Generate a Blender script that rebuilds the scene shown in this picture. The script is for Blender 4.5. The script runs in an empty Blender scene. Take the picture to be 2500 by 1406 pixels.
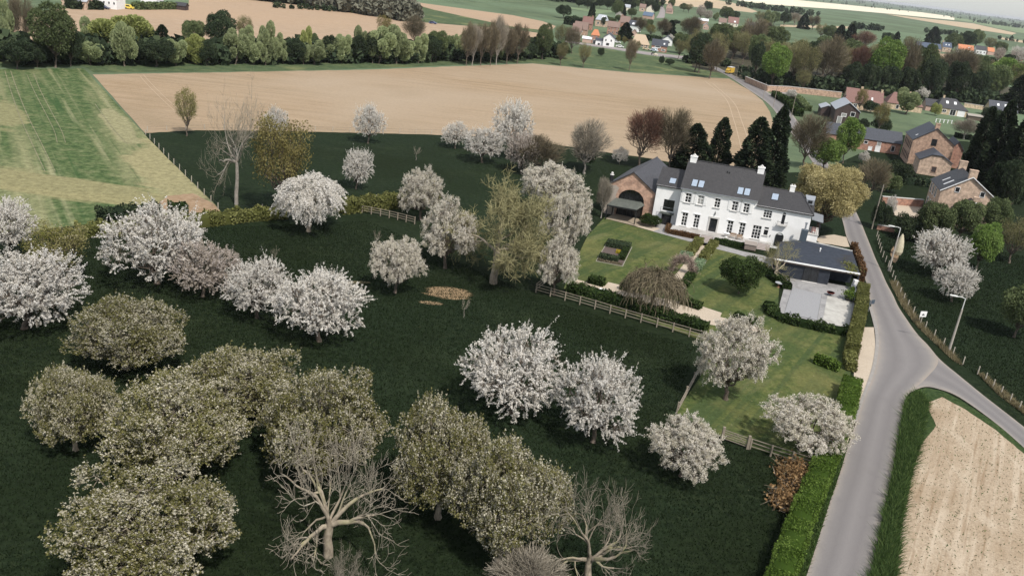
import bpy, math, random
import numpy as np
from mathutils import Vector, Matrix

# ---------------------------------------------------------------- camera, light, exposure
SC = bpy.context.scene
COL = SC.collection
IW, IH, FPX, CAMH = 2500.0, 1406.0, 2150.0, 40.0
RHO = math.atan(0.1246)
PIT = math.atan((703.0 + 109.75) * math.cos(RHO) / FPX)
CF = np.array([0, math.cos(PIT), -math.sin(PIT)])
CU = np.array([0, math.sin(PIT), math.cos(PIT)])
CR = np.array([1.0, 0, 0])
CAMR = math.cos(RHO) * CR + math.sin(RHO) * CU
CAMU = -math.sin(RHO) * CR + math.cos(RHO) * CU
CAMC = np.array([0, 0, CAMH])

cam_d = bpy.data.cameras.new('camera')
cam = bpy.data.objects.new('camera', cam_d)
COL.objects.link(cam)
cam_d.sensor_width = 36.0
cam_d.lens = 36.0 * FPX / IW
cam_d.clip_start = 0.5
cam_d.clip_end = 60000
cam.matrix_world = Matrix(((CAMR[0], CAMU[0], -CF[0], 0), (CAMR[1], CAMU[1], -CF[1], 0),
                           (CAMR[2], CAMU[2], -CF[2], CAMH), (0, 0, 0, 1)))
SC.camera = cam

SUN_EL, SUN_AZ = 53.0, -60.0          # azimuth from +X, counter-clockwise
sdir = Vector((math.cos(math.radians(SUN_AZ)) * math.cos(math.radians(SUN_EL)),
               math.sin(math.radians(SUN_AZ)) * math.cos(math.radians(SUN_EL)), math.sin(math.radians(SUN_EL))))
W = bpy.data.worlds.new('World')
SC.world = W
W.use_nodes = True
wn = W.node_tree
bg = wn.nodes['Background']
sky = wn.nodes.new('ShaderNodeTexSky')
sky.sky_type = 'NISHITA'
sky.sun_disc = False
sky.sun_elevation = math.radians(SUN_EL)
sky.sun_rotation = math.atan2(sdir.x, sdir.y)
sky.air_density = 1.0
sky.dust_density = 1.2
sky.ozone_density = 1.0
veil = wn.nodes.new('ShaderNodeMix')          # thin bright cloud veil over the whole sky
veil.data_type = 'RGBA'
veil.inputs[0].default_value = 0.55
wn.links.new(sky.outputs[0], veil.inputs[6])
veil.inputs[7].default_value = (6.2, 6.4, 6.5, 1)
wn.links.new(veil.outputs[2], bg.inputs[0])
bg.inputs[1].default_value = 0.10
sl = bpy.data.lights.new('sun', 'SUN')
sl.energy = 3.3
sl.angle = math.radians(2.5)
sl.color = (1.0, 0.95, 0.88)
sun = bpy.data.objects.new('sun', sl)
COL.objects.link(sun)
sun.rotation_euler = sdir.to_track_quat('Z', 'Y').to_euler()
sun.location = (60, -40, 90)
SC.view_settings.view_transform = 'Standard'
SC.view_settings.look = 'None'
SC.view_settings.gamma = 1.0
SC.view_settings.use_curve_mapping = False
SC.view_settings.exposure = 0.5
SC.cycles.max_bounces = 6
SC.cycles.diffuse_bounces = 3
SC.cycles.transparent_max_bounces = 4

# ---------------------------------------------------------------- ground <-> picture measure
def G(px, py, z=0.0):
    d = CF * FPX + (px - IW / 2) * CAMR + (IH / 2 - py) * CAMU
    t = (z - CAMH) / d[2]
    return CAMC + t * d

def PX(X):
    v = np.asarray(X, float) - CAMC
    zc = v @ CF
    return np.array([IW / 2 + FPX * (v @ CAMR) / zc, IH / 2 - FPX * (v @ CAMU) / zc])

def mpp(X):
    return ((np.asarray(X) - CAMC) @ CF) / FPX

# ---------------------------------------------------------------- materials
MATS = {}
def _new(name):
    m = bpy.data.materials.new(name)
    m.use_nodes = True
    nt = m.node_tree
    nt.nodes.clear()
    out = nt.nodes.new('ShaderNodeOutputMaterial')
    return m, nt, out

def N(nt, typ, **kw):
    n = nt.nodes.new(typ)
    for k, v in kw.items():
        if k.startswith('i_'):
            n.inputs[k[2:].replace('_', ' ')].default_value = v
        else:
            setattr(n, k, v)
    return n

def ramp(nt, stops, interp='LINEAR'):
    r = nt.nodes.new('ShaderNodeValToRGB')
    r.color_ramp.interpolation = interp
    e = r.color_ramp.elements
    while len(e) < len(stops):
        e.new(0.5)
    for i, (p, c) in enumerate(stops):
        e[i].position = p
        e[i].color = (c[0], c[1], c[2], 1)
    return r

def mixc(nt, fac, a, b):
    n = nt.nodes.new('ShaderNodeMix')
    n.data_type = 'RGBA'
    for sock, v in ((0, fac), (6, a), (7, b)):
        if hasattr(v, 'links'):
            nt.links.new(v, n.inputs[sock])
        else:
            n.inputs[sock].default_value = v if sock == 0 else (v[0], v[1], v[2], 1)
    return n.outputs[2]

def noise(nt, vec, scale, detail=5.0, rough=0.6, dist=0.0):
    n = N(nt, 'ShaderNodeTexNoise')
    n.inputs['Scale'].default_value = scale
    n.inputs['Detail'].default_value = detail
    n.inputs['Roughness'].default_value = rough
    n.inputs['Distortion'].default_value = dist
    nt.links.new(vec, n.inputs['Vector'])
    return n.outputs['Fac']

def surf(name, cols, scale=1.0, rough=0.85, big=None, stretch=(1, 1, 1), rotz=0.0, bump=0.0, bscale=None,
         speck=None, world=True, extra=None, metal=0.0, lo=0.35, hi=0.65, spec=0.3, streak=None, patch=None, grain=None):
    """procedural surface: cols ramp over fine noise; big=(scale,col,lo,hi) blotches; speck=(scale,col,threshold);
    streak=(scale,stretch,col,lo,hi,rotz)"""
    if name in MATS:
        return MATS[name]
    m, nt, out = _new(name)
    if world:
        v0 = N(nt, 'ShaderNodeNewGeometry').outputs['Position']
    else:
        v0 = N(nt, 'ShaderNodeTexCoord').outputs['Object']
    def mapped(st, rz):
        mp = N(nt, 'ShaderNodeMapping', vector_type='TEXTURE')
        mp.inputs['Rotation'].default_value = (0, 0, rz)
        mp.inputs['Scale'].default_value = st
        nt.links.new(v0, mp.inputs['Vector'])
        return mp.outputs[0]
    vec = mapped(stretch, rotz)
    f = noise(nt, vec, scale)
    k = len(cols)
    r = ramp(nt, [(lo + (hi - lo) * i / max(1, k - 1), c) for i, c in enumerate(cols)])
    nt.links.new(f, r.inputs[0])
    c = r.outputs[0]
    if streak:
        for st in (streak if isinstance(streak, list) else [streak]):
            fs = noise(nt, mapped(st[1], st[5]), st[0], 3.0)
            rs = ramp(nt, [(st[3], (0, 0, 0)), (st[4], (1, 1, 1))])
            nt.links.new(fs, rs.inputs[0])
            c = mixc(nt, rs.outputs[0], c, st[2])
    if big:
        for b in (big if isinstance(big, list) else [big]):
            fb = noise(nt, v0, b[0], 4.0, 0.55, 0.4)
            rb = ramp(nt, [(b[2], (0, 0, 0)), (b[3], (1, 1, 1))])
            nt.links.new(fb, rb.inputs[0])
            c = mixc(nt, rb.outputs[0], c, b[1])
    if patch:
        # soft-edged patches: (centre x, y, half length, half width, angle, noise scale, noise amount, colour)
        for (cx, cy, hl, hw, an, ns, na, pc) in patch:
            mp = N(nt, 'ShaderNodeMapping', vector_type='TEXTURE')
            mp.inputs['Location'].default_value = (cx, cy, 0)
            mp.inputs['Rotation'].default_value = (0, 0, an)
            mp.inputs['Scale'].default_value = (hl, hw, 1000)
            nt.links.new(v0, mp.inputs['Vector'])
            ln = N(nt, 'ShaderNodeVectorMath', operation='LENGTH')
            nt.links.new(mp.outputs[0], ln.inputs[0])
            fn = noise(nt, mapped((10, 1.5, 1), rotz), ns, 6.0, 0.65)
            ma = N(nt, 'ShaderNodeMath', operation='MULTIPLY_ADD')
            ma.inputs[1].default_value = na
            nt.links.new(fn, ma.inputs[0])
            nt.links.new(ln.outputs['Value'], ma.inputs[2])
            rp = ramp(nt, [(0.8, (1, 1, 1)), (1.0, (0, 0, 0))])
            sb = N(nt, 'ShaderNodeMath', operation='SUBTRACT')
            sb.inputs[1].default_value = na * 0.5
            nt.links.new(ma.outputs[0], sb.inputs[0])
            nt.links.new(sb.outputs[0], rp.inputs[0])
            c = mixc(nt, rp.outputs[0], c, pc)
    if grain:
        fg = noise(nt, v0, grain[0], 3.0, 0.8)
        rg = ramp(nt, [(0.3, (1 - grain[1],) * 3), (0.7, (1 + grain[1],) * 3)])
        nt.links.new(fg, rg.inputs[0])
        mg = N(nt, 'ShaderNodeMix', data_type='RGBA', blend_type='MULTIPLY')
        mg.inputs[0].default_value = 1.0
        nt.links.new(c, mg.inputs[6])
        nt.links.new(rg.outputs[0], mg.inputs[7])
        c = mg.outputs[2]
    if speck:
        fs = noise(nt, v0, speck[0], 2.0)
        rs = ramp(nt, [(speck[2], (0, 0, 0)), (speck[2] + 0.03, (1, 1, 1))])
        nt.links.new(fs, rs.inputs[0])
        c = mixc(nt, rs.outputs[0], c, speck[1])
    p = N(nt, 'ShaderNodeBsdfPrincipled')
    p.inputs['Roughness'].default_value = rough
    p.inputs['Metallic'].default_value = metal
    p.inputs['Specular IOR Level'].default_value = spec
    nt.links.new(c, p.inputs['Base Color'])
    if bump:
        fb = noise(nt, vec, bscale or scale * 2, 4.0)
        bn = N(nt, 'ShaderNodeBump')
        bn.inputs['Strength'].default_value = 1.0
        bn.inputs['Distance'].default_value = bump
        nt.links.new(fb, bn.inputs['Height'])
        nt.links.new(bn.outputs[0], p.inputs['Normal'])
    nt.links.new(p.outputs[0], out.inputs[0])
    MATS[name] = m
    return m

def leafmat(name, stops, trans=0.3, interp='LINEAR', var=0.25, rough=0.7):
    """foliage or blossom: colour from the per-face value 'v', a little different on each plant"""
    if name in MATS:
        return MATS[name]
    m, nt, out = _new(name)
    at = N(nt, 'ShaderNodeAttribute', attribute_name='v')
    r = ramp(nt, stops, interp)
    nt.links.new(at.outputs['Fac'], r.inputs[0])
    oi = N(nt, 'ShaderNodeObjectInfo')
    mr = N(nt, 'ShaderNodeMapRange')
    mr.inputs['To Min'].default_value = 1 - var
    mr.inputs['To Max'].default_value = 1 + var
    nt.links.new(oi.outputs['Random'], mr.inputs['Value'])
    hv = N(nt, 'ShaderNodeHueSaturation')
    nt.links.new(r.outputs[0], hv.inputs['Color'])
    nt.links.new(mr.outputs[0], hv.inputs['Value'])
    d = N(nt, 'ShaderNodeBsdfDiffuse')
    t = N(nt, 'ShaderNodeBsdfTranslucent')
    mx = N(nt, 'ShaderNodeMixShader')
    mx.inputs[0].default_value = trans
    nt.links.new(hv.outputs[0], d.inputs[0])
    nt.links.new(hv.outputs[0], t.inputs[0])
    nt.links.new(d.outputs[0], mx.inputs[1])
    nt.links.new(t.outputs[0], mx.inputs[2])
    nt.links.new(mx.outputs[0], out.inputs[0])
    MATS[name] = m
    return m

def plain(name, col, rough=0.6, metal=0.0, spec=0.5, vary=0.12, scale=6.0):
    c2 = tuple(x * (1 - vary) for x in col)
    c1 = tuple(min(0.9, x * (1 + vary * 0.5)) for x in col)
    return surf(name, [c2, c1], scale, rough, metal=metal, spec=spec, world=False)

def glassmat(name, col=(0.02, 0.022, 0.025), rough=0.08):
    return plain(name, col, rough, spec=0.5, vary=0.3, scale=1.2)

def brickmat(name, c1, c2, mortar, scale=1.0, patch=None):
    """brick courses in object space: u along x+y, v along z"""
    if name in MATS:
        return MATS[name]
    m, nt, out = _new(name)
    tc = N(nt, 'ShaderNodeTexCoord')
    sp = N(nt, 'ShaderNodeSeparateXYZ')
    nt.links.new(tc.outputs['Object'], sp.inputs[0])
    ad = N(nt, 'ShaderNodeMath', operation='ADD')
    nt.links.new(sp.outputs[0], ad.inputs[0])
    nt.links.new(sp.outputs[1], ad.inputs[1])
    cb = N(nt, 'ShaderNodeCombineXYZ')
    nt.links.new(ad.outputs[0], cb.inputs[0])
    nt.links.new(sp.outputs[2], cb.inputs[1])
    b = N(nt, 'ShaderNodeTexBrick')
    b.inputs['Scale'].default_value = scale
    b.inputs['Brick Width'].default_value = 0.30
    b.inputs['Row Height'].default_value = 0.11
    b.inputs['Mortar Size'].default_value = 0.014
    b.inputs['Color1'].default_value = (*c1, 1)
    b.inputs['Color2'].default_value = (*c2, 1)
    b.inputs['Mortar'].default_value = (*mortar, 1)
    nt.links.new(cb.outputs[0], b.inputs['Vector'])
    f = noise(nt, tc.outputs['Object'], 1.3, 6.0)
    r = ramp(nt, [(0.35, (0.62, 0.6, 0.58)), (0.65, (1.25, 1.2, 1.15))])
    nt.links.new(f, r.inputs[0])
    ml = N(nt, 'ShaderNodeMix', data_type='RGBA', blend_type='MULTIPLY')
    ml.inputs[0].default_value = 1.0
    nt.links.new(b.outputs['Color'], ml.inputs[6])
    nt.links.new(r.outputs[0], ml.inputs[7])
    c = ml.outputs[2]
    if patch:
        f2 = noise(nt, tc.outputs['Object'], 0.35, 3.0)
        r2 = ramp(nt, [(0.5, (0, 0, 0)), (0.62, (1, 1, 1))])
        nt.links.new(f2, r2.inputs[0])
        c = mixc(nt, r2.outputs[0], c, patch)
    p = N(nt, 'ShaderNodeBsdfPrincipled')
    p.inputs['Roughness'].default_value = 0.9
    nt.links.new(c, p.inputs['Base Color'])
    nt.links.new(p.outputs[0], out.inputs[0])
    MATS[name] = m
    return m

def tilemat(name, c1, c2, pitch=0.28, moss=None):
    """roof covering: courses across the slope as fine relief"""
    if name in MATS:
        return MATS[name]
    m, nt, out = _new(name)
    tc = N(nt, 'ShaderNodeTexCoord')
    f = noise(nt, tc.outputs['Object'], 2.2, 8.0, 0.7)
    r = ramp(nt, [(0.3, c1), (0.7, c2)])
    nt.links.new(f, r.inputs[0])
    c = r.outputs[0]
    if moss:
        f2 = noise(nt, tc.outputs['Object'], 0.5, 4.0)
        r2 = ramp(nt, [(0.5, (0, 0, 0)), (0.66, (1, 1, 1))])
        nt.links.new(f2, r2.inputs[0])
        c = mixc(nt, r2.outputs[0], c, moss)
    w1 = N(nt, 'ShaderNodeTexWave', wave_type='BANDS', bands_direction='X', wave_profile='SAW')
    w1.inputs['Scale'].default_value = 0.3 / pitch
    w2 = N(nt, 'ShaderNodeTexWave', wave_type='BANDS', bands_direction='Z', wave_profile='SAW')
    w2.inputs['Scale'].default_value = 0.42 / pitch
    for w in (w1, w2):
        nt.links.new(tc.outputs['Object'], w.inputs['Vector'])
    ad = N(nt, 'ShaderNodeMath', operation='ADD')
    nt.links.new(w1.outputs['Fac'], ad.inputs[0])
    nt.links.new(w2.outputs['Fac'], ad.inputs[1])
    bn = N(nt, 'ShaderNodeBump')
    bn.inputs['Distance'].default_value = 0.03
    nt.links.new(ad.outputs[0], bn.inputs['Height'])
    p = N(nt, 'ShaderNodeBsdfPrincipled')
    p.inputs['Roughness'].default_value = 0.62
    nt.links.new(c, p.inputs['Base Color'])
    nt.links.new(bn.outputs[0], p.inputs['Normal'])
    nt.links.new(p.outputs[0], out.inputs[0])
    MATS[name] = m
    return m

# ---------------------------------------------------------------- objects
def tag(o, label=None, cat=None, group=None, kind=None):
    if label: o['label'] = label
    if cat: o['category'] = cat
    if group: o['group'] = group
    if kind: o['kind'] = kind
    return o

def empty(name, loc=(0, 0, 0), rz=0.0, parent=None):
    o = bpy.data.objects.new(name, None)
    COL.objects.link(o)
    o.location = tuple(float(x) for x in loc)
    o.rotation_euler = (0, 0, rz)
    o.empty_display_size = 0.3
    if parent: o.parent = parent
    return o

def obj(name, me, mats, parent=None, loc=None, rz=0.0):
    o = bpy.data.objects.new(name, me)
    COL.objects.link(o)
    if mats is not None and len(me.materials) == 0:
        for m in (mats if isinstance(mats, (list, tuple)) else [mats]):
            me.materials.append(m)
    if parent: o.parent = parent
    if loc is not None: o.location = tuple(float(x) for x in loc)
    if rz: o.rotation_euler = (0, 0, rz)
    return o

class MB:
    """collects faces of one mesh"""
    def __init__(s, shear=0.0):
        s.v, s.f, s.m, s.sh = [], [], [], shear
    def add(s, vs, fs, mi=0):
        k = len(s.v)
        s.v += [tuple(p) for p in vs]
        s.f += [tuple(i + k for i in f) for f in fs]
        s.m += [mi] * len(fs)
        return s
    def box(s, x0, x1, y0, y1, z0, z1, mi=0):
        v = [(x0, y0, z0), (x1, y0, z0), (x1, y1, z0), (x0, y1, z0), (x0, y0, z1), (x1, y0, z1), (x1, y1, z1), (x0, y1, z1)]
        return s.add(v, [(0, 3, 2, 1), (4, 5, 6, 7), (0, 1, 5, 4), (1, 2, 6, 5), (2, 3, 7, 6), (3, 0, 4, 7)], mi)
    def prism(s, poly, z0, z1, mi=0):
        n = len(poly)
        v = [(p[0], p[1], z0) for p in poly] + [(p[0], p[1], z1) for p in poly]
        f = [tuple(range(n - 1, -1, -1)), tuple(range(n, 2 * n))]
        f += [(i, (i + 1) % n, n + (i + 1) % n, n + i) for i in range(n)]
        return s.add(v, f, mi)
    def extr_y(s, poly, y0, y1, mi=0):
        n = len(poly)
        v = [(p[0], y0, p[1]) for p in poly] + [(p[0], y1, p[1]) for p in poly]
        f = [tuple(range(n)), tuple(range(2 * n - 1, n - 1, -1))]
        f += [((i + 1) % n, i, n + i, n + (i + 1) % n) for i in range(n)]
        return s.add(v, f, mi)
    def tube(s, p0, p1, r0, r1=None, n=6, mi=0):
        r1 = r0 if r1 is None else r1
        p0, p1 = Vector(p0), Vector(p1)
        d = (p1 - p0).normalized()
        a = d.orthogonal().normalized()
        b = d.cross(a)
        v = []
        for p, r in ((p0, r0), (p1, r1)):
            for i in range(n):
                t = 2 * math.pi * i / n
                v.append(p + (a * math.cos(t) + b * math.sin(t)) * r)
        f = [(i, (i + 1) % n, n + (i + 1) % n, n + i) for i in range(n)] + [tuple(range(n - 1, -1, -1)), tuple(range(n, 2 * n))]
        return s.add(v, f, mi)
    def lathe(s, prof, n=12, c=(0, 0), mi=0):
        k = len(prof)
        v = [(c[0] + r * math.cos(2 * math.pi * i / n), c[1] + r * math.sin(2 * math.pi * i / n), z) for r, z in prof for i in range(n)]
        f = [(j * n + i, j * n + (i + 1) % n, (j + 1) * n + (i + 1) % n, (j + 1) * n + i) for j in range(k - 1) for i in range(n)]
        f += [tuple(range(n - 1, -1, -1)), tuple(range((k - 1) * n, k * n))]
        return s.add(v, f, mi)
    def slab(s, quad, t, mi=0):
        """a plate of thickness t under the given quad/triangle"""
        q = [Vector(p) for p in quad]
        nrm = (q[1] - q[0]).cross(q[2] - q[0]).normalized()
        if nrm.z < 0: nrm = -nrm
        n = len(q)
        v = q + [p - nrm * t for p in q]
        f = [tuple(range(n)), tuple(range(2 * n - 1, n - 1, -1))] + [((i + 1) % n, i, n + i, n + (i + 1) % n) for i in range(n)]
        return s.add(v, f, mi)
    def mesh(s, name):
        me = bpy.data.meshes.new(name)
        v = [(p[0] + s.sh * p[1], p[1], p[2]) for p in s.v] if s.sh else s.v
        me.from_pydata(v, [], s.f)
        if any(s.m):
            me.polygons.foreach_set('material_index', s.m)
        me.update()
        return me
    def build(s, name, mats, parent=None, loc=None, rz=0.0):
        return obj(name, s.mesh(name), mats, parent, loc, rz)

def fast_mesh(name, V, F4, val=None):
    """V (n,3), F4 (m,k) numpy -> mesh with optional face attribute v"""
    me = bpy.data.meshes.new(name)
    V = np.ascontiguousarray(V, np.float32)
    F4 = np.ascontiguousarray(F4, np.int32)
    m, k = F4.shape
    me.vertices.add(len(V))
    me.vertices.foreach_set('co', V.ravel())
    me.loops.add(m * k)
    me.loops.foreach_set('vertex_index', F4.ravel())
    me.polygons.add(m)
    me.polygons.foreach_set('loop_start', np.arange(0, m * k, k, dtype=np.int32))
    me.update(calc_edges=True)
    if val is not None:
        a = me.attributes.new('v', 'FLOAT', 'FACE')
        a.data.foreach_set('value', np.ascontiguousarray(val, np.float32))
    return me
# ---------------------------------------------------------------- plants
def unit(v):
    return v / np.maximum(np.linalg.norm(v, axis=-1, keepdims=True), 1e-9)

def cards(C, size, rng, aspect=1.0, axis=None, flat=0.0, tri=False):
    """small faces at points C; axis = long direction of each (else random)"""
    n = len(C)
    size = np.broadcast_to(np.asarray(size, float), (n,))
    if axis is None:
        axis = unit(rng.normal(size=(n, 3)))
    nr = rng.normal(size=(n, 3))
    if flat: nr = nr * (1 - flat) + np.array([0, 0, 1.0]) * flat * 2
    b = unit(np.cross(axis, nr))
    A = axis * (size * 0.5 * aspect)[:, None]
    B = b * (size * 0.5)[:, None]
    if tri:
        V = np.stack([C - A * 0.8 - B, C - A * 0.8 + B, C + A * 1.15], 1).reshape(-1, 3)
        return V, np.arange(3 * n).reshape(n, 3)
    V = np.stack([C - A - B, C + A - B * 0.8, C + A * 1.05 + B * 0.8, C - A + B], 1).reshape(-1, 3)
    F = np.arange(4 * n).reshape(n, 4)
    return V, F

def tubes(lines, nseg=5):
    """lines: list of (pts (k,3), radii (k)) -> V,F"""
    VV, FF, o = [], [], 0
    for P, R in lines:
        P = np.asarray(P, float); R = np.asarray(R, float)
        k = len(P)
        n = nseg if R[0] > 0.05 else 3
        T = np.gradient(P, axis=0)
        T = unit(T)
        ref = np.array([0.31, 0.17, 0.93]) if abs(T[0, 2]) < 0.8 else np.array([1.0, 0.1, 0])
        a = unit(np.cross(T, ref))
        b = np.cross(T, a)
        th = 2 * np.pi * np.arange(n) / n
        ring = P[:, None, :] + R[:, None, None] * (a[:, None, :] * np.cos(th)[None, :, None] + b[:, None, :] * np.sin(th)[None, :, None])
        VV.append(ring.reshape(-1, 3))
        i = np.arange(k - 1)[:, None] * n
        j = np.arange(n)[None, :]
        f = np.stack([i + j, i + (j + 1) % n, i + n + (j + 1) % n, i + n + j], -1).reshape(-1, 4) + o
        FF.append(f)
        o += k * n
    return np.concatenate(VV), np.concatenate(FF)

def limb(p0, p1, r0, r1, rng, k=5, wob=0.08, sag=0.0):
    t = np.linspace(0, 1, k)[:, None]
    L = np.linalg.norm(np.asarray(p1) - p0)
    P = p0 + (p1 - p0) * t + rng.normal(size=(k, 3)) * wob * L * np.sin(np.pi * t)
    P[:, 2] += sag * L * np.sin(np.pi * t[:, 0])
    return P, np.linspace(r0, r1, k)

def make_lobes(rng, a, b, zc, nl, rl=(0.34, 0.5), low=-0.55, core=True, high=1.0):
    c, r = [], []
    if core:
        c.append((0, 0, zc)); r.append(0.62)
    i = 0
    while i < nl:
        # spread directions by a golden spiral with jitter
        z = high - (i + 0.5) / nl * (high - low)
        th = i * 2.39996 + rng.uniform(-0.5, 0.5)
        z = np.clip(z + rng.uniform(-0.12, 0.12), low, 1)
        q = math.sqrt(max(0, 1 - z * z))
        k = rng.uniform(0.5, 0.72)
        c.append((a * k * q * math.cos(th), a * k * q * math.sin(th), zc + b * k * z))
        r.append(rng.uniform(*rl))
        i += 1
    return np.array(c), np.array(r), np.array([a, a, b])

def shell(rng, lobes, n, rin=0.8, rout=1.0, upbias=0.25):
    """points near the surface of the union of lobes, with outward directions"""
    c, r, sc = lobes
    out, dirs = [], []
    got = 0
    w = r * r / np.sum(r * r)
    while got < n:
        m = n * 2
        k = rng.choice(len(r), m, p=w)
        d = rng.normal(size=(m, 3))
        d[:, 2] += upbias
        d = unit(d)
        rad = rng.uniform(rin, rout, m)
        P = c[k] + d * (r[k] * rad)[:, None] * sc
        dd = np.linalg.norm((P[:, None, :] - c[None]) / sc / r[None, :, None], axis=2)
        dd[np.arange(m), k] = 9
        ok = dd.min(1) > rin * 0.82
        out.append(P[ok]); dirs.append(d[ok])
        got += ok.sum()
    P = np.concatenate(out)[:n]; D = np.concatenate(dirs)[:n]
    return P, D

def skeleton(rng, a, H, zb, lobes, r0, lean=0.05, sub=3):
    """trunk, a limb to each lobe, some branches"""
    c, r, sc = lobes
    fork = np.array([rng.normal() * lean * H, rng.normal() * lean * H, zb])
    L = [limb(np.zeros(3), fork, r0, r0 * 0.72, rng, 6, 0.04)]
    L[0][1][0] = r0 * 1.35
    for i in range(len(r)):
        if i == 0: continue
        s = fork * rng.uniform(0.8, 1.0)
        rr = r0 * rng.uniform(0.3, 0.45)
        P, R = limb(s, c[i], rr, rr * 0.3, rng, 6, 0.07, -0.03)
        L.append((P, R))
        for j in range(sub):
            e = c[i] + unit(rng.normal(size=3) + np.array([0, 0, 0.3])) * r[i] * sc * 0.8
            L.append(limb(P[rng.integers(3, 6)], e, rr * 0.35, rr * 0.1, rng, 4, 0.08))
    return L

PROTO = {}
def reg(kind, trunk_lines, CV, CF, val, a, H):
    k = len(PROTO.setdefault(kind, []))
    tv, tf = tubes(trunk_lines)
    tm = fast_mesh(kind + '_trunk', tv, tf)
    cm = fast_mesh(kind + '_crown', CV, CF, val)
    for p in tm.polygons[:0]: pass
    PROTO[kind].append((tm, cm, a, H))

def p_cherry(seed, spiky=True):
    rng = np.random.default_rng(seed)
    a, H, zb = 4.5, 7.4, 1.5
    b = 3.35; zc = H - b
    lobes = make_lobes(rng, a, b, zc, 17, (0.30, 0.44), -0.75) if spiky else make_lobes(rng, a, b, zc, 30, (0.17, 0.30), -0.75, False)
    if not spiky: lobes[0][:] = np.array([0, 0, zc]) + (lobes[0] - np.array([0, 0, zc])) * rng.uniform(0.85, 1.2, (30, 1))
    n = 1050 if spiky else 1000
    P, D = shell(rng, lobes, n, 0.7, 1.0, 0.15)
    o = unit((P - np.array([0, 0, zc * 0.75])) / np.array([a, a, b]))
    d = unit(D * 0.75 + o * 0.45 + np.array([0, 0, 0.42 if spiky else 0.05]) + rng.normal(size=(n, 3)) * 0.45)
    low = P[:, 2] < zc
    d[low, 2] -= 0.35 if spiky else 0.7
    d = unit(d)
    Ln = rng.uniform(0.35, 0.95, n) * (1.0 if spiky else 0.68)
    long_ = (rng.random(n) < (0.2 if spiky else 0.06)) & (P[:, 2] > zc)
    Ln[long_] *= 2.0
    per = 44 if spiky else 40
    t = rng.random((n, per))
    C = P[:, None, :] - d[:, None, :] * (Ln * 0.35)[:, None, None] + d[:, None, :] * (Ln[:, None] * t)[:, :, None]
    C = C + (rng.normal(size=(n, 1, 3)) * 0.28 * Ln[:, None, None]) * (t * t)[:, :, None]
    C = C + rng.normal(size=C.shape) * (0.045 if spiky else 0.085)
    C = C.reshape(-1, 3)
    v = np.clip(np.repeat(rng.uniform(0.25, 0.75, n), per) + rng.normal(size=n * per) * 0.2, 0.02, 0.98)
    CV, CF = cards(C, rng.uniform(0.065, 0.115, len(C)), rng, 1.15, tri=True)
    L = skeleton(rng, a, H, zb, lobes, 0.24, 0.03, 4)
    pts = np.concatenate([q[0] for q in L])
    for i in range(0, n, 3):
        j = np.argmin(np.sum((pts - P[i]) ** 2, axis=1))
        L.append((np.stack([pts[j], P[i], P[i] + d[i] * Ln[i] * 0.55]), np.array([0.032, 0.02, 0.01])))
    reg('cherry' if spiky else 'cherry_r', L, CV, CF, v, a, H)

def p_weep(seed):
    rng = np.random.default_rng(seed)
    a, H, zb = 4.6, 8.0, 2.4
    b = 3.6; zc = H - b
    lobes = make_lobes(rng, a, b, zc, 15, (0.32, 0.45), -0.3)
    n = 760
    P, D = shell(rng, lobes, n, 0.72, 1.0, 0.4)
    o = unit((P - np.array([0, 0, zc])) * np.array([1, 1, 0.4]))
    d = unit(o * 0.8 + np.array([0, 0, -0.75]) + rng.normal(size=(n, 3)) * 0.35)
    Ln = rng.uniform(0.6, 1.6, n)
    per = 56
    t = rng.random((n, per))
    C = P[:, None, :] + d[:, None, :] * (Ln[:, None] * (t - 0.3))[:, :, None]
    C[:, :, 2] -= (t * t) * 0.35 * Ln[:, None]
    C = (C + rng.normal(size=C.shape) * 0.07).reshape(-1, 3)
    v = np.clip(np.repeat(rng.uniform(0.25, 0.75, n), per) + rng.normal(size=n * per) * 0.2, 0.02, 0.98)
    CV, CF = cards(C, rng.uniform(0.075, 0.145, len(C)), rng, 1.1, tri=True)
    reg('cherry_w', skeleton(rng, a, H, zb, lobes, 0.26, 0.02, 4), CV, CF, v, a, H)

def p_pear(seed):
    rng = np.random.default_rng(seed)
    a, H, zb = 5.4, 8.8, 1.8
    b = 4.0; zc = H - b
    lobes = make_lobes(rng, a, b, zc, 30, (0.19, 0.33), -0.75)
    lobes[0][1:] = np.array([0, 0, zc]) + (lobes[0][1:] - np.array([0, 0, zc])) * rng.uniform(0.85, 1.38, (30, 1))
    n = 3300
    P, D = shell(rng, lobes, n, 0.75, 1.0, 0.25)
    d = unit(D * 0.55 + np.array([0, 0, 0.6]) + rng.normal(size=(n, 3)) * 0.35)
    Ln = rng.uniform(0.25, 0.6, n)
    lg = rng.random(n) < 0.24
    Ln[lg] *= 2.1
    d[lg] = unit(d[lg] + np.array([0, 0, 0.7]))
    per = 19
    t = rng.random((n, per))
    C = P[:, None, :] + d[:, None, :] * (Ln[:, None] * t)[:, :, None]
    C = (C + rng.normal(size=C.shape) * np.where(lg, 0.045, 0.08)[:, None, None]).reshape(-1, 3)
    # blossom share differs from clump to clump
    share = 0.42 + 0.30 * np.sin(P[:, 0] * 1.1 + seed) * np.cos(P[:, 1] * 0.9) + rng.normal(size=n) * 0.18
    v = np.where(rng.random(n * per) < np.repeat(np.clip(share, 0.1, 0.9), per), rng.uniform(0.55, 1.0, n * per), rng.uniform(0, 0.45, n * per))
    CV, CF = cards(C, rng.uniform(0.08, 0.15, len(C)), rng, 1.2, tri=True)
    reg('pear', skeleton(rng, a, H, zb, lobes, 0.3, 0.03, 5), CV, CF, v, a, H)

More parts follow.
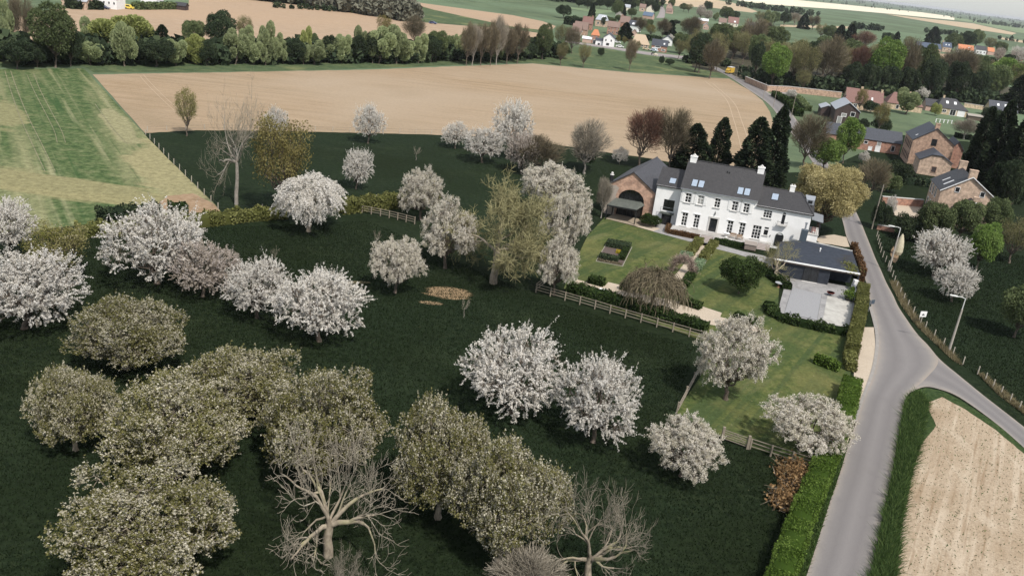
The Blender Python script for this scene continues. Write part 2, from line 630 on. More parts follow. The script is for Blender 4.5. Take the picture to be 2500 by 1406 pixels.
def p_leaf(seed, kind='leaf', a=5.0, H=11.0, zb=2.2, n=12000, nl=20, size=(0.22, 0.40), rl=(0.27, 0.42), low=-0.75, asp=1.1, bfrac=0.42, rin=0.72, tri=True):
    rng = np.random.default_rng(seed)
    b = H * bfrac; zc = H - b
    lobes = make_lobes(rng, a, b, zc, nl, rl, low, True, 0.88)
    P, D = shell(rng, lobes, n, rin, 1.0, 0.35)
    P = P + rng.normal(size=P.shape) * 0.12
    c, r, sc = lobes
    near = np.argmin(np.linalg.norm((P[:, None] - c[None]) / sc, axis=2), axis=1)
    tone = rng.uniform(0.2, 0.8, len(r))
    v = np.clip(tone[near] * 0.6 + 0.2 + rng.normal(size=n) * 0.16, 0.02, 0.98)
    CV, CF = cards(P, rng.uniform(size[0], size[1], n), rng, asp, flat=0.25, tri=tri)
    reg(kind, skeleton(rng, a, H, zb, lobes, 0.022 * H, 0.02, 2), CV, CF, v, a, H)

def p_willow(seed):
    rng = np.random.default_rng(seed)
    a, H = 4.2, 10.5
    b = 4.9; zc = H - b
    lobes = make_lobes(rng, a, b, zc, 9, (0.30, 0.50), -0.95, False, 0.72)
    n = 7500
    P, D = shell(rng, lobes, n, 0.8, 1.0, 0.4)
    d = unit(D * 0.7 + np.array([0, 0, 0.7]) + rng.normal(size=(n, 3)) * 0.3)
    v = np.clip(0.5 + 0.25 * D[:, 2] + rng.normal(size=n) * 0.15, 0.02, 0.98)
    v = np.clip(0.5 + rng.normal(size=n) * 0.2, 0.02, 0.98)
    CV, CF = cards(P, rng.uniform(0.16, 0.28, n), rng, 2.6, axis=d)
    reg('willow', skeleton(rng, a, H, 1.5, lobes, 0.28, 0.03, 2), CV, CF, v, a, H)

def p_twig(seed, dense=1.0, kind='twig', a=5.0, H=12.0, zb=2.6):
    """leafless crown of fine twigs, a haze of thin shoots on real limbs"""
    rng = np.random.default_rng(seed)
    b = H * 0.42; zc = H - b
    lobes = make_lobes(rng, a, b, zc, 15, (0.3, 0.45), -0.7)
    n = int(5200 * dense)
    P, D = shell(rng, lobes, n, 0.35, 1.0, 0.3)
    o = unit((P - np.array([0, 0, zb])) / np.array([a, a, H]))
    d = unit(o * 0.9 + D * 0.4 + np.array([0, 0, 0.35]) + rng.normal(size=(n, 3)) * 0.35)
    v = np.clip(0.5 + rng.normal(size=n) * 0.22, 0.02, 0.98)
    s = rng.uniform(0.035, 0.06, n)
    CV, CF = cards(P, s, rng, 22, axis=d)
    reg(kind, skeleton(rng, a, H, zb, lobes, 0.024 * H, 0.03, 6), CV, CF, v, a, H)

def p_dead(seed, kind='dead', spread=0.8, up=0.22, levels=4, H0=1.9, r0=0.30, kids=(3, 4), L0=2.6, haze=0, gnarl=0.24):
    """an old leafless fruit tree, branch by branch"""
    rng = np.random.default_rng(seed)
    thick, thin = [], []
    def grow(p, d, L, r, lev):
        k = 5
        P = [np.array(p)]
        dd = np.array(d)
        for i in range(k - 1):
            dd = unit(dd + rng.normal(size=3) * gnarl + np.array([0, 0, up * 0.18]))
            P.append(P[-1] + dd * L / (k - 1))
        P = np.array(P)
        rad = np.linspace(r, r * 0.6, k)
        (thick if r > 0.055 else thin).append((P, rad))
        if lev == 0: return
        nk = rng.integers(kids[0], kids[1] + 1)
        for i in range(nk):
            j = rng.integers(1, k) if i else k - 1
            ax = unit(np.cross(dd, rng.normal(size=3)))
            an = rng.uniform(0.35, 0.95) * (spread + 0.25) if i else rng.uniform(0.1, 0.4)
            nd = unit(dd * math.cos(an) + ax * math.sin(an) + np.array([0, 0, up * 0.35]))
            grow(P[j], nd, L * rng.uniform(0.55, 0.85), max(0.016, rad[j] * (0.76 if i == 0 else rng.uniform(0.45, 0.66))), lev - 1)
    top = np.array([0.06, 0.02, H0])
    P, R = limb(np.zeros(3), top, r0 * 1.3, r0 * 0.95, rng, 5, 0.03)
    thick.append((P, R))
    m = 6
    for i in range(m):
        th = i * 2 * math.pi / m + rng.uniform(-0.4, 0.4)
        el = [0.9, 0.25, 1.15, 0.2, 0.7, 0.15][i % 6] + rng.uniform(-0.1, 0.1)
        grow(top + np.array([0, 0, -0.25]), np.array([math.cos(th) * math.cos(el), math.sin(th) * math.cos(el), math.sin(el)]), L0 * rng.uniform(0.8, 1.15), r0 * rng.uniform(0.38, 0.6), levels)
    tv, tf = tubes(thick, 7)
    cv, cf = tubes(thin, 3)
    if haze:
        k = rng.integers(0, len(thin), haze)
        B = np.array([thin[i][0][rng.integers(2, 5)] for i in k])
        D = unit(np.array([thin[i][0][-1] - thin[i][0][0] for i in k]) * 0.5 + rng.normal(size=(haze, 3)) * 0.6)
        hv, hf = cards(B + D * 0.3, rng.uniform(0.025, 0.045, haze), rng, 20, axis=D)
        cv, cf = np.vstack([cv, hv]), np.vstack([cf, hf + len(cv)])
    a = np.percentile(np.abs(cv[:, :2]), 97)
    H = np.percentile(cv[:, 2], 99.7)
    tm = fast_mesh(kind + '_trunk', tv, tf)
    cm = fast_mesh(kind + '_crown', cv, cf, rng.uniform(0.2, 0.8, len(cf)))
    PROTO.setdefault(kind, []).append((tm, cm, a, H))

def p_conifer(seed, kind='conifer', a=2.7, H=12.0, n=7500, power=0.52):
    rng = np.random.default_rng(seed)
    t = rng.random(n) ** 0.75
    z = 0.4 + (H - 0.4) * (1 - t)
    th = rng.uniform(0, 2 * np.pi, n)
    lob = 1 + 0.16 * np.sin(th * 4 + z * 0.9 + seed) + 0.16 * np.sin(z * 2.3 + th * 3 + 2 * np.sin(th + seed))
    R = a * (np.clip((H - z) / H, 0, 1) ** power) * lob
    q = rng.uniform(0.72, 1.03, n)
    P = np.stack([R * q * np.cos(th), R * q * np.sin(th), z - 0.25 * R * q], 1)
    d = unit(np.stack([np.cos(th), np.sin(th), -0.15 + 0.7 * rng.random(n)], 1) + rng.normal(size=(n, 3)) * 0.25)
    v = np.clip(0.5 + 0.2 * np.sin(th * 5 + z * 1.1 + seed) + rng.normal(size=n) * 0.2, 0.02, 0.98)
    CV, CF = cards(P, rng.uniform(0.14, 0.26, n), rng, 2.2, axis=d)
    L = [(np.array([[0, 0, 0], [0, 0, H * 0.5], [0, 0, H * 0.97]]), np.array([0.28, 0.16, 0.03]))]
    reg(kind, L, CV, CF, v, a, H)

def p_drape(seed):
    """weeping leafless tree: dense brown strands hanging to the ground"""
    rng = np.random.default_rng(seed)
    a, H = 3.2, 4.4
    n = 900
    th = rng.uniform(0, 2 * np.pi, n)
    r = a * np.sqrt(rng.uniform(0.03, 1, n)) * 0.95
    top = H * (1 - 0.30 * (r / a) ** 2.2) - rng.uniform(0, 0.5, n)
    CVs, fs, vs = [], [], []
    L = []
    C, AX, S = [], [], []
    for i in range(n):
        ln = rng.uniform(0.9, top[i] * 0.95)
        k = 7
        p = np.array([r[i] * math.cos(th[i]), r[i] * math.sin(th[i]), top[i]])
        dx = unit(np.array([math.cos(th[i]), math.sin(th[i]), 0])) * 0.25
        dd = unit(dx * 2 + rng.normal(size=3) * 0.4)
        for j in range(k):
            dd = unit(dd + np.array([0, 0, -0.55]) + rng.normal(size=3) * 0.28)
            q = p + dd * ln / k
            C.append((p + q) / 2); AX.append(unit(q - p)); S.append(ln / k)
            p = q
    C = np.array(C); AX = np.array(AX)
    CV, CF = cards(C, 0.05, rng, 11, axis=AX)
    lobes = make_lobes(rng, a, 1.6, H - 1.7, 9, (0.3, 0.4), 0.0)
    reg('drape', skeleton(rng, a, H, 2.0, lobes, 0.2, 0.02, 4), CV, CF, rng.uniform(0.1, 0.9, len(C)), a, H)

for s in range(5): p_cherry(11 + s)
for s in range(4): p_cherry(31 + s, False)
for s in range(2): p_weep(41 + s)
for s in range(4): p_pear(51 + s)
for s in range(5): p_leaf(61 + s)
for s in range(3): p_leaf(71 + s, 'bush', 3.0, 3.6, 0.4, 8000, 14, (0.12, 0.24), (0.3, 0.45), -0.5, 1.1, 0.5)
for s in range(4): p_willow(81 + s)
for s in range(4): p_twig(91 + s)
p_dead(103, 'lichen', 1.0, 0.16, 4, 3.2, 0.36, (3, 4), 3.1, 9000, 0.2)
for s in range(2): p_dead(101 + s)
p_dead(105, 'deadtall', 0.85, 0.35, 4, 4.6, 0.30, (3, 4), 3.6, 0, 0.22)
p_dead(107, 'sapling', 0.5, 0.6, 2, 1.3, 0.035, (2, 3), 0.6)
for s in range(3): p_conifer(111 + s)
p_leaf(121, 'khaki', 6.5, 13.5, 2.0, 62000, 46, (0.09, 0.19), (0.15, 0.29), -0.8, 1.5, 0.45, 0.5, True)
for s in range(4): p_leaf(141 + s, 'airy', 5.0, 11.0, 2.4, 7000, 26, (0.10, 0.21), (0.17, 0.34), -0.8, 1.4, 0.42, 0.3)
p_leaf(123, 'evergreen', 3.2, 5.2, 0.6, 15000, 22, (0.09, 0.19), (0.25, 0.36), -0.8, 1.2, 0.47, 0.75)
p_drape(131)

# foliage and bark colours
LM = {
    'white': leafmat('blossom_white', [(0.0, (0.4278, 0.3956, 0.3240)), (0.35, (0.6138, 0.5796, 0.5220)), (1.0, (0.7440, 0.7176, 0.6795))], 0.2, var=0.06),
    'cream': leafmat('blossom_cream', [(0.0, (0.2850, 0.2632, 0.1564)), (0.3, (0.5510, 0.5076, 0.4140)), (1.0, (0.7030, 0.6580, 0.5980))], 0.2, var=0.06),
    'blush': leafmat('blossom_blush', [(0.0, (0.22, 0.18, 0.12)), (0.4, (0.46, 0.40, 0.34)), (1.0, (0.64, 0.58, 0.55))], 0.3, var=0.06),
    'pear': leafmat('pear_leaf_and_petal', [(0.0, (0.0714, 0.0730, 0.0208)), (0.22, (0.1386, 0.1328, 0.0480)), (0.49, (0.1974, 0.1784, 0.0840)), (0.52, (0.2688, 0.2448, 0.1600)), (0.8, (0.3780, 0.3486, 0.2640)), (1.0, (0.5040, 0.4731, 0.3840))], 0.14, var=0.10),
    'pear_green': leafmat('pear_leafing', [(0.0, (0.07, 0.08, 0.018)), (0.49, (0.19, 0.18, 0.055)), (0.53, (0.24, 0.22, 0.10)), (0.9, (0.30, 0.27, 0.14)), (1.0, (0.48, 0.45, 0.34))], 0.3, var=0.08),
    'willow': leafmat('willow_leaf', [(0.0, (0.1625, 0.2006, 0.0975)), (0.5, (0.2875, 0.3304, 0.1690)), (1.0, (0.4250, 0.4602, 0.2600))], 0.3, var=0.22),
    'willow_yellow': leafmat('willow_yellow', [(0.0, (0.20, 0.23, 0.07)), (0.5, (0.31, 0.34, 0.12)), (1.0, (0.42, 0.44, 0.19))], 0.3, var=0.15),
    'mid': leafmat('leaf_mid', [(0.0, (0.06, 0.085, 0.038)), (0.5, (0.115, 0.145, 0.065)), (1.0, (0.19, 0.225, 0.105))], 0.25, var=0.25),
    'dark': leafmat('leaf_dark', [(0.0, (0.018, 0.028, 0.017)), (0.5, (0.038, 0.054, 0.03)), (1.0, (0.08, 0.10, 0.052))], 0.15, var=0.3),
    'bright': leafmat('leaf_bright', [(0.0, (0.08, 0.14, 0.035)), (0.5, (0.16, 0.24, 0.06)), (1.0, (0.27, 0.36, 0.12))], 0.3, var=0.2),
    'olive': leafmat('leaf_olive', [(0.0, (0.0990, 0.0990, 0.0440)), (0.5, (0.1815, 0.1705, 0.0825)), (1.0, (0.2750, 0.2585, 0.1375))], 0.25, var=0.22),
    'khaki': leafmat('leaf_khaki', [(0.0, (0.1690, 0.1495, 0.0607)), (0.5, (0.3770, 0.3250, 0.1553)), (1.0, (0.5980, 0.5200, 0.2970))], 0.3, var=0.08),
    'golden': leafmat('leaf_golden', [(0.0, (0.10, 0.088, 0.03)), (0.5, (0.18, 0.155, 0.06)), (1.0, (0.27, 0.235, 0.105))], 0.3, var=0.08),
    'brown': leafmat('twig_brown', [(0.0, (0.075, 0.062, 0.042)), (0.5, (0.14, 0.118, 0.078)), (1.0, (0.22, 0.185, 0.125))], 0.0, var=0.2),
    'red': leafmat('twig_red', [(0.0, (0.085, 0.045, 0.034)), (0.5, (0.155, 0.085, 0.062)), (1.0, (0.23, 0.135, 0.10))], 0.0, var=0.15),
    'grey': leafmat('twig_grey', [(0.0, (0.15, 0.13, 0.10)), (0.5, (0.26, 0.23, 0.18)), (1.0, (0.38, 0.34, 0.28))], 0.0, var=0.15),
    'lichen': leafmat('twig_lichen', [(0.0, (0.13, 0.12, 0.055)), (0.5, (0.25, 0.23, 0.12)), (1.0, (0.36, 0.33, 0.19))], 0.0, var=0.1),
    'conifer': leafmat('conifer_needle', [(0.0, (0.010, 0.017, 0.010)), (0.5, (0.022, 0.034, 0.019)), (1.0, (0.055, 0.07, 0.035))], 0.1, var=0.2),
    'bluegreen': leafmat('leaf_bluegreen', [(0.0, (0.10, 0.15, 0.08)), (0.5, (0.19, 0.26, 0.15)), (1.0, (0.30, 0.38, 0.24))], 0.25, var=0.1),
    'box': leafmat('leaf_box', [(0.0, (0.012, 0.022, 0.008)), (0.5, (0.034, 0.054, 0.018)), (1.0, (0.08, 0.115, 0.04))], 0.2, var=0.12),
    'beechhedge': leafmat('leaf_beechhedge', [(0.0, (0.05, 0.028, 0.014)), (0.5, (0.13, 0.075, 0.04)), (1.0, (0.22, 0.14, 0.08))], 0.2, var=0.1),
    'hedge_bright': leafmat('leaf_hedge_bright', [(0.0, (0.035, 0.062, 0.012)), (0.5, (0.085, 0.135, 0.026)), (1.0, (0.17, 0.24, 0.06))], 0.25, var=0.08),
    'hedge_olive': leafmat('leaf_hedge_olive', [(0.0, (0.06, 0.065, 0.02)), (0.5, (0.14, 0.145, 0.05)), (1.0, (0.25, 0.25, 0.10))], 0.25, var=0.1),
}
BARK = surf('bark_brown', [(0.07, 0.055, 0.042), (0.15, 0.12, 0.095)], 3.0, 0.95, world=False)
BARKP = surf('bark_pale', [(0.17, 0.14, 0.105), (0.33, 0.28, 0.215)], 2.5, 0.95, world=False, big=(0.7, (0.26, 0.245, 0.13), 0.5, 0.7))
BARKG = surf('bark_grey', [(0.2, 0.18, 0.155), (0.33, 0.30, 0.26)], 2.5, 0.95, world=False)

# kind -> (prototype, crown material, bark, object name, category)
KIND = {
    'cherry': ('cherry', 'white', BARK, 'cherry_tree', 'tree'), 'cherry_r': ('cherry_r', 'cream', BARK, 'cherry_tree', 'tree'),
    'cherry_w': ('cherry_w', 'white', BARKP, 'cherry_tree', 'tree'), 'blush': ('cherry', 'blush', BARK, 'cherry_tree', 'tree'),
    'pear': ('pear', 'pear', BARKP, 'pear_tree', 'tree'), 'pear_green': ('airy', 'pear_green', BARK, 'pear_tree', 'tree'),
    'willow': ('willow', 'willow', BARK, 'willow_tree', 'tree'), 'willow_yellow': ('willow', 'willow_yellow', BARK, 'willow_tree', 'tree'),
    'mid': ('leaf', 'mid', BARK, 'leafy_tree', 'tree'), 'dark': ('leaf', 'dark', BARK, 'leafy_tree', 'tree'),
    'bright': ('leaf', 'bright', BARK, 'leafy_tree', 'tree'), 'olive': ('airy', 'olive', BARK, 'leafy_tree', 'tree'),
    'golden': ('airy', 'golden', BARK, 'leafy_tree', 'tree'),
    'khaki': ('khaki', 'khaki', BARK, 'beech_tree', 'tree'), 'evergreen': ('evergreen', 'box', BARK, 'evergreen_tree', 'tree'),
    'brown': ('twig', 'brown', BARK, 'bare_tree', 'tree'), 'red': ('twig', 'red', BARK, 'bare_tree', 'tree'),
    'grey': ('twig', 'grey', BARKG, 'bare_tree', 'tree'), 'lichen': ('lichen', 'lichen', BARKP, 'bare_tree', 'tree'),
    'dead': ('dead', 'grey', BARKP, 'dead_fruit_tree', 'tree'), 'deadtall': ('deadtall', 'grey', BARKG, 'dead_tree', 'tree'),
    'bare_small': ('dead', 'lichen', BARKP, 'bare_tree', 'tree'),
    'sapling': ('sapling', 'grey', BARKG, 'sapling', 'tree'),
    'conifer': ('conifer', 'conifer', BARK, 'conifer_tree', 'tree'), 'drape': ('drape', 'brown', BARK, 'weeping_tree', 'tree'),
    'bush_dark': ('bush', 'dark', BARK, 'shrub', 'shrub'), 'bush': ('bush', 'mid', BARK, 'shrub', 'shrub'),
    'bush_bright': ('bush', 'bright', BARK, 'shrub', 'shrub'), 'bush_box': ('bush', 'box', BARK, 'shrub', 'shrub'),
    'bush_white': ('cherry_r', 'white', BARK, 'blossom_shrub', 'shrub'), 'bush_pale': ('bush', 'bluegreen', BARK, 'shrub', 'shrub'),
    'bush_gold': ('bush', 'willow_yellow', BARK, 'shrub', 'shrub'), 'bush_brown': ('twig', 'brown', BARK, 'bare_shrub', 'shrub'),
    'bush_grey': ('twig', 'grey', BARK, 'bare_shrub', 'shrub'),
}
NVAR = {}
RNG = random.Random(7)

def locate(x0, y0, x1, y1, by=None, clear=None):
    """crown box in the picture -> base on the ground, crown radius, top height"""
    cx, cy, w, h = (x0 + x1) / 2, (y0 + y1) / 2, x1 - x0, y1 - y0
    b_y, bx = (by if by is not None else y1), cx
    for _ in range(10):
        pos = G(bx, b_y)
        s = mpp(pos)
        phi = math.atan2(CAMH, math.hypot(pos[0], pos[1]))
        a = w * s / 2
        Hs = h * s / 2
        b = math.sqrt(max(Hs * Hs - (a * math.sin(phi)) ** 2, (0.4 * Hs) ** 2)) / math.cos(phi)
        if by is not None:
            zc = (b_y - cy) * s / math.cos(phi) / math.cos(RHO)
            b = min(b, max(zc * 0.98, 0.3))
        else:
            zc = b + clear
        q = PX(pos + np.array([0, 0, zc]))
        p = PX(pos)
        bx = cx - (q[0] - p[0])
        if by is None:
            b_y = cy - (q[1] - p[1])
    return G(bx, b_y), a, zc + b

def plant(kind, box, label, by=None, clear=None, group=None, var=None, rot=None, mat=None, hs=1.0):
    proto, cm, bark, nm, cat = KIND[kind]
    if by is None and clear is None: clear = 0.6
    pos, a, H = locate(*box, by=by, clear=clear)
    L = PROTO[proto]
    k = NVAR.get(proto, 0) if var is None else var
    NVAR[proto] = k + 1
    tm, cme, pa, pH = L[k % len(L)]
    o = empty(nm, pos, RNG.uniform(0, 6.28) if rot is None else rot)
    sx = a / pa * (1.28 if proto == 'conifer' else 0.97)
    o.scale = (sx, sx, H / pH * hs)
    t = obj('trunk', tm, None, o)
    if not tm.materials: tm.materials.append(None)
    c = obj('crown', cme, None, o)
    if not cme.materials: cme.materials.append(None)
    for ob, m in ((t, bark), (c, mat or LM[cm])):
        ob.material_slots[0].link = 'OBJECT'
        ob.material_slots[0].material = m
    tag(o, label, cat, group)
    return o
# ---------------------------------------------------------------- ground, fields, roads
def rough(poly, step=14, amp=1.0, seed=1, closed=True):
    r = random.Random(seed)
    out = []
    n = len(poly)
    for i in range(n if closed else n - 1):
        a, b = poly[i], poly[(i + 1) % n]
        L = math.hypot(b[0] - a[0], b[1] - a[1])
        k = max(1, int(L / step))
        for j in range(k):
            t = j / k
            out.append((a[0] + (b[0] - a[0]) * t + (r.uniform(-amp, amp) if j else 0), a[1] + (b[1] - a[1]) * t + (r.uniform(-amp, amp) * 0.6 if j else 0)))
    return out

def sheet(name, poly, mat, z=0.02, label=None, world=False, kind='structure', parent=None):
    v = [tuple(p) if world else tuple(G(p[0], p[1])) for p in poly]
    v = [(p[0], p[1], z) for p in v]
    area = sum(v[i][0] * v[(i + 1) % len(v)][1] - v[(i + 1) % len(v)][0] * v[i][1] for i in range(len(v)))
    if area < 0: v.reverse()
    me = bpy.data.meshes.new(name)
    me.from_pydata(v, [], [tuple(range(len(v)))])
    o = obj(name, me, mat, parent)
    if not parent: tag(o, label, None, None, kind)
    return o

def smooth(pts, k=6):
    P = np.array(pts, float)
    P = np.vstack([2 * P[0] - P[1], P, 2 * P[-1] - P[-2]])
    out = []
    for i in range(1, len(P) - 2):
        for j in range(k):
            t = j / k
            p0, p1, p2, p3 = P[i - 1], P[i], P[i + 1], P[i + 2]
            out.append(0.5 * ((2 * p1) + (-p0 + p2) * t + (2 * p0 - 5 * p1 + 4 * p2 - p3) * t * t + (-p0 + 3 * p1 - 3 * p2 + p3) * t ** 3))
    out.append(P[-2])
    return np.array(out)

def ribbon(name, left, right, mat, z, label=None, nac=6, world=False):
    """strip between two edges given point by point in the picture; attribute 'across' runs 0..1"""
    Lw = smooth([p if world else G(*p)[:2] for p in left])
    Rw = smooth([p if world else G(*p)[:2] for p in right])
    k = len(Lw)
    V, A = [], []
    for i in range(k):
        for j in range(nac + 1):
            t = j / nac
            q = Lw[i] * (1 - t) + Rw[i] * t
            V.append((q[0], q[1], z)); A.append(t)
    F = [(i * (nac + 1) + j, i * (nac + 1) + j + 1, (i + 1) * (nac + 1) + j + 1, (i + 1) * (nac + 1) + j) for i in range(k - 1) for j in range(nac)]
    me = bpy.data.meshes.new(name)
    me.from_pydata(V, [], F)
    if me.polygons[0].normal.z < 0: me.flip_normals()
    at = me.attributes.new('across', 'FLOAT', 'POINT')
    at.data.foreach_set('value', A)
    o = obj(name, me, mat)
    return tag(o, label, None, None, 'structure')

def roadmat(name, stops):
    m, nt, out = _new(name)
    at = N(nt, 'ShaderNodeAttribute', attribute_name='across')
    geo = N(nt, 'ShaderNodeNewGeometry').outputs['Position']
    f0 = noise(nt, geo, 0.5, 4.0)
    ad = N(nt, 'ShaderNodeMath', operation='MULTIPLY_ADD')
    ad.inputs[1].default_value = 0.14
    nt.links.new(f0, ad.inputs[0])
    nt.links.new(at.outputs['Fac'], ad.inputs[2])
    sb = N(nt, 'ShaderNodeMath', operation='SUBTRACT')
    sb.inputs[1].default_value = 0.07
    nt.links.new(ad.outputs[0], sb.inputs[0])
    r = ramp(nt, stops)
    nt.links.new(sb.outputs[0], r.inputs[0])
    f = noise(nt, geo, 9.0, 6.0, 0.75)
    r2 = ramp(nt, [(0.3, (0.86, 0.86, 0.86)), (0.7, (1.12, 1.11, 1.1))])
    nt.links.new(f, r2.inputs[0])
    ml = N(nt, 'ShaderNodeMix', data_type='RGBA', blend_type='MULTIPLY')
    ml.inputs[0].default_value = 1.0
    nt.links.new(r.outputs[0], ml.inputs[6])
    nt.links.new(r2.outputs[0], ml.inputs[7])
    c = ml.outputs[2]
    fb = noise(nt, geo, 0.28, 5.0, 0.7)
    rb = ramp(nt, [(0.56, (0, 0, 0)), (0.64, (1, 1, 1))])
    nt.links.new(fb, rb.inputs[0])
    mfac = N(nt, 'ShaderNodeMath', operation='MULTIPLY')
    mfac.inputs[1].default_value = 0.3
    nt.links.new(rb.outputs[0], mfac.inputs[0])
    c = mixc(nt, mfac.outputs[0], c, (0.14, 0.128, 0.124))
    p = N(nt, 'ShaderNodeBsdfPrincipled')
    p.inputs['Roughness'].default_value = 0.9
    nt.links.new(c, p.inputs['Base Color'])
    nt.links.new(p.outputs[0], out.inputs[0])
    return m

def wdir(p, q):
    a, b = G(*p), G(*q)
    return math.atan2(b[1] - a[1], b[0] - a[0])

def PT(px, py, hl, hw, an, ns, na, col):
    q = G(px, py); return (q[0], q[1], hl, hw, an, ns, na, col)
ROWS = wdir((85, 182), (155, 322))
MEADOW = surf('meadow_grass', grain=(1.2, 0.3), cols=[(0.0076, 0.0132, 0.0063), (0.0130, 0.0211, 0.0099), (0.0223, 0.0310, 0.0144)], scale=1.6, rough=0.95, big=[(0.16, (0.024, 0.034, 0.016), 0.52, 0.72), (0.06, (0.0115, 0.0178, 0.0072), 0.4, 0.62), (0.021, (0.0144, 0.0244, 0.0120), 0.45, 0.7)], bump=0.18, bscale=2.6, patch=[PT(1088, 714, 3.0, 2.2, 0.2, 1.2, 2.2, (0.24, 0.17, 0.10)), PT(1052, 740, 1.6, 0.6, 0.1, 1.2, 1.8, (0.24, 0.175, 0.105)), PT(872, 690, 1.6, 0.5, 0.3, 1.2, 1.8, (0.18, 0.15, 0.09))], speck=(1.1, (0.0792, 0.0792, 0.0420), 0.755), streak=(0.9, (7, 1, 1), (0.0187, 0.0271, 0.0132), 0.5, 0.72, 0.35), spec=0.05)
FARGREEN = surf('far_pasture', grain=(0.3, 0.12), cols=[(0.0732, 0.1004, 0.0595), (0.1139, 0.1465, 0.0818)], scale=0.05, rough=0.95, big=(0.006, (0.1220, 0.1674, 0.0992), 0.45, 0.6), spec=0.05)
LAWN = surf('lawn', grain=(2.2, 0.25), cols=[(0.0458, 0.0673, 0.0217), (0.0788, 0.0976, 0.0318), (0.1143, 0.1219, 0.0452)], scale=0.9, rough=0.95, bump=0.06, bscale=5, big=[(0.09, (0.1271, 0.1254, 0.0473), 0.47, 0.7), (0.15, (0.0534, 0.0766, 0.0267), 0.5, 0.7)], speck=(2.4, (0.2160, 0.1975, 0.1029), 0.72), streak=[(0.42, (1, 60, 1), (0.052, 0.074, 0.028), 0.47, 0.53, math.radians(-30)), (0.5, (1, 9, 1), (0.12, 0.125, 0.055), 0.55, 0.75, math.radians(-38))], spec=0.05)
PLOUGH = surf('ploughed_soil', grain=(1.1, 0.10), cols=[(0.2655, 0.1942, 0.1223), (0.3229, 0.2408, 0.1593)], scale=0.35, rough=0.95, bump=0.12, bscale=1.4, stretch=(4, 1, 1), rotz=0.06,
              big=[(0.008, (0.3301, 0.2594, 0.1852), 0.42, 0.62), (0.02, (0.2440, 0.1852, 0.1186), 0.55, 0.75)], streak=[(0.30, (60, 1, 1), (0.2440, 0.1815, 0.1149), 0.48, 0.7, 0.10), (0.9, (40, 1, 1), (0.3373, 0.2594, 0.1778), 0.52, 0.75, 0.10)], spec=0.05)
PLOUGH2 = surf('upper_field_soil', grain=(0.6, 0.08), cols=[(0.3165, 0.2294, 0.1558), (0.3680, 0.2745, 0.1938)], scale=0.2, rough=0.95, streak=(0.25, (50, 1, 1), (0.2944, 0.2143, 0.1444), 0.5, 0.75, 0.12), big=(0.006, (0.3606, 0.2594, 0.1748), 0.45, 0.6), spec=0.05)
CROP = surf('young_crop', grain=(1.0, 0.32), cols=[(0.0470, 0.0779, 0.0291), (0.0770, 0.1092, 0.0444), (0.1197, 0.1377, 0.0646)], scale=0.5, rough=0.95, bump=0.05, bscale=3,
            streak=[(0.10, (14, 1, 1), (0.2565, 0.2422, 0.1333), 0.50, 0.70, ROWS), (0.33, (30, 1, 1), (0.2907, 0.2755, 0.1615), 0.56, 0.74, ROWS), (0.5, (24, 1, 1), (0.0428, 0.0808, 0.0291), 0.58, 0.7, ROWS)],
            rotz=0.0, patch=[PT(190, 462, 46, 5, -0.05, 0.16, 2.6, (0.2250, 0.2050, 0.1062)), PT(400, 400, 22, 6, ROWS, 0.18, 2.2, (0.2430, 0.2200, 0.1190)), PT(40, 440, 20, 6, 0.0, 0.15, 2.6, (0.2115, 0.1950, 0.1020)), PT(10, 280, 14, 4, ROWS, 0.15, 2.4, (0.1980, 0.1900, 0.0978)), PT(285, 300, 20, 2.5, ROWS, 0.15, 2.0, (0.2340, 0.2200, 0.1232))], spec=0.05)
RW2 = wdir((2250, 1350), (2330, 1050))
STUB = surf('stony_field', [(0.2883, 0.2225, 0.1554), (0.3441, 0.2715, 0.1932), (0.3999, 0.3248, 0.2394)], 7.0, 0.95, bump=0.05, bscale=9, grain=(5.0, 0.16),
            streak=[(1.3, (26, 1, 1), (0.4278, 0.3516, 0.2646), 0.48, 0.66, RW2), (2.0, (18, 1, 1), (0.2511, 0.1825, 0.1176), 0.55, 0.72, RW2), (0.5, (7, 1, 1), (0.4464, 0.3738, 0.2856), 0.55, 0.75, RW2 + 0.5)],
            big=(0.09, (0.2697, 0.2003, 0.1302), 0.48, 0.72), speck=(2.4, (0.0837, 0.0846, 0.0420), 0.77), spec=0.05)
SOIL = surf('bare_soil', [(0.2400, 0.1640, 0.1000), (0.3200, 0.2280, 0.1520)], 1.2, 0.95, bump=0.08, bscale=4, spec=0.05)
GRAVEL = surf('pale_gravel', [(0.3690, 0.3034, 0.2337), (0.5084, 0.4346, 0.3444)], 8.0, 0.95, bump=0.02, bscale=25, big=(0.25, (0.4100, 0.3444, 0.2706), 0.5, 0.7), spec=0.1)
PAVE = surf('grey_paving', [(0.2295, 0.2210, 0.2167), (0.3145, 0.3060, 0.3017)], 3.0, 0.85, big=(0.4, (0.2125, 0.2040, 0.1913), 0.5, 0.7))
DECK = surf('pool_deck', [(0.2435, 0.2372, 0.2345), (0.3173, 0.3102, 0.3031)], 2.5, 0.8, big=(0.5, (0.2140, 0.2080, 0.2057), 0.48, 0.66))
DECKL = surf('pale_deck', [(0.3740, 0.3612, 0.3315), (0.4590, 0.4462, 0.4080)], 2.0, 0.85, big=(0.35, (0.3060, 0.2932, 0.2677), 0.52, 0.68), stretch=(1, 1, 1))
CONC = surf('concrete_kerb', [(0.2286, 0.2132, 0.1963), (0.2959, 0.2755, 0.2555)], 4.0, 0.9)
SUNLITF = surf('sunlit_far_field', [(0.62, 0.56, 0.42), (0.72, 0.66, 0.52)], 0.01, 0.95, spec=0.05)  # cream field colour made paler, sunlight on it painted in
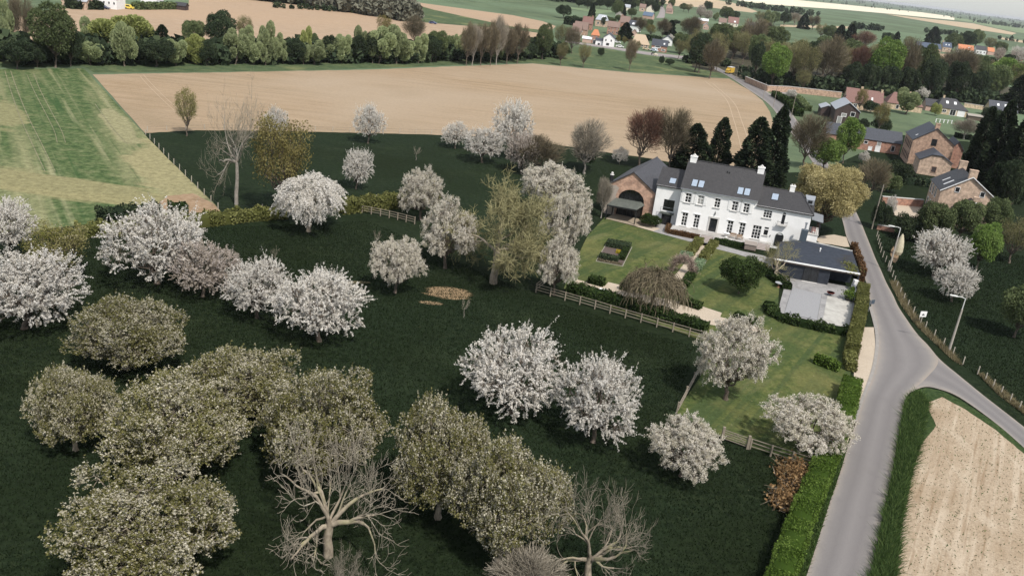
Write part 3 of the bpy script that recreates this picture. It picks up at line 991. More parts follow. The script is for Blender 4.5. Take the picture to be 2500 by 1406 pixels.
TANF = surf('tan_far_field', [(0.3910, 0.3060, 0.2040), (0.4505, 0.3570, 0.2465)], 0.02, 0.95, spec=0.05)
LIGHTG = surf('light_far_green', [(0.1320, 0.1815, 0.0990), (0.2090, 0.2585, 0.1430)], 0.01, 0.95, spec=0.05)
MARGIN = surf('grass_margin', grain=(0.8, 0.25), cols=[(0.0498, 0.0773, 0.0383), (0.0924, 0.1184, 0.0580)], scale=0.3, rough=0.95, bump=0.1, bscale=1.5, big=(0.05, (0.1421, 0.1558, 0.0719), 0.52, 0.68), spec=0.05)
VERGE = surf('verge_ground', [(0.022, 0.040, 0.014), (0.05, 0.075, 0.028)], 2.0, 0.95, bump=0.08, bscale=5, spec=0.05)
ASPH = roadmat('asphalt', [(0.0, (0.2664, 0.2294, 0.1961)), (0.06, (0.2220, 0.2035, 0.1887)), (0.16, (0.1739, 0.1613, 0.1569)), (0.3, (0.1480, 0.1376, 0.1354)), (0.5, (0.1813, 0.1687, 0.1643)), (0.7, (0.1517, 0.1406, 0.1384)), (0.86, (0.1850, 0.1717, 0.1643)), (0.95, (0.2442, 0.2183, 0.1924)), (1.0, (0.2738, 0.2331, 0.1961))])
ASPHF = roadmat('far_asphalt', [(0.0, (0.2442, 0.2146, 0.1998)), (0.5, (0.2590, 0.2331, 0.2257)), (1.0, (0.2442, 0.2146, 0.1998))])

R_ = 26000.0
gnd = [(R_ * math.cos(t * math.pi / 24), R_ * math.sin(t * math.pi / 24)) for t in range(48)]
sheet('ground', gnd, FARGREEN, 0.0, 'green pasture reaching to the horizon', world=True)
# the near meadow sheet under the orchard and the roadside pasture
sheet('meadow', [(-900, 700), (-600, 560), (0, 550), (350, 500), (352, 326), (480, 318), (700, 320), (900, 325), (1240, 336), (1460, 369), (1575, 385), (1800, 425), (2000, 420), (2200, 330), (2700, 380), (3300, 700), (3300, 1900), (1250, 2300), (-900, 1900)], MEADOW, 0.03, 'dark green orchard meadow')
sheet('field_margin', rough([(-150, 195), (0, 166), (205, 163), (230, 178), (640, 174), (900, 168), (1240, 155), (1300, 154), (1540, 175), (1780, 190), (1790, 178), (1680, 150), (1560, 133), (1440, 115), (1330, 115), (1000, 125), (640, 128), (215, 140), (-150, 160)], 20, 0.8, 3), MARGIN, 0.03, 'grass strip between the tree belt and the fields')
sheet('ploughed_field', rough([(226, 183), (640, 176), (900, 171), (1240, 158), (1300, 156), (1540, 178), (1780, 193), (1826, 219), (1862, 247), (1880, 275), (1889, 305), (1888, 345), (1880, 400), (1800, 426), (1575, 386), (1460, 370), (1240, 337), (1100, 331), (900, 326), (700, 321), (480, 319), (354, 326)], 16, 0.9, 5), PLOUGH, 0.06, 'large bare ploughed field behind the house')
sheet('crop_field', rough([(-420, 300), (-150, 200), (0, 170), (204, 168), (222, 186), (285, 255), (352, 328), (420, 398), (470, 446), (520, 495), (545, 525), (455, 533), (200, 550), (0, 575), (-500, 640)], 16, 1.0, 7), CROP, 0.06, 'patchy young green crop field at the left')
sheet('soil_patch', rough([(385, 500), (410, 480), (470, 474), (520, 498), (545, 526), (500, 531), (455, 534), (405, 520)], 10, 2.0, 11), SOIL, 0.12, 'bare brown soil at the field corner')
sheet('upper_field', rough([(-60, 60), (150, 22), (460, 21), (462, -14), (640, 4), (760, 17), (850, 29), (940, 44), (1000, 53), (1100, 61), (1250, 72), (1330, 84), (1340, 98), (1250, 112), (700, 122), (400, 125), (-60, 130)], 25, 0.4, 13), PLOUGH2, 0.08, 'sloping tan field above the tree belt')
sheet('upper_strip_field', [(880, -22), (967, 0), (1100, 18), (1250, 38), (1325, 53), (1357, 65), (1345, 77), (1250, 66), (1150, 45), (1060, 25), (1000, 9)], PLOUGH2, 0.08, 'narrow tan field strip above the car')
sheet('upper_green_field', [(1000, 9), (1060, 25), (1150, 45), (1250, 66), (1345, 77), (1330, 83), (1250, 71), (1100, 60), (1000, 52), (940, 42), (890, 25), (880, -20)], MARGIN, 0.07, 'green strip between the two tan fields')
sheet('pale_strip_field', [(1370, 17), (1500, 27), (1500, 31), (1460, 33), (1375, 19)], LIGHTG, 0.1, 'pale strip in the far green field')
sheet('village_field', [(1590, -12), (1720, -4), (1790, 8), (1850, 29), (1836, 32), (1740, 20), (1650, 16), (1605, 6)], TANF, 0.1, 'tan field above the village')
sheet('cream_field', [(1870, -6), (2050, 11), (2250, 31), (2330, 42), (2330, 50), (2175, 35), (2050, 24), (1875, 12), (1800, 2)], SUNLITF, 0.32, 'far cream field with sunlit brightness painted into its colour')
sheet('far_tan_field', [(2160, 35), (2250, 45), (2375, 58), (2482, 82), (2470, 86), (2350, 68), (2212, 45)], TANF, 0.24, 'long tan strip in the distance')
sheet('far_light_field', [(2230, 36), (2330, 44), (2600, 78), (2600, 92), (2484, 80), (2375, 56)], LIGHTG, 0.15, 'light green field by the horizon')
sheet('right_strip_field', [(2437, 91), (2620, 118), (2620, 126), (2440, 96)], TANF, 0.12, 'tan strip at the right edge')
sheet('clearing_field', rough([(2295, 132), (2330, 133), (2470, 152), (2455, 175), (2420, 196), (2370, 190), (2290, 165)], 20, 1, 15), PLOUGH2, 0.1, 'small tan field behind the wood')
for i, (x, y, w, h) in enumerate([(1995, 66, 90, 5), (2060, 98, 60, 5), (2400, 160, 30, 6)][:2]):
    sheet('far_ploughed_patch', rough([(x - w, y - h), (x + w, y), (x + w, y + h), (x - w, y)], 25, 1, i), TANF, 0.1, 'small far tan patch')

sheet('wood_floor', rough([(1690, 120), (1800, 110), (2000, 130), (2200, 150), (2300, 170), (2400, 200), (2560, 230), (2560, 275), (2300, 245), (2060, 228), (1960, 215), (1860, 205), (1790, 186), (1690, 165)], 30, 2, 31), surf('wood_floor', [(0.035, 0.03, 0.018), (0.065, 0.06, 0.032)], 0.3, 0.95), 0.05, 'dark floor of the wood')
# lawn, garden ground
sheet('lawn', rough([(1376, 706), (1398, 650), (1436, 575), (1476, 531), (1500, 540), (1600, 568), (1712, 596), (1860, 632), (1905, 668), (1898, 768), (2072, 806), (2086, 850), (2074, 925), (2040, 1015), (1990, 1142), (1775, 1075), (1650, 1008), (1723, 900), (1724, 836)], 18, 0.7, 17), LAWN, 0.06, 'mown garden lawn of the white house')
sheet('gravel_path', rough([(1388, 703), (1409, 684), (1476, 700), (1485, 690), (1514, 697), (1513, 706), (1600, 727), (1655, 736), (1708, 757), (1716, 750), (1762, 765), (1758, 775), (1850, 800), (1850, 812), (1722, 792), (1560, 752)], 20, 0.4, 19), GRAVEL, 0.09, 'pale gravel terrace along the clipped hedge')
sheet('garden_path', [(1711, 592), (1736, 598), (1712, 625), (1672, 672), (1656, 694), (1637, 685), (1652, 668), (1688, 622)], GRAVEL, 0.09, 'straight pale garden path to the steps')
sheet('house_paving', [(1593, 566), (1604, 550), (1632, 548), (1646, 552), (1640, 562), (1713, 588), (1738, 594), (1810, 614), (1862, 625), (1905, 640), (1900, 668), (1868, 668), (1876, 645), (1800, 622), (1737, 606), (1708, 598)], PAVE, 0.09, 'grey paving in front of the house')
sheet('gravel_corner', [(1556, 551), (1600, 556), (1612, 560), (1594, 566), (1552, 554)], GRAVEL, 0.095, 'pale gravel beside the barn')
sheet('barn_patio', [(1479, 535), (1499, 522), (1600, 545), (1598, 556), (1554, 554)], surf('patio_brick', [(0.24, 0.195, 0.145), (0.33, 0.275, 0.21)], 5, 0.9), 0.1, 'brown patio under the barn canopy')
sheet('driveway', [(1990, 586), (2004, 577), (2036, 574), (2066, 580), (2074, 604), (2062, 604), (2030, 598), (2002, 595)], GRAVEL, 0.09, 'pale gravel drive beside the house')
sheet('farmhouse_yard', [(2180, 525), (2186, 492), (2240, 498), (2262, 520), (2225, 540)], GRAVEL, 0.09, 'pale gravel yard of the brick farmhouse')

# roads
RL = [(1835, 1800), (1935, 1500), (1969, 1405), (1999, 1312), (2022, 1238), (2050, 1156), (2069, 1094), (2090, 1030), (2110, 970), (2128, 925), (2138, 890), (2144, 850), (2143, 815), (2138, 785), (2127, 748), (2121, 722), (2114, 690), (2104, 660), (2090, 630), (2078, 604), (2066, 578), (2058, 545), (2046, 508), (2010, 440), (1970, 376), (1935, 330), (1909, 298), (1886, 265), (1864, 245), (1826, 219), (1781, 189), (1740, 168)]
RR = [(2025, 1800), (2098, 1500), (2125, 1403), (2145, 1305), (2161, 1230), (2177, 1158), (2188, 1090), (2199, 1036), (2213, 970), (2260, 925), (2290, 885), (2270, 850), (2240, 818), (2216, 785), (2193, 750), (2180, 722), (2163, 690), (2150, 660), (2137, 632), (2126, 604), (2115, 577), (2102, 545), (2084, 508), (2044, 440), (2006, 376), (1972, 330), (1946, 296), (1920, 262), (1889, 236), (1850, 212), (1787, 183), (1745, 162)]
ribbon('road', RL, RR, ASPH, 0.10, 'grey country road past the house')
ribbon('side_road', [(2216, 962), (2256, 946), (2295, 952), (2343, 972), (2422, 1028), (2500, 1095), (2640, 1230), (2900, 1500)],
       [(2213, 840), (2250, 836), (2300, 884), (2340, 917), (2400, 966), (2500, 1044), (2650, 1165), (2950, 1420)], ASPH, 0.094, 'side road leaving the junction to the right')
ribbon('roadside_gravel', [(2098, 800), (2092, 840), (2088, 880), (2084, 920), (2086, 970), (2068, 1040), (2040, 1120)], [(2133, 800), (2136, 840), (2133, 880), (2124, 920), (2108, 966), (2080, 1050), (2052, 1130)], GRAVEL, 0.085, 'pale gravel shoulder between hedge and road')
ribbon('kerb_strip', [(2121, 752), (2130, 785), (2136, 815), (2136, 850), (2130, 890), (2120, 925), (2103, 970), (2082, 1030)], [(2128, 748), (2139, 785), (2144, 815), (2145, 850), (2139, 890), (2129, 925), (2111, 970), (2091, 1030)], CONC, 0.125, 'concrete gutter strip along the bend')
ribbon('village_road', [(1380, 104), (1440, 113), (1500, 122), (1560, 132), (1625, 141), (1690, 148)], [(1380, 100), (1440, 108), (1500, 116), (1560, 125), (1625, 133), (1690, 140)], ASPHF, 0.11, 'grey road along the edge of the village')
ribbon('village_lane', [(1602, 45), (1610, 30), (1612, 18), (1607, 8)], [(1622, 45), (1624, 30), (1620, 18), (1612, 8)], ASPHF, 0.11, 'grey lane climbing through the village')
ribbon('wall_lane', [(1880, 233), (1910, 231), (1950, 233)], [(1884, 226), (1910, 226), (1950, 229)], ASPHF, 0.105, 'lane along the brick garden wall')
ribbon('farm_track', [(150, 588), (330, 561), (460, 543), (560, 530), (690, 520), (850, 508), (1000, 494)], [(150, 580), (330, 554), (460, 537), (560, 523), (690, 513), (850, 502), (1000, 489)], surf('track_dust', [(0.40, 0.35, 0.29), (0.5, 0.44, 0.37)], 2.0, 0.95), 0.11, 'pale farm track below the fields')
sheet('stony_field', rough([(2236, 962), (2300, 961), (2345, 986), (2430, 1042), (2500, 1106), (3300, 1650), (3300, 1950), (2085, 1850), (2177, 1403), (2189, 1285), (2205, 1180), (2226, 1095), (2262, 1040), (2248, 990)], 14, 3.0, 21), STUB, 0.07, 'stony pale field at the lower right')
sheet('right_verge', rough([(2212, 976), (2232, 955), (2262, 948), (2300, 956), (2345, 978), (2430, 1034), (2520, 1112), (2505, 1114), (2430, 1050), (2345, 994), (2300, 970), (2262, 985), (2285, 1040), (2240, 1095), (2222, 1180), (2200, 1285), (2188, 1403), (2180, 1500), (2100, 1500), (2127, 1403), (2147, 1305), (2180, 1158), (2200, 1036)], 14, 1.5, 23), VERGE, 0.076, 'lush grass verge right of the road')
sheet('roadside_verge', rough([(1930, 1500), (1968, 1405), (1998, 1312), (2021, 1238), (2049, 1156), (2075, 1075), (2066, 1075), (2030, 1130), (1990, 1200), (1940, 1330), (1900, 1500)], 14, 1.0, 25), VERGE, 0.07, 'grass verge left of the road')
# bare earth patches in the grass
for i, (x, y, w, h) in enumerate([(2185, 622, 12, 26), (2330, 612, 14, 6)]):
    rr = random.Random(i)
    poly = [(x + w * math.cos(t) * rr.uniform(0.55, 1), y + h * math.sin(t) * rr.uniform(0.55, 1)) for t in np.linspace(0, 6.28, 17)[:-1]]
    sheet('earth_patch', rough(poly, 5, 1.8, i), SOIL, 0.075, 'patch of bare earth in the grass')
# tractor tramlines in the crop and in the ploughed field: pressed wheel tracks
TRACK = surf('wheel_track', [(0.10, 0.11, 0.055), (0.25, 0.22, 0.14)], 1.0, 0.95)
TRACK2 = surf('wheel_track_soil', [(0.3744, 0.2847, 0.1950), (0.4134, 0.3198, 0.2262)], 1.0, 0.95)
def track(pts, wpx, mat, z):
    ribbon('wheel_track', [(x - wpx / 2, y) for x, y in pts], [(x + wpx / 2, y) for x, y in pts], mat, z, 'pressed wheel track in the field', 1)
track([(12, 174), (24, 215), (46, 280), (75, 345), (110, 420)], 2.2, TRACK, 0.10)
track([(26, 174), (40, 215), (66, 280), (98, 345), (135, 420)], 2.2, TRACK, 0.10)
track([(66, 184), (84, 225), (110, 275), (132, 320), (140, 350)], 1.8, TRACK, 0.10)
track([(82, 182), (100, 225), (126, 275), (150, 320), (160, 350)], 1.8, TRACK, 0.10)
track([(232, 255), (250, 280), (280, 320), (310, 352)], 2.0, TRACK, 0.10)
track([(342, 187), (360, 208), (392, 240), (426, 272)], 1.6, TRACK2, 0.10)
track([(350, 184), (372, 208), (404, 240), (440, 272)], 1.6, TRACK2, 0.10)
track([(1722, 200), (1770, 240), (1790, 290), (1805, 345), (1812, 390)], 1.8, TRACK2, 0.10)
track([(1740, 205), (1790, 250), (1810, 295), (1826, 345), (1830, 390)], 1.8, TRACK2, 0.10)

# grass blades, one mass each
def blades(name, poly, n, h, w, mat, seed, label, z=0.0, lean=0.35, maxd=1e9):
    rng = np.random.default_rng(seed)
    W_ = np.array([G(*p)[:2] for p in poly])
    lo, hi = W_.min(0), W_.max(0)
    pts = []
    got = 0
    x, y = W_[:, 0], W_[:, 1]
    while got < n:
        Q = rng.uniform(lo, hi, size=(n * 2, 2))
        ins = np.zeros(len(Q), bool)
        j = len(W_) - 1
        for i in range(len(W_)):
            c = ((y[i] > Q[:, 1]) != (y[j] > Q[:, 1])) & (Q[:, 0] < (x[j] - x[i]) * (Q[:, 1] - y[i]) / (y[j] - y[i] + 1e-12) + x[i])
            ins ^= c
            j = i
        Q = Q[ins]
        pts.append(Q); got += len(Q)
    Q = np.concatenate(pts)[:n]
    P = np.column_stack([Q, np.full(n, z)])
    th = rng.uniform(0, 2 * np.pi, n)
    s = np.column_stack([np.cos(th), np.sin(th), np.zeros(n)]) * (w * rng.uniform(0.5, 1.2, n))[:, None]
    hh = h * rng.uniform(0.45, 1.25, n)
    tip = P + np.column_stack([rng.normal(size=n) * lean * hh, rng.normal(size=n) * lean * hh, hh])
    V = np.stack([P - s, P + s, tip], 1).reshape(-1, 3)
    me = fast_mesh(name, V, np.arange(3 * n).reshape(n, 3), np.clip(rng.normal(0.5, 0.2, n), 0, 1))
    return tag(obj(name, me, mat), label, None, None, 'stuff')
GRASSD = leafmat('grass_dark', [(0.0, (0.0083, 0.0140, 0.0066)), (0.6, (0.0158, 0.0252, 0.0119)), (1.0, (0.0338, 0.0448, 0.0211))], 0.25)
GRASSV = leafmat('grass_verge', [(0.0, (0.016, 0.032, 0.011)), (0.5, (0.05, 0.085, 0.027)), (1.0, (0.14, 0.19, 0.065))], 0.3)
GRASSDRY = leafmat('grass_dry', [(0.0, (0.12, 0.10, 0.05)), (0.5, (0.25, 0.21, 0.12)), (1.0, (0.38, 0.33, 0.21))], 0.3)
blades('meadow_grass', [(-60, 660), (250, 570), (900, 540), (1300, 720), (1700, 850), (1640, 1010), (1960, 1160), (1880, 1440), (-60, 1440)], 150000, 0.17, 0.06, GRASSD, 1, 'dark meadow grass under the orchard trees', 0.03)
blades('verge_grass', [(2214, 985), (2240, 962), (2262, 990), (2240, 1095), (2216, 1180), (2196, 1285), (2184, 1403), (2170, 1460), (2108, 1460), (2130, 1403), (2150, 1305), (2183, 1158), (2202, 1036)], 30000, 0.75, 0.055, GRASSV, 2, 'tall grass on the verge right of the road', 0.07, 0.6)
blades('verge_grass', [(1968, 1400), (1998, 1312), (2021, 1238), (2049, 1156), (2062, 1100), (2040, 1110), (1990, 1200), (1945, 1330), (1925, 1440), (1950, 1440)], 9000, 0.3, 0.045, GRASSV, 3, 'rough grass strip between hedge and road', 0.07, 0.5)
blades('pasture_grass', [(2130, 590), (2200, 560), (2560, 640), (2560, 1030), (2400, 930), (2290, 850), (2190, 720)], 40000, 0.18, 0.06, GRASSD, 4, 'pasture grass right of the road', 0.03)
blades('dry_grass', [(2172, 690), (2190, 690), (2215, 745), (2255, 800), (2330, 870), (2350, 895), (2325, 880), (2240, 800), (2205, 755)], 3500, 0.55, 0.05, GRASSDRY, 5, 'dry grass along the roadside fence', 0.03, 0.5)
blades('dry_grass', [(2385, 912), (2400, 918), (2500, 1000), (2500, 1012), (2440, 968)], 1800, 0.5, 0.05, GRASSDRY, 6, 'dry grass along the side road fence', 0.03, 0.5)
blades('field_weeds', [(2236, 962), (2300, 961), (2345, 986), (2430, 1042), (2500, 1106), (2500, 1406), (2180, 1406), (2226, 1095), (2262, 1040)], 1800, 0.12, 0.05, GRASSV, 7, 'green weeds sprouting in the stony field', 0.07, 0.8)
# ---------------------------------------------------------------- the white country house
WHITE = surf('white_render', [(0.74, 0.735, 0.725), (0.80, 0.795, 0.785)], 0.8, 0.8, world=False, big=(0.35, (0.70, 0.69, 0.675), 0.52, 0.75))
WPAINT = plain('white_paint', (0.78, 0.775, 0.765), 0.5, vary=0.05)
SILL = plain('pale_stone', (0.55, 0.535, 0.51), 0.8)
SLATE = tilemat('dark_roof_tiles', (0.026, 0.025, 0.027), (0.048, 0.046, 0.048), 0.26)
SLATEB = tilemat('barn_slates', (0.036, 0.036, 0.041), (0.072, 0.071, 0.080), 0.3)
GLASS = glassmat('dark_glass')
GLASSC = plain('curtained_glass', (0.30, 0.30, 0.29), 0.2)
SKYG = plain('skylight_glass', (0.30, 0.36, 0.44), 0.06, spec=0.8)
BLACK = plain('black_metal', (0.015, 0.016, 0.018), 0.45)
ZINC = plain('zinc', (0.30, 0.32, 0.35), 0.45, metal=0.3)
ZINCG = surf('green_zinc', [(0.075, 0.085, 0.075), (0.115, 0.125, 0.11)], 2.0, 0.6, world=False)
BRICKB = brickmat('barn_brick', (0.34, 0.175, 0.115), (0.46, 0.27, 0.185), (0.46, 0.40, 0.34))
BRICKM = plain('grey_render_patch', (0.36, 0.31, 0.265), 0.9)
WOODD = plain('dark_wood', (0.10, 0.075, 0.055), 0.8)
STONE = surf('terrace_stone', [(0.33, 0.315, 0.30), (0.44, 0.425, 0.405)], 2.0, 0.85, world=False, big=(0.4, (0.30, 0.28, 0.26), 0.5, 0.68))
STEPM = plain('step_stone', (0.36, 0.315, 0.295), 0.85)
RED = plain('red_paint', (0.42, 0.07, 0.05), 0.6)

HO, HR = np.array([25.91, 143.86, 0.0]), math.radians(-12.5)
HX = np.array([math.cos(HR), math.sin(HR), 0]); HY = np.array([-math.sin(HR), math.cos(HR), 0])
SH = 0.07
def HL(u, y, z=0.0):
    return HO + HX * (u + SH * y) + HY * y + np.array([0, 0, z])

house = empty('country_house', HO, HR)
tag(house, 'long white country house with dark roofs, brick arched barn attached at its left', 'house')

def wall_open(mb, u0, u1, z0, z1, y, ops, rev=0.16):
    us = sorted({u0, u1, *[o[0] for o in ops], *[o[1] for o in ops]})
    zs = sorted({z0, z1, *[o[2] for o in ops], *[o[3] for o in ops]})
    for i in range(len(us) - 1):
        for j in range(len(zs) - 1):
            cu, cz = (us[i] + us[i + 1]) / 2, (zs[j] + zs[j + 1]) / 2
            if any(o[0] < cu < o[1] and o[2] < cz < o[3] for o in ops): continue
            mb.add([(us[i], y, zs[j]), (us[i + 1], y, zs[j]), (us[i + 1], y, zs[j + 1]), (us[i], y, zs[j + 1])], [(0, 1, 2, 3)])
    for a, b, c, d in ops:
        q = y + rev
        for p in ([(a, y, c), (a, q, c), (a, q, d), (a, y, d)], [(b, y, c), (b, y, d), (b, q, d), (b, q, c)],
                  [(a, y, d), (a, q, d), (b, q, d), (b, y, d)], [(a, y, c), (b, y, c), (b, q, c), (a, q, c)]):
            mb.add(p, [(0, 1, 2, 3)])

def window(parent, u0, u1, z0, z1, y, nx, rows, fm=None, gm=None, sill=True, head=True, fw=0.055, mw=0.036, sh=SH, name='window'):
    """frame in the reveal at depth y; rows = heights of the glazing bars as fractions"""
    fm, gm = fm or WPAINT, gm or GLASS
    f = MB(sh)
    d0, d1 = y - 0.03, y + 0.04
    f.box(u0, u0 + fw, d0, d1, z0, z1).box(u1 - fw, u1, d0, d1, z0, z1)
    f.box(u0 + fw, u1 - fw, d0, d1, z0, z0 + fw).box(u0 + fw, u1 - fw, d0, d1, z1 - fw, z1)
    for i in range(1, nx):
        c = u0 + (u1 - u0) * i / nx
        f.box(c - mw, c + mw, d0 + 0.004, d1 - 0.004, z0 + fw, z1 - fw)
    for r in rows:
        c = z0 + (z1 - z0) * abs(r)
        w = mw * (1.25 if r < 0 else 0.6)
        f.box(u0 + fw, u1 - fw, d0 + 0.008, d1 - 0.008, c - w, c + w)
    o = f.build(name, fm, parent)
    MB(sh).box(u0 + 0.02, u1 - 0.02, y + 0.012, y + 0.03, z0 + 0.02, z1 - 0.02).build('pane', gm, o)
    if sill:
        MB(sh).box(u0 - 0.16, u1 + 0.16, y - 0.28, y - 0.125, z0 - 0.09, z0 - 0.012).build('sill', SILL, o)
    if head:
        MB(sh).box(u0 - 0.14, u1 + 0.14, y - 0.26, y - 0.125, z1 + 0.05, z1 + 0.16).build('lintel', WPAINT, o)
    return o

def gable_box(name, u0, u1, y0, y1, z0, ze, zr, yr, mat, front=None, rev=0.16, sh=SH, parent=None):
    mb = MB(sh)
    wall_open(mb, u0, u1, z0, ze, y0, front or [], rev)
    for u, fl in ((u0, False), (u1, True)):
        p = [(u, y0, z0), (u, y1, z0), (u, y1, ze), (u, yr, zr - 0.05), (u, y0, ze)]
        mb.add(p if fl else p[::-1], [(0, 1, 2, 3, 4)])
    mb.add([(u0, y1, z0), (u1, y1, z0), (u1, y1, ze), (u0, y1, ze)], [(3, 2, 1, 0)])
    return mb.build(name, mat, parent or house)

RV = 0.12
# main block
UP = [(0.87, 1.81), (2.93, 3.86), (5.70, 6.60), (8.56, 9.46), (10.42, 11.32)]
DN = [(0.93, 1.83), (2.93, 3.83), (8.45, 9.35), (10.44, 11.34)]
ops = [(a, b, 5.08, 6.64) for a, b in UP] + [(a, b, 1.05, 3.32) for a, b in DN] + [(5.55, 6.78, 0.88, 3.22)]
gable_box('main_wall', 0, 12.4, 0, 9, 0, 7.55, 11.3, 4.5, WHITE, ops)
for i, (a, b) in enumerate(UP):
    w = window(house, a, b, 5.08, 6.64, RV, 2, [-0.66, 0.33], gm=GLASSC if i == 1 else None)
    if i != 2:
        for s0, s1 in ((a - 0.62, a - 0.1), (b + 0.1, b + 0.62)):
            m = MB(SH).box(s0, s1, -0.07, -0.02, 5.05, 6.67)
            for k in range(9):
                m.box(s0 + 0.06, s1 - 0.06, -0.085, -0.072, 5.15 + k * 0.165, 5.22 + k * 0.165)
            m.build('shutter', WPAINT, house)
for a, b in DN:
    window(house, a, b, 1.05, 3.32, RV, 2, [-0.72, 0.5, 0.25])
dr = MB(SH).box(5.60, 6.73, 0.10, 0.15, 0.9, 3.18).build('front_door', BLACK, house)
MB(SH).box(5.75, 6.58, 0.085, 0.1, 1.1, 3.05).build('door_glass', GLASS, dr)
MB(SH).box(5.30, 5.55, -0.09, 0.02, 0.86, 3.22).box(6.78, 7.03, -0.09, 0.02, 0.86, 3.22).box(5.30, 7.03, -0.12, 0.03, 3.222, 3.5).build('door_surround', SILL, house)
MB(SH).box(6.1, 6.24, -0.2, -0.03, 3.85, 4.2).tube((6.17, -0.12, 4.2), (6.17, -0.12, 4.5), 0.03).build('wall_lantern', BLACK, house)
for u in (2.35, 9.95):
    MB(SH).lathe([(0.18, 0), (0.18, 0.05)], 12).build('oval_vent', SILL, house, (u, -0.03, 6.95)).rotation_euler = (math.pi / 2, 0, 0)
MB(SH).box(-0.12, 12.52, -0.22, 0.0, 7.22, 7.46).box(-0.06, 12.46, -0.1, -0.002, 7.08, 7.215).build('cornice', WPAINT, house)
MB(SH).slab([(-0.2, -0.38, 7.36), (12.6, -0.38, 7.36), (12.6, 4.5, 11.42), (-0.2, 4.5, 11.42)], 0.14).slab([(-0.2, 9.4, 7.36), (12.6, 9.4, 7.36), (12.6, 4.5, 11.42), (-0.2, 4.5, 11.42)], 0.14).build('main_roof', SLATE, house)
MB(SH).box(-0.2, 12.6, 4.38, 4.62, 11.34, 11.48).build('ridge_tiles', SLATE, house)
MB(SH).box(-0.1, 12.5, -0.44, -0.3, 7.3, 7.4).build('gutter', ZINC, house)
def on_slope(u0, u1, t0, t1, e, r, mat, name, up=0.05, frame=True, mb_sh=SH):
    """rectangle on the roof slope between eave point e=(y,z) and ridge r"""
    def p(t, k): return (e[0] + (r[0] - e[0]) * t - k * 0.64, e[1] + (r[1] - e[1]) * t + k * 0.77)
    a, b = p(t0, up), p(t1, up)
    o = MB(mb_sh).slab([(u0, a[0], a[1]), (u1, a[0], a[1]), (u1, b[0], b[1]), (u0, b[0], b[1])], 0.1).build(name, BLACK, house)
    a, b = p(t0 + 0.012, up + 0.02), p(t1 - 0.012, up + 0.02)
    MB(mb_sh).slab([(u0 + 0.08, a[0], a[1]), (u1 - 0.08, a[0], a[1]), (u1 - 0.08, b[0], b[1]), (u0 + 0.08, b[0], b[1])], 0.015).build('pane', mat, o)
ME, MR = (-0.38, 7.36), (4.5, 11.42)
for u in (1.35, 2.45, 8.85, 9.95):
    on_slope(u, u + 1.0, 0.12, 0.36, ME, MR, SKYG, 'skylight')
for u in (0.08, 11.25):
    ch = MB(SH).box(u, u + 1.05, 4.0, 4.9, 10.4, 11.95).box(u - 0.07, u + 1.12, 3.93, 4.97, 11.95, 12.07).build('chimney', WHITE, house)
    MB(SH).add([(u + 0.1, 4.05, 12.07), (u + 0.95, 4.05, 12.07), (u + 0.95, 4.85, 12.07), (u + 0.1, 4.85, 12.07), (u + 0.52, 4.2, 12.5), (u + 0.52, 4.7, 12.5)], [(0, 1, 4), (1, 2, 5, 4), (2, 3, 5), (3, 0, 4, 5)]).build('chimney_cowl', SILL, ch)
MB(SH).box(6.5, 6.62, 3.2, 3.4, 10.2, 10.75).box(6.85, 6.97, 3.2, 3.4, 10.2, 10.7).build('roof_vent', BLACK, house)
MB(SH).tube((0.06, -0.06, 0.85), (0.06, -0.06, 7.25), 0.05).build('downpipe', ZINC, house)
# link wing
LY = 2.0
gable_box('link_wall', -4.3, -0.002, LY, 10, 0, 6.85, 9.05, 6, WHITE, [(-2.75, -0.92, 2.55, 4.5), (-2.7, -1.0, 0.05, 2.0)])
w = window(house, -2.75, -0.92, 2.55, 4.5, LY + RV, 2, [], BLACK, GLASS, False, False, 0.06, 0.03)
d = MB(SH).box(-2.7, -1.0, LY + 0.1, LY + 0.15, 0.05, 2.0).build('glazed_door', GLASS, house)
MB(SH).box(-2.7, -2.62, LY + 0.06, LY + 0.099, 0.05, 2.0).box(-1.08, -1.0, LY + 0.06, LY + 0.099, 0.05, 2.0).box(-1.9, -1.82, LY + 0.06, LY + 0.099, 0.05, 2.0).box(-2.62, -1.9, LY + 0.06, LY + 0.099, 1.3, 1.37).box(-1.82, -1.08, LY + 0.06, LY + 0.099, 1.3, 1.37).build('door_frame', BLACK, d)
MB(SH).box(-3.05, -0.7, LY - 0.75, LY - 0.003, 2.12, 2.36).build('balcony_tray', ZINCG, house)
for u in (-2.98, -0.77):
    MB(SH).box(u - 0.03, u + 0.03, LY - 0.7, LY - 0.64, 2.36, 3.3).build('balcony_post', ZINC, house)
MB(SH).box(-2.95, -0.8, LY - 0.69, LY - 0.66, 3.26, 3.3).build('balcony_rail', ZINC, house)
MB(SH).box(-4.35, -0.005, LY - 0.2, LY - 0.002, 6.6, 6.82).build('cornice', WPAINT, house)
MB(SH).slab([(-4.5, LY - 0.35, 6.72), (-0.02, LY - 0.35, 6.72), (-0.02, 6, 9.15), (-4.5, 6, 9.15)], 0.14).slab([(-4.5, 10.3, 6.72), (-0.02, 10.3, 6.72), (-0.02, 6, 9.15), (-4.5, 6, 9.15)], 0.14).build('link_roof', SLATE, house)
on_slope(-2.6, -1.45, 0.2, 0.48, (LY - 0.35, 6.72), (6, 9.15), SKYG, 'skylight')
MB(SH).tube((-0.12, LY - 0.08, 0.1), (-0.12, LY - 0.08, 6.6), 0.05).tube((-4.34, LY - 0.08, 0.1), (-4.34, LY - 0.08, 5.3), 0.05).build('downpipe', BLACK, house)
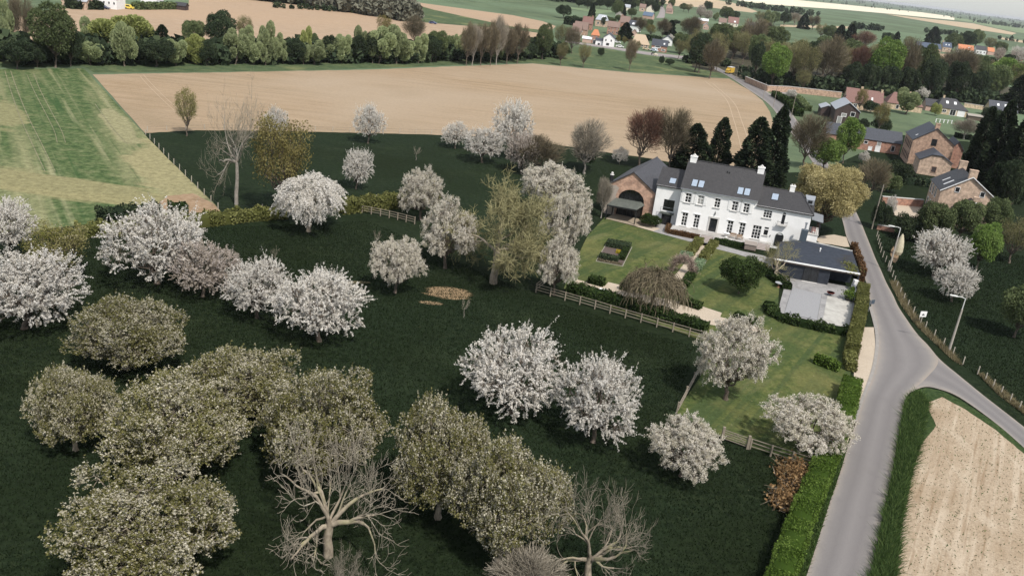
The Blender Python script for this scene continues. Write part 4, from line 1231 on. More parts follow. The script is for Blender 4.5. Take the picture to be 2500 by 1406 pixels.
# right wing
WO = [(12.55, 13.95, 1.05, 3.3), (14.42, 15.08, 1.95, 2.85), (14.42, 15.08, 2.98, 3.3), (13.72, 15.06, 4.82, 6.1), (16.72, 17.24, 4.25, 5.85), (16.42, 17.6, 0.4, 2.45)]
gable_box('wing_wall', 12.402, 21.2, 0.02, 9, 0, 6.8, 6.81, 4.5, WHITE, WO)
window(house, 12.55, 13.95, 1.05, 3.3, 0.02 + RV, 3, [-0.72, 0.5, 0.25], head=False)
window(house, 14.42, 15.08, 1.95, 2.85, 0.02 + RV, 1, [], BLACK, head=False)
window(house, 14.42, 15.08, 2.98, 3.3, 0.02 + RV, 1, [], BLACK, sill=False, head=False, fw=0.03)
window(house, 13.72, 15.06, 4.82, 6.1, 0.02 + RV, 3, [-0.74, 0.37], head=False)
aw = window(house, 16.72, 17.24, 4.25, 5.85, 0.02 + RV, 1, [], BLACK, sill=False, head=False, fw=0.05)
def fan(u, z, r, y0, y1, n=14):
    return [(u + r * math.cos(math.pi * i / n), z + r * math.sin(math.pi * i / n)) for i in range(n + 1)]
MB(SH).extr_y(fan(16.98, 5.9, 0.4, 0, 0), -0.02, 0.015).build('arch_frame', WPAINT, aw)
MB(SH).extr_y(fan(16.98, 5.97, 0.27, 0, 0), -0.035, -0.021).build('fanlight', GLASS, aw)
bal = MB(SH).box(16.2, 17.8, -0.62, 0.015, 4.08, 4.2).build('balcony', SILL, house)
m = MB(SH)
for i in range(12):
    u = 16.24 + i * 1.52 / 11
    m.tube((u, -0.58, 4.2), (u, -0.66, 4.75), 0.018, n=4)
for u in (16.24, 17.76):
    for k in range(3):
        m.tube((u, -0.1 - k * 0.2, 4.2), (u, -0.1 - k * 0.2, 4.9), 0.018, n=4)
m.box(16.2, 17.8, -0.69, -0.65, 4.74, 4.79).build('railing', BLACK, bal)
ad = MB(SH).extr_y([(16.42, 0.4)] + [(17.6, 0.4)] + fan(17.01, 2.1, 0.59, 0, 0), 0.06, 0.12).build('arched_door', BLACK, house)
MB(SH).extr_y([(16.35, 0.4), (16.42, 0.4)] + fan(17.01, 2.1, 0.59, 0, 0)[::-1] + [(17.6, 0.4), (17.67, 0.4)] + fan(17.01, 2.1, 0.68, 0, 0), -0.03, 0.015).build('door_arch_trim', ZINCG, ad)
MB(SH).box(15.5, 15.6, -0.12, 0.0, 1.9, 2.15).build('wall_lamp', BLACK, house)
MB(SH).box(12.41, 21.3, -0.2, 0.018, 6.5, 6.72).build('cornice', WPAINT, house)
e0, e1, zr = -0.36, 9.36, 8.95
m = MB(SH)
m.slab([(12.42, e0, 6.62), (21.5, e0, 6.62), (18.9, 4.5, zr), (12.42, 4.5, zr)], 0.14)
m.slab([(12.42, e1, 6.62), (21.5, e1, 6.62), (18.9, 4.5, zr), (12.42, 4.5, zr)], 0.14)
m.slab([(21.5, e0, 6.62), (21.5, e1, 6.62), (18.9, 4.5, zr)], 0.14)
m.build('wing_roof', SLATE, house)
MB(SH).tube((21.5, e0, 6.66), (18.9, 4.5, zr + 0.02), 0.09).tube((12.5, 4.5, zr + 0.02), (18.9, 4.5, zr + 0.02), 0.09).build('ridge_tiles', SLATE, house)
on_slope(14.35, 15.5, 0.42, 0.74, (e0, 6.62), (4.5, zr), SKYG, 'skylight')
ch = MB(SH).box(16.95, 17.75, 4.3, 5.0, 8.2, 9.75).box(16.9, 17.8, 4.25, 5.05, 9.75, 9.85).build('chimney', WHITE, house)
MB(SH).tube((17.15, 4.65, 9.85), (17.15, 4.65, 10.1), 0.12).tube((17.55, 4.65, 9.85), (17.55, 4.65, 10.1), 0.12).build('chimney_pot', SILL, ch)
dm = MB(SH).add([(19.9, 3.2, 7.5), (21.2, 3.2, 7.5), (21.2, 5.2, 7.5), (19.9, 5.2, 7.5), (19.9, 3.2, 8.3), (21.2, 3.2, 8.3), (21.2, 5.2, 8.3), (19.9, 5.2, 8.3), (19.6, 4.2, 8.85), (21.25, 4.2, 8.85)],
    [(0, 1, 5, 4), (1, 2, 6, 9, 5), (2, 3, 7, 6), (4, 5, 9, 8), (7, 8, 9, 6)]).build('dormer', ZINC, house)
MB(SH).box(20.2, 20.9, 3.17, 3.198, 7.7, 8.2).build('pane', GLASS, dm)
sx = MB(SH).box(21.202, 22.9, 1.2, 6.0, 0, 3.1).build('side_annex', WHITE, house)
MB(SH).box(21.203, 23.0, 1.1, 6.1, 3.1, 3.22).build('balcony_floor', SILL, sx)
m = MB(SH)
for k in range(14): m.tube((22.95, 1.15 + k * 0.37, 3.22), (22.95, 1.15 + k * 0.37, 4.25), 0.02, n=4)
for k in range(6): m.tube((21.3 + k * 0.32, 1.15, 3.22), (21.3 + k * 0.32, 1.15, 4.25), 0.02, n=4)
m.box(22.92, 22.98, 1.1, 6.1, 4.25, 4.3).box(21.3, 22.92, 1.12, 1.18, 4.25, 4.3).build('railing', BLACK, sx)
MB(SH).slab([(21.4, 0.9, 5.75), (23.2, 0.9, 5.5), (23.2, 6.2, 5.5), (21.4, 6.2, 5.75)], 0.12).build('porch_roof', ZINC, house)
for y in (1.2, 6.0): MB(SH).box(22.88, 22.98, y, y + 0.1, 4.3, 5.45).build('porch_post', BLACK, house)

# brick barn
BS = 0.135
BX = -BS * 2.6
def bobj(m, name, mat, parent=house): return m.build(name, mat, parent, (BX, 0, 0))
arc = fan(-8.25, 2.85, 1.0, 0, 0, 18)
arc = [(-8.25 + 2.32 * math.cos(math.pi * i / 18), 2.85 + 2.08 * math.sin(math.pi * i / 18)) for i in range(19)]
poly = [(-12.6, 0), (-10.57, 0)] + arc[::-1] + [(-5.93, 0), (-4.32, 0), (-4.32, 5.2), (-8.46, 7.95), (-12.6, 5.2)]
m = MB(BS)
n = len(poly)
m.add([(p[0], 2.6, p[1]) for p in poly], [tuple(range(n))])
for i in range(1, 21):
    a, b = poly[i], poly[i + 1]
    m.add([(a[0], 2.6, a[1]), (b[0], 2.6, b[1]), (b[0], 3.5, b[1]), (a[0], 3.5, a[1])], [(3, 2, 1, 0)])
m.add([(-12.6, 2.6, 0), (-12.6, 18.8, 0), (-12.6, 18.8, 5.2), (-12.6, 2.6, 5.2)], [(3, 2, 1, 0)])
m.add([(-4.32, 2.6, 0), (-4.32, 18.8, 0), (-4.32, 18.8, 5.2), (-4.32, 2.6, 5.2)], [(0, 1, 2, 3)])
m.add([(-12.6, 18.8, 0), (-4.32, 18.8, 0), (-4.32, 18.8, 5.2), (-8.46, 18.8, 7.95), (-12.6, 18.8, 5.2)], [(4, 3, 2, 1, 0)])
bw = bobj(m, 'barn_wall', BRICKB)
bobj(MB(BS).extr_y([(-12.56, 0.0), (-10.75, 0.0), (-10.75, 2.7), (-10.9, 3.6), (-10.55, 4.9), (-11.2, 5.3), (-12.56, 5.0)], 2.57, 2.598), 'render_patch', BRICKM)
ba = bobj(MB(BS).extr_y(arc[::-1] + [(-10.57, 2.86), (-10.57, 0), (-5.93, 0), (-5.93, 2.86)], 3.4, 3.44), 'arch_glazing', GLASS)
m = MB(BS)
for u in (-9.5, -8.75, -7.75, -7.0):
    m.box(u - 0.05, u + 0.05, 3.3, 3.395, 0, 2.85 + 2.08 * math.sqrt(max(0, 1 - ((u + 8.25) / 2.32) ** 2)) - 0.04)
m.box(-10.5, -6.0, 3.28, 3.39, 2.75, 2.95).box(-10.5, -6.0, 3.3, 3.39, 0.0, 0.1)
for u in (-10.3, -6.2): m.box(u - 0.06, u + 0.06, 3.3, 3.392, 0, 3.1)
bobj(m, 'mullions', BLACK, ba).location = (0, 0, 0)
bobj(MB(BS).slab([(-4.05, 2.35, 5.08), (-4.05, 19.0, 5.08), (-8.46, 19.0, 8.1), (-8.46, 2.35, 8.1)], 0.13).slab([(-12.9, 2.35, 5.05), (-12.9, 19.0, 5.05), (-8.46, 19.0, 8.1), (-8.46, 2.35, 8.1)], 0.13), 'barn_roof', SLATEB)
bobj(MB(BS).tube((-8.46, 2.35, 8.1), (-8.46, 19.0, 8.1), 0.09), 'ridge_tiles', SLATEB)
bobj(MB(BS).box(-8.4, -7.7, 2.2, 2.3, 3.3, 3.45), 'strip_lamp', SILL) if False else None
# canopy over the barn patio
cz, cf = 3.12, 2.72
cn = bobj(MB(BS).slab([(-11.1, -1.6, cf), (-6.0, -1.6, cf), (-6.35, 2.55, cz), (-10.75, 2.55, cz)], 0.1).slab([(-6.0, -1.6, cf), (-5.7, 2.55, cf - 0.02), (-6.35, 2.55, cz)], 0.08), 'canopy', ZINCG)
bobj(MB(BS).box(-11.1, -5.95, -1.66, -1.6, cf - 0.25, cf - 0.02), 'canopy_beam', BLACK)
for u, y in ((-11.0, -1.55), (-6.05, -1.55), (-11.0, 2.3)):
    bobj(MB(BS).box(u - 0.07, u + 0.07, y - 0.07, y + 0.07, 0.1, cf - 0.1), 'canopy_post', BLACK)
bobj(MB(BS).box(-5.95, -5.85, -1.5, 2.5, 0.1, cf - 0.1), 'canopy_side_screen', BLACK) if False else None
fl = bobj(MB(BS).tube((-12.35, 3.6, 4.6), (-12.35, 3.6, 6.7), 0.3, n=12), 'flue', BLACK)
m = MB(BS).lathe([(0.36, 0), (0.36, 0.1), (0.18, 0.14), (0.18, 0.36), (0.24, 0.38), (0.05, 0.55)], 12, (-12.35, 3.6))
for i, p in enumerate(m.v): m.v[i] = (p[0], p[1], p[2] + 6.7)
bobj(m, 'flue_cap', SILL, fl).location = (0, 0, 0)

# terrace and steps
ter = empty('terrace', HO, HR)
tag(ter, 'raised stone terrace with steps before the white facade', None, None, 'structure')
MB(SH).box(-0.3, 4.9, -2.75, -0.01, 0.1, 0.85).box(4.902, 6.85, -2.4, -0.01, 0.1, 0.85).box(6.852, 13.9, -2.75, -0.01, 0.1, 0.85).build('terrace_slab', STONE, ter)
for i in range(5):
    MB(SH).box(4.92, 6.83, -2.4 - 0.34 * (i + 1), -2.402 - 0.34 * i, 0.1, 0.85 - 0.14 * (i + 1)).build('step', STEPM, ter)
MB(SH).box(4.7, 4.9, -4.2, -2.76, 0.1, 0.9).box(6.852, 7.05, -4.2, -2.76, 0.1, 0.9).build('step_wall', STONE, ter)
for i in range(5):
    MB(SH).box(13.92, 15.9, -2.4 - 0.34 * (i + 1) + 1.5, -2.402 - 0.34 * i + 1.5, 0.1, 0.85 - 0.14 * (i + 1)).build('step', STEPM, ter)
MB(SH).box(13.92, 15.9, -0.9, -0.01, 0.1, 0.85).build('landing', STONE, ter)
def thing(name, mb, mat, label, cat, loc=(0, 0, 0), rz=0.0, group=None):
    return tag(mb.build(name, mat, None, loc, rz), label, cat, group)
# wooden garden chest beside the terrace, a small table and things on the terrace
cb = empty('garden_chest', HL(12.9, -3.6, 0.09), HR)
tag(cb, 'brown wooden garden chest at the right end of the terrace', 'chest')
MB().box(-0.9, 0.9, -0.75, 0.75, 0.12, 1.0).build('body', plain('weathered_wood', (0.21, 0.17, 0.145), 0.8), cb)
MB().slab([(-1.0, -0.85, 1.0), (1.0, -0.85, 1.0), (1.0, 0.85, 1.2), (-1.0, 0.85, 1.2)], 0.06).build('lid', plain('grey_wood', (0.26, 0.225, 0.20), 0.8), cb)
for x in (-0.8, 0.8):
    for y in (-0.65, 0.65): MB().box(x - 0.06, x + 0.06, y - 0.06, y + 0.06, 0, 0.12).build('leg', WOODD, cb)
tb = empty('terrace_table', HL(8.7, -1.5, 0.85), HR)
tag(tb, 'small white round table on the right half of the terrace', 'table')
MB().lathe([(0.5, 0.68), (0.5, 0.72)], 14).build('table_top', WPAINT, tb)
MB().tube((0, 0, 0), (0, 0, 0.68), 0.05).lathe([(0.25, 0), (0.22, 0.03)], 10).build('pedestal', WPAINT, tb)
for i, (u, y) in enumerate(((9.8, -1.5), (10.9, -1.7))):
    cr = empty('terrace_bench', HL(u, y, 0.85), HR + 0.3 * i)
    tag(cr, ['wooden slatted seat next to the white terrace table', 'wooden slatted seat nearer the garden chest'][i], 'seat', 'wooden seats on the terrace')
    wd = plain('teak', (0.27, 0.19, 0.13), 0.75)
    for k in range(5): MB().box(-0.5, 0.5, -0.25 + k * 0.1, -0.17 + k * 0.1, 0.4, 0.44).build('slat', wd, cr)
    for x in (-0.45, 0.45):
        for y2 in (-0.2, 0.2): MB().box(x - 0.03, x + 0.03, y2 - 0.03, y2 + 0.03, 0, 0.4).build('leg', wd, cr)
    MB().box(-0.5, 0.5, 0.24, 0.28, 0.5, 0.85).build('backrest', wd, cr)
rc = empty('balcony_chair', HL(22.1, 2.0, 3.22), HR)
tag(rc, 'red folding chair on the side balcony of the white house', 'chair')
for k in range(4): MB().box(-0.3 + k * 0.16, -0.2 + k * 0.16, 0.2, 0.25, 0.5, 0.95).build('back_slat', RED, rc)
MB().box(-0.3, 0.3, -0.25, 0.2, 0.42, 0.46).build('seat', RED, rc)
for x in (-0.26, 0.26):
    for y in (-0.2, 0.2): MB().tube((x, y, 0), (x, -y * 0.3, 0.42), 0.02, n=5).build('leg', RED, rc)
# ---------------------------------------------------------------- hedges, fences, pool house, garden things
def hedge(path, width, h, mat, label, seed=1, dens=55, size=(0.09, 0.2), group=None, z0=0.02, wob=0.08, world=False, name='hedge', cat='hedge'):
    rng = np.random.default_rng(seed)
    P = np.array([p[:2] if world else G(*p)[:2] for p in path], float)
    seg = np.linalg.norm(np.diff(P, axis=0), axis=1)
    L = seg.sum()
    cum = np.concatenate([[0], np.cumsum(seg)])
    def at(s):
        x = np.interp(s, cum, P[:, 0]); y = np.interp(s, cum, P[:, 1])
        return np.stack([x, y], -1)
    def nor(s):
        d = at(np.minimum(s + 0.3, L)) - at(np.maximum(s - 0.3, 0))
        d = unit(d)
        return np.stack([-d[..., 1], d[..., 0]], -1)
    k = max(2, int(L / 1.2))
    S = np.linspace(0, L, k)
    c, nn = at(S), nor(S)
    wv = width / 2 * 0.86
    prof = [(-1, 0), (-1.0, 0.8), (-0.8, 0.94), (0.8, 0.94), (1.0, 0.8), (1, 0)]
    j = 1 + rng.normal(size=(k, 1)) * wob * 0.5
    V = np.concatenate([np.column_stack([c + nn * wv * a * j, np.full(k, z0) + h * b * (j[:, 0] if b else 1)]) for a, b in prof])
    F = []
    for q in range(5):
        for i in range(k - 1):
            F.append((q * k + i, q * k + i + 1, (q + 1) * k + i + 1, (q + 1) * k + i))
    for i in (0, k - 1):
        F.append((0 * k + i, 1 * k + i, 4 * k + i, 5 * k + i)); F.append((1 * k + i, 2 * k + i, 3 * k + i, 4 * k + i))
    F = np.array(F)
    n = int(dens * (L * (2 * h + width) + 2 * width * h))
    s = rng.uniform(-0.02, 1.02, n) * L
    s = np.clip(s, 0, L)
    which = rng.random(n) * (2 * h + width)
    top = which < width
    side = np.where(rng.random(n) < 0.5, -1.0, 1.0)
    off = np.where(top, rng.uniform(-1, 1, n), side * rng.uniform(0.82, 1.08, n)) * width / 2
    endm = rng.random(n) < 2 * width * h / (L * (2 * h + width) + 2 * width * h)
    s = np.where(endm, np.where(rng.random(n) < 0.5, 0, L), s)
    off = np.where(endm, rng.uniform(-1, 1, n) * width / 2, off)
    bump = 1 + wob * np.sin(s * 1.7 + seed) + wob * 0.7 * np.sin(s * 4.1 + 1)
    zz = np.where(top & ~endm, h * rng.uniform(0.88, 1.05, n) * bump, h * rng.uniform(0.03, 1.0, n) * bump)
    C = np.column_stack([at(s) + nor(s) * (off * bump)[:, None], z0 + zz]) + rng.normal(size=(n, 3)) * 0.03
    CV, CFc = cards(C, rng.uniform(size[0], size[1], n), rng, 1.2)
    v = np.concatenate([np.full(len(F), 0.05), np.clip(0.5 + 0.15 * np.sin(s * 0.8 + off * 2) + rng.normal(size=n) * 0.2, 0.02, 0.98)])
    me = fast_mesh(name, np.vstack([V, CV]), np.vstack([F, CFc + len(V)]), v)
    return tag(obj(name, me, mat), label, cat, group)

hedge([(1868, 1545), (1894, 1450), (1948, 1295), (1994, 1184), (2032, 1092), (2058, 1026), (2074, 955)], 1.9, 1.7, LM['hedge_bright'], 'long clipped bright green hedge along the road at the bottom', 1, 150, (0.05, 0.10))
hedge([(2075, 874), (2079, 848), (2090, 803), (2099, 762), (2103, 716)], 1.5, 1.7, LM['hedge_olive'], 'olive clipped hedge between the pool deck and the road', 2, 110, (0.06, 0.12))
hedge([(2102, 688), (2092, 655), (2078, 618)], 0.7, 2.0, LM['beechhedge'], 'thin russet hedge behind the pool house by the road', 3, 55)
hedge([(2076, 908), (2070, 880), (2079, 852)], 1.2, 1.2, LM['hedge_olive'], 'low rounded shrub hedge at the garden gate by the gravel', 4, 55)
hedge([(1388, 712), (1470, 734), (1560, 762), (1640, 787), (1722, 812)], 2.0, 1.25, LM['box'], 'long dark green clipped hedge behind the post and rail fence', 5, 55)
hedge([(1438, 690), (1474, 699)], 1.3, 0.95, LM['box'], 'clipped box hedge at the left end of the gravel terrace', 6, 80, group='short box hedges along the gravel')
hedge([(1517, 705), (1545, 713)], 1.3, 0.95, LM['box'], 'clipped box hedge left of the weeping tree', 7, 80, group='short box hedges along the gravel')
hedge([(1664, 741), (1709, 756)], 1.3, 0.95, LM['box'], 'clipped box hedge right of the weeping tree', 8, 80, group='short box hedges along the gravel')
hedge([(1795, 779), (1838, 796)], 1.3, 0.95, LM['box'], 'clipped box hedge behind the big blossom tree by the fence corner', 9, 80, group='short box hedges along the gravel')
hedge([HL(-1.0, 0.6), HL(-0.7, -2.9), HL(4.6, -3.25)], 0.75, 0.85, LM['beechhedge'], 'low brown hedge before the left half of the terrace', 10, 90, (0.07, 0.14), world=True)
hedge([HL(7.15, -3.3), HL(11.9, -3.3)], 0.75, 0.85, LM['box'], 'low dark hedge before the right half of the terrace', 11, 90, (0.07, 0.14), world=True)
hedge([(1707, 592), (1694, 610), (1682, 626)], 1.3, 0.9, LM['hedge_olive'], 'bushy olive hedge left of the path by the steps', 12, 80, (0.08, 0.16))
hedge([(1742, 600), (1728, 620), (1714, 638)], 1.3, 0.9, LM['hedge_olive'], 'bushy olive hedge right of the path by the steps', 13, 80, (0.08, 0.16))
hedge([(1675, 628), (1662, 644)], 1.6, 0.8, LM['bluegreen'], 'pale blue-green shrub row left of the path', 14, 80, (0.08, 0.16))
hedge([(1708, 644), (1694, 664)], 1.4, 0.8, LM['bluegreen'], 'pale blue-green shrub row right of the path', 15, 80, (0.08, 0.16))
hedge([(1692, 668), (1668, 702)], 1.2, 0.6, LM['box'], 'dark planting between path and lawn edging', 16, 70, (0.08, 0.16))
hedge([(1876, 752), (1886, 772), (1915, 786), (1950, 795), (2000, 806), (2040, 814), (2068, 818)], 1.5, 0.95, LM['box'], 'rounded shrub row in front of the covered pool', 17, 55, wob=0.2)
hedge([(1988, 886), (2046, 908)], 0.9, 1.15, LM['hedge_bright'], 'short clipped hedge standing alone on the lawn', 18, 70)
hedge([(1868, 668), (1885, 682), (1915, 700), (1920, 708)], 1.5, 1.0, LM['box'], 'dark shrubs around the bare tree by the pool house', 19, 60, wob=0.2)
hedge([(246, 553), (300, 546), (385, 537)], 2.6, 2.2, LM['dark'], 'dark hedge at the lower edge of the crop field', 20, 25, (0.15, 0.3))
hedge([(415, 528), (456, 526)], 2.2, 1.8, LM['box'], 'short dark hedge beside the bare soil patch', 21, 25, (0.15, 0.3))
hedge([(190, 578), (330, 568), (470, 553), (580, 541), (690, 530)], 2.4, 1.5, LM['hedge_olive'], 'long hedge below the farm track at the left', 22, 30, (0.12, 0.28), wob=0.16)
hedge([(828, 520), (900, 512), (985, 502), (1060, 492)], 2.6, 2.0, LM['hedge_olive'], 'clipped hedge along the farm track behind the small rail fence', 23, 30, (0.12, 0.28))
hedge([(1890, 236), (1925, 258), (1950, 285)], 2.5, 2.0, LM['box'], 'dark hedge along the road by the timber house', 24, 14, (0.25, 0.5))
hedge([(1930, 234), (1952, 250), (1972, 272)], 2.2, 1.6, LM['mid'], 'second clipped hedge inside the timber house garden', 25, 14, (0.25, 0.5))
hedge([(2330, 335), (2400, 347)], 2.0, 1.3, LM['dark'], 'low dark hedge crossing the paddock behind the brick barn', 26, 14, (0.25, 0.5))
hedge([(2200, 447), (2262, 455)], 3.0, 1.6, LM['dark'], 'dark hedge left of the brick farmhouse', 27, 20, (0.2, 0.4), wob=0.2)
hedge([(168, 22), (245, 24), (238, 24)][:2], 5, 3.2, LM['dark'], 'dark clipped hedge before the white buildings at the top left', 28, 6, (0.4, 0.8))
hedge([(330, 24), (425, 23)], 4, 2.6, LM['mid'], 'green garden hedge right of the yellow van', 29, 6, (0.4, 0.8))
hedge([(1385, 60), (1420, 66)], 9, 5, LM['dark'], 'dense dark hedge left of the red brick village houses', 30, 3, (0.6, 1.2))
hedge([(1575, 98), (1612, 104)], 4, 3, LM['dark'], 'clipped dark hedge between the white gable and the tan roof', 31, 5, (0.5, 1.0))

# post and rail fences
FW = plain('fence_wood', (0.23, 0.195, 0.15), 0.9)
def railfence(pts, label, n, h=1.2, rails=3, world=False, group='post and rail fences of the orchard', post=0.07):
    P = [np.array(p) if world else G(*p) for p in pts]
    o = empty('rail_fence', P[0])
    tag(o, label, 'fence', group)
    base = P[0]
    seg = [np.linalg.norm(P[i + 1] - P[i]) for i in range(len(P) - 1)]
    L = sum(seg)
    posts = []
    for k in range(n + 1):
        s = L * k / n
        i = 0
        while i < len(seg) - 1 and s > seg[i]: s -= seg[i]; i += 1
        posts.append(P[i] + (P[i + 1] - P[i]) * min(1, s / seg[i]) - base)
    r = random.Random(n)
    for q in posts:
        MB().box(-post, post, -post, post, 0, h * r.uniform(0.97, 1.05)).build('post', FW, o, tuple(q), r.uniform(-0.1, 0.1))
    for a, b in zip(posts[:-1], posts[1:]):
        for k in range(rails):
            z = h * (0.32 + 0.6 * k / max(1, rails - 1))
            d = b - a
            nrm = np.array([-d[1], d[0], 0]) / np.linalg.norm(d) * (post + 0.025)
            A, B_ = a + nrm + (0, 0, z + r.uniform(-0.03, 0.03)), b + nrm + (0, 0, z + r.uniform(-0.03, 0.03))
            MB().tube(A, B_, 0.045, n=4).build('rail', FW, o)
    return o
railfence([(1308, 714), (1448, 754), (1722, 834)], 'post and rail fence before the long dark hedge', 11)
railfence([(1308, 714), (1340, 690), (1386, 652)], 'short post and rail fence running back beside the blossom tree', 3)
railfence([(1728, 868), (1688, 940), (1652, 1008)], 'post and rail fence seen end on below the big blossom tree', 4)
railfence([(1830, 1098), (1905, 1122), (1984, 1146)], 'post and rail fence meeting the roadside hedge', 3)
railfence([(884, 520), (940, 530), (1012, 548)], 'weathered rail fence below the farm track hedge', 6)
gt = empty('field_gate', G(1762, 1074))
tag(gt, 'wooden field gate with diagonal braces under the small blossom tree', 'gate')
ga, gb = G(1762, 1074) - G(1762, 1074), G(1824, 1096) - G(1762, 1074)
for k in range(5): MB().tube(ga + (0, 0, 0.25 + k * 0.22), gb + (0, 0, 0.25 + k * 0.22), 0.045, n=4).build('bar', FW, gt)
MB().tube(ga + (0, 0, 0.25), gb * 0.5 + (0, 0, 1.12), 0.04, n=4).tube(gb + (0, 0, 0.25), gb * 0.5 + (0, 0, 1.12), 0.04, n=4).build('brace', FW, gt)
for q in (ga, gb): MB().box(-0.12, 0.12, -0.12, 0.12, 0, 1.4).build('gate_post', FW, gt, tuple(q))
PW = plain('grey_post_wood', (0.40, 0.36, 0.30), 0.9)
def wirefence(pts, n, label, group, h=1.1):
    P = np.array([G(*p) for p in pts])
    seg = np.linalg.norm(np.diff(P, axis=0), axis=1)
    cum = np.concatenate([[0], np.cumsum(seg)])
    o = empty('wire_fence', P[0])
    tag(o, label, 'fence', group)
    me = MB().box(-0.05, 0.05, -0.05, 0.05, 0, h).mesh('post')
    Q = []
    for s in np.linspace(0, cum[-1], n):
        q = np.array([np.interp(s, cum, P[:, i]) for i in range(3)]) - P[0]
        Q.append(q); obj('post', me, PW, o, tuple(q))
    m = MB()
    for a, b in zip(Q[:-1], Q[1:]):
        for z in (0.45, 0.95): m.tube(a + (0, 0, z), b + (0, 0, z), 0.012, n=3)
    m.build('wire', BLACK, o)
wirefence([(2140, 578), (2150, 620), (2172, 660), (2186, 700), (2212, 745), (2255, 800), (2350, 890)], 22, 'wire fence with grey posts right of the road bend', 'wire fences')
wirefence([(2386, 914), (2440, 962), (2560, 1060)], 9, 'wire fence with dry grass along the side road', 'wire fences')
wirefence([(356, 330), (420, 398), (470, 448), (540, 520), (640, 516)], 16, 'wire fence between the crop field and the meadow', 'wire fences')
wirefence([(360, 322), (480, 317), (700, 319), (900, 324), (1100, 329), (1240, 334)], 22, 'wire fence along the lower edge of the ploughed field', 'wire fences')
wirefence([(820, 500), (870, 496), (950, 489)], 5, 'short wire fence above the farm track hedge', 'wire fences')

# lamp posts and poles
CP = plain('concrete_pole', (0.38, 0.345, 0.30), 0.9)
LH = plain('lamp_metal', (0.62, 0.62, 0.60), 0.5)
def lamp(px, h, label, toward=(-1, 0.15)):
    o = empty('street_lamp', G(*px))
    tag(o, label, 'street lamp', 'street lamps along the road')
    MB().tube((0, 0, 0), (0, 0, h * 0.78), 0.17, 0.11, 8).build('pole', CP, o)
    d = Vector((toward[0], toward[1], 0)).normalized()
    m = MB().tube((0, 0, h * 0.78), (0, 0, h * 0.97), 0.06, n=6)
    pr = Vector((0, 0, h * 0.97))
    for k in range(1, 5):
        q = Vector((0, 0, h * 0.97)) + d * 0.22 * k + Vector((0, 0, 0.05 * math.sin(k * 0.8) + 0.03 * k))
        m.tube(pr, q, 0.045, n=6); pr = q
    m.build('arm', LH, o)
    a = pr; b = pr + d * 1.0 + Vector((0, 0, 0.03))
    MB().tube(a, a.lerp(b, 0.3), 0.06, 0.13, 8).tube(a.lerp(b, 0.3), b, 0.13, 0.09, 8).build('lamp_head', LH, o)
    return o
lamp((2316, 858), 7.4, 'street lamp on a pole beside the white sign')
lamp((2169, 662), 7.4, 'street lamp standing before the wrapped garden figure')
def pole(px, h, label, r=0.13, arm=True):
    o = empty('utility_pole', G(*px))
    tag(o, label, 'pole', 'wooden poles along the road')
    MB().tube((0, 0, 0), (0, 0, h), r, r * 0.7, 7).build('pole', plain('pole_wood', (0.27, 0.235, 0.19), 0.9), o)
    if arm: MB().box(-0.35, 0.35, -0.04, 0.04, h - 0.4, h - 0.32).build('crossarm', BLACK, o)
    return o
pole((2128, 560), 8.6, 'bare wooden pole right of the road beyond the white house')
pole((1862, 244), 6.5, 'thin pole at the left edge of the far road', 0.1)
pole((1887, 264), 8.0, 'thin pole behind the tall dark conifers', 0.1)
pole((1924, 318), 10.5, 'thin pole right of the tall dark conifers', 0.1)
pole((1796, 196), 6.0, 'thin pole close to the yellow truck', 0.1)

# signs
sg = empty('notice_sign', G(2246, 792), 0.25)
tag(sg, 'white notice board on a post by the roadside fence', 'sign')
MB().box(-0.04, 0.04, -0.04, 0.04, 0, 1.9).build('post', PW, sg)
MB().box(-0.5, 0.5, -0.08, -0.05, 1.15, 1.95).build('board', WPAINT, sg)
MB().box(-0.22, 0.2, -0.087, -0.081, 1.38, 1.5).add([(-0.16, -0.087, 1.5), (0.1, -0.087, 1.5), (-0.02, -0.087, 1.66)], [(0, 1, 2)]).build('dark_print', BLACK, sg)
sg = empty('road_sign', G(2119, 762), 0.5)
tag(sg, 'dark back of a two-panel road sign on a thin post', 'sign')
MB().tube((0, 0, 0), (0, 0, 1.9), 0.035).build('post', ZINC, sg)
bl = plain('sign_back', (0.055, 0.075, 0.10), 0.5)
MB().box(-0.72, -0.06, -0.06, -0.03, 1.15, 1.75).build('panel', bl, sg)
MB().box(0.06, 0.72, -0.06, -0.03, 1.22, 1.82).build('panel', bl, sg)
st = empty('covered_figure', G(2190, 622))
tag(st, 'pale beige wrapped garden figure behind the street lamp', 'cover')
MB().lathe([(0.55, 0.05), (0.75, 0.6), (0.7, 1.5), (0.55, 2.4), (0.35, 3.1), (0.2, 3.5), (0.06, 3.75)], 12).build('cover', surf('canvas', [(0.46, 0.41, 0.29), (0.56, 0.51, 0.38)], 3, 0.9, world=False), st)
MB().lathe([(0.62, 0), (0.62, 0.08)], 12).build('base', BLACK, st)

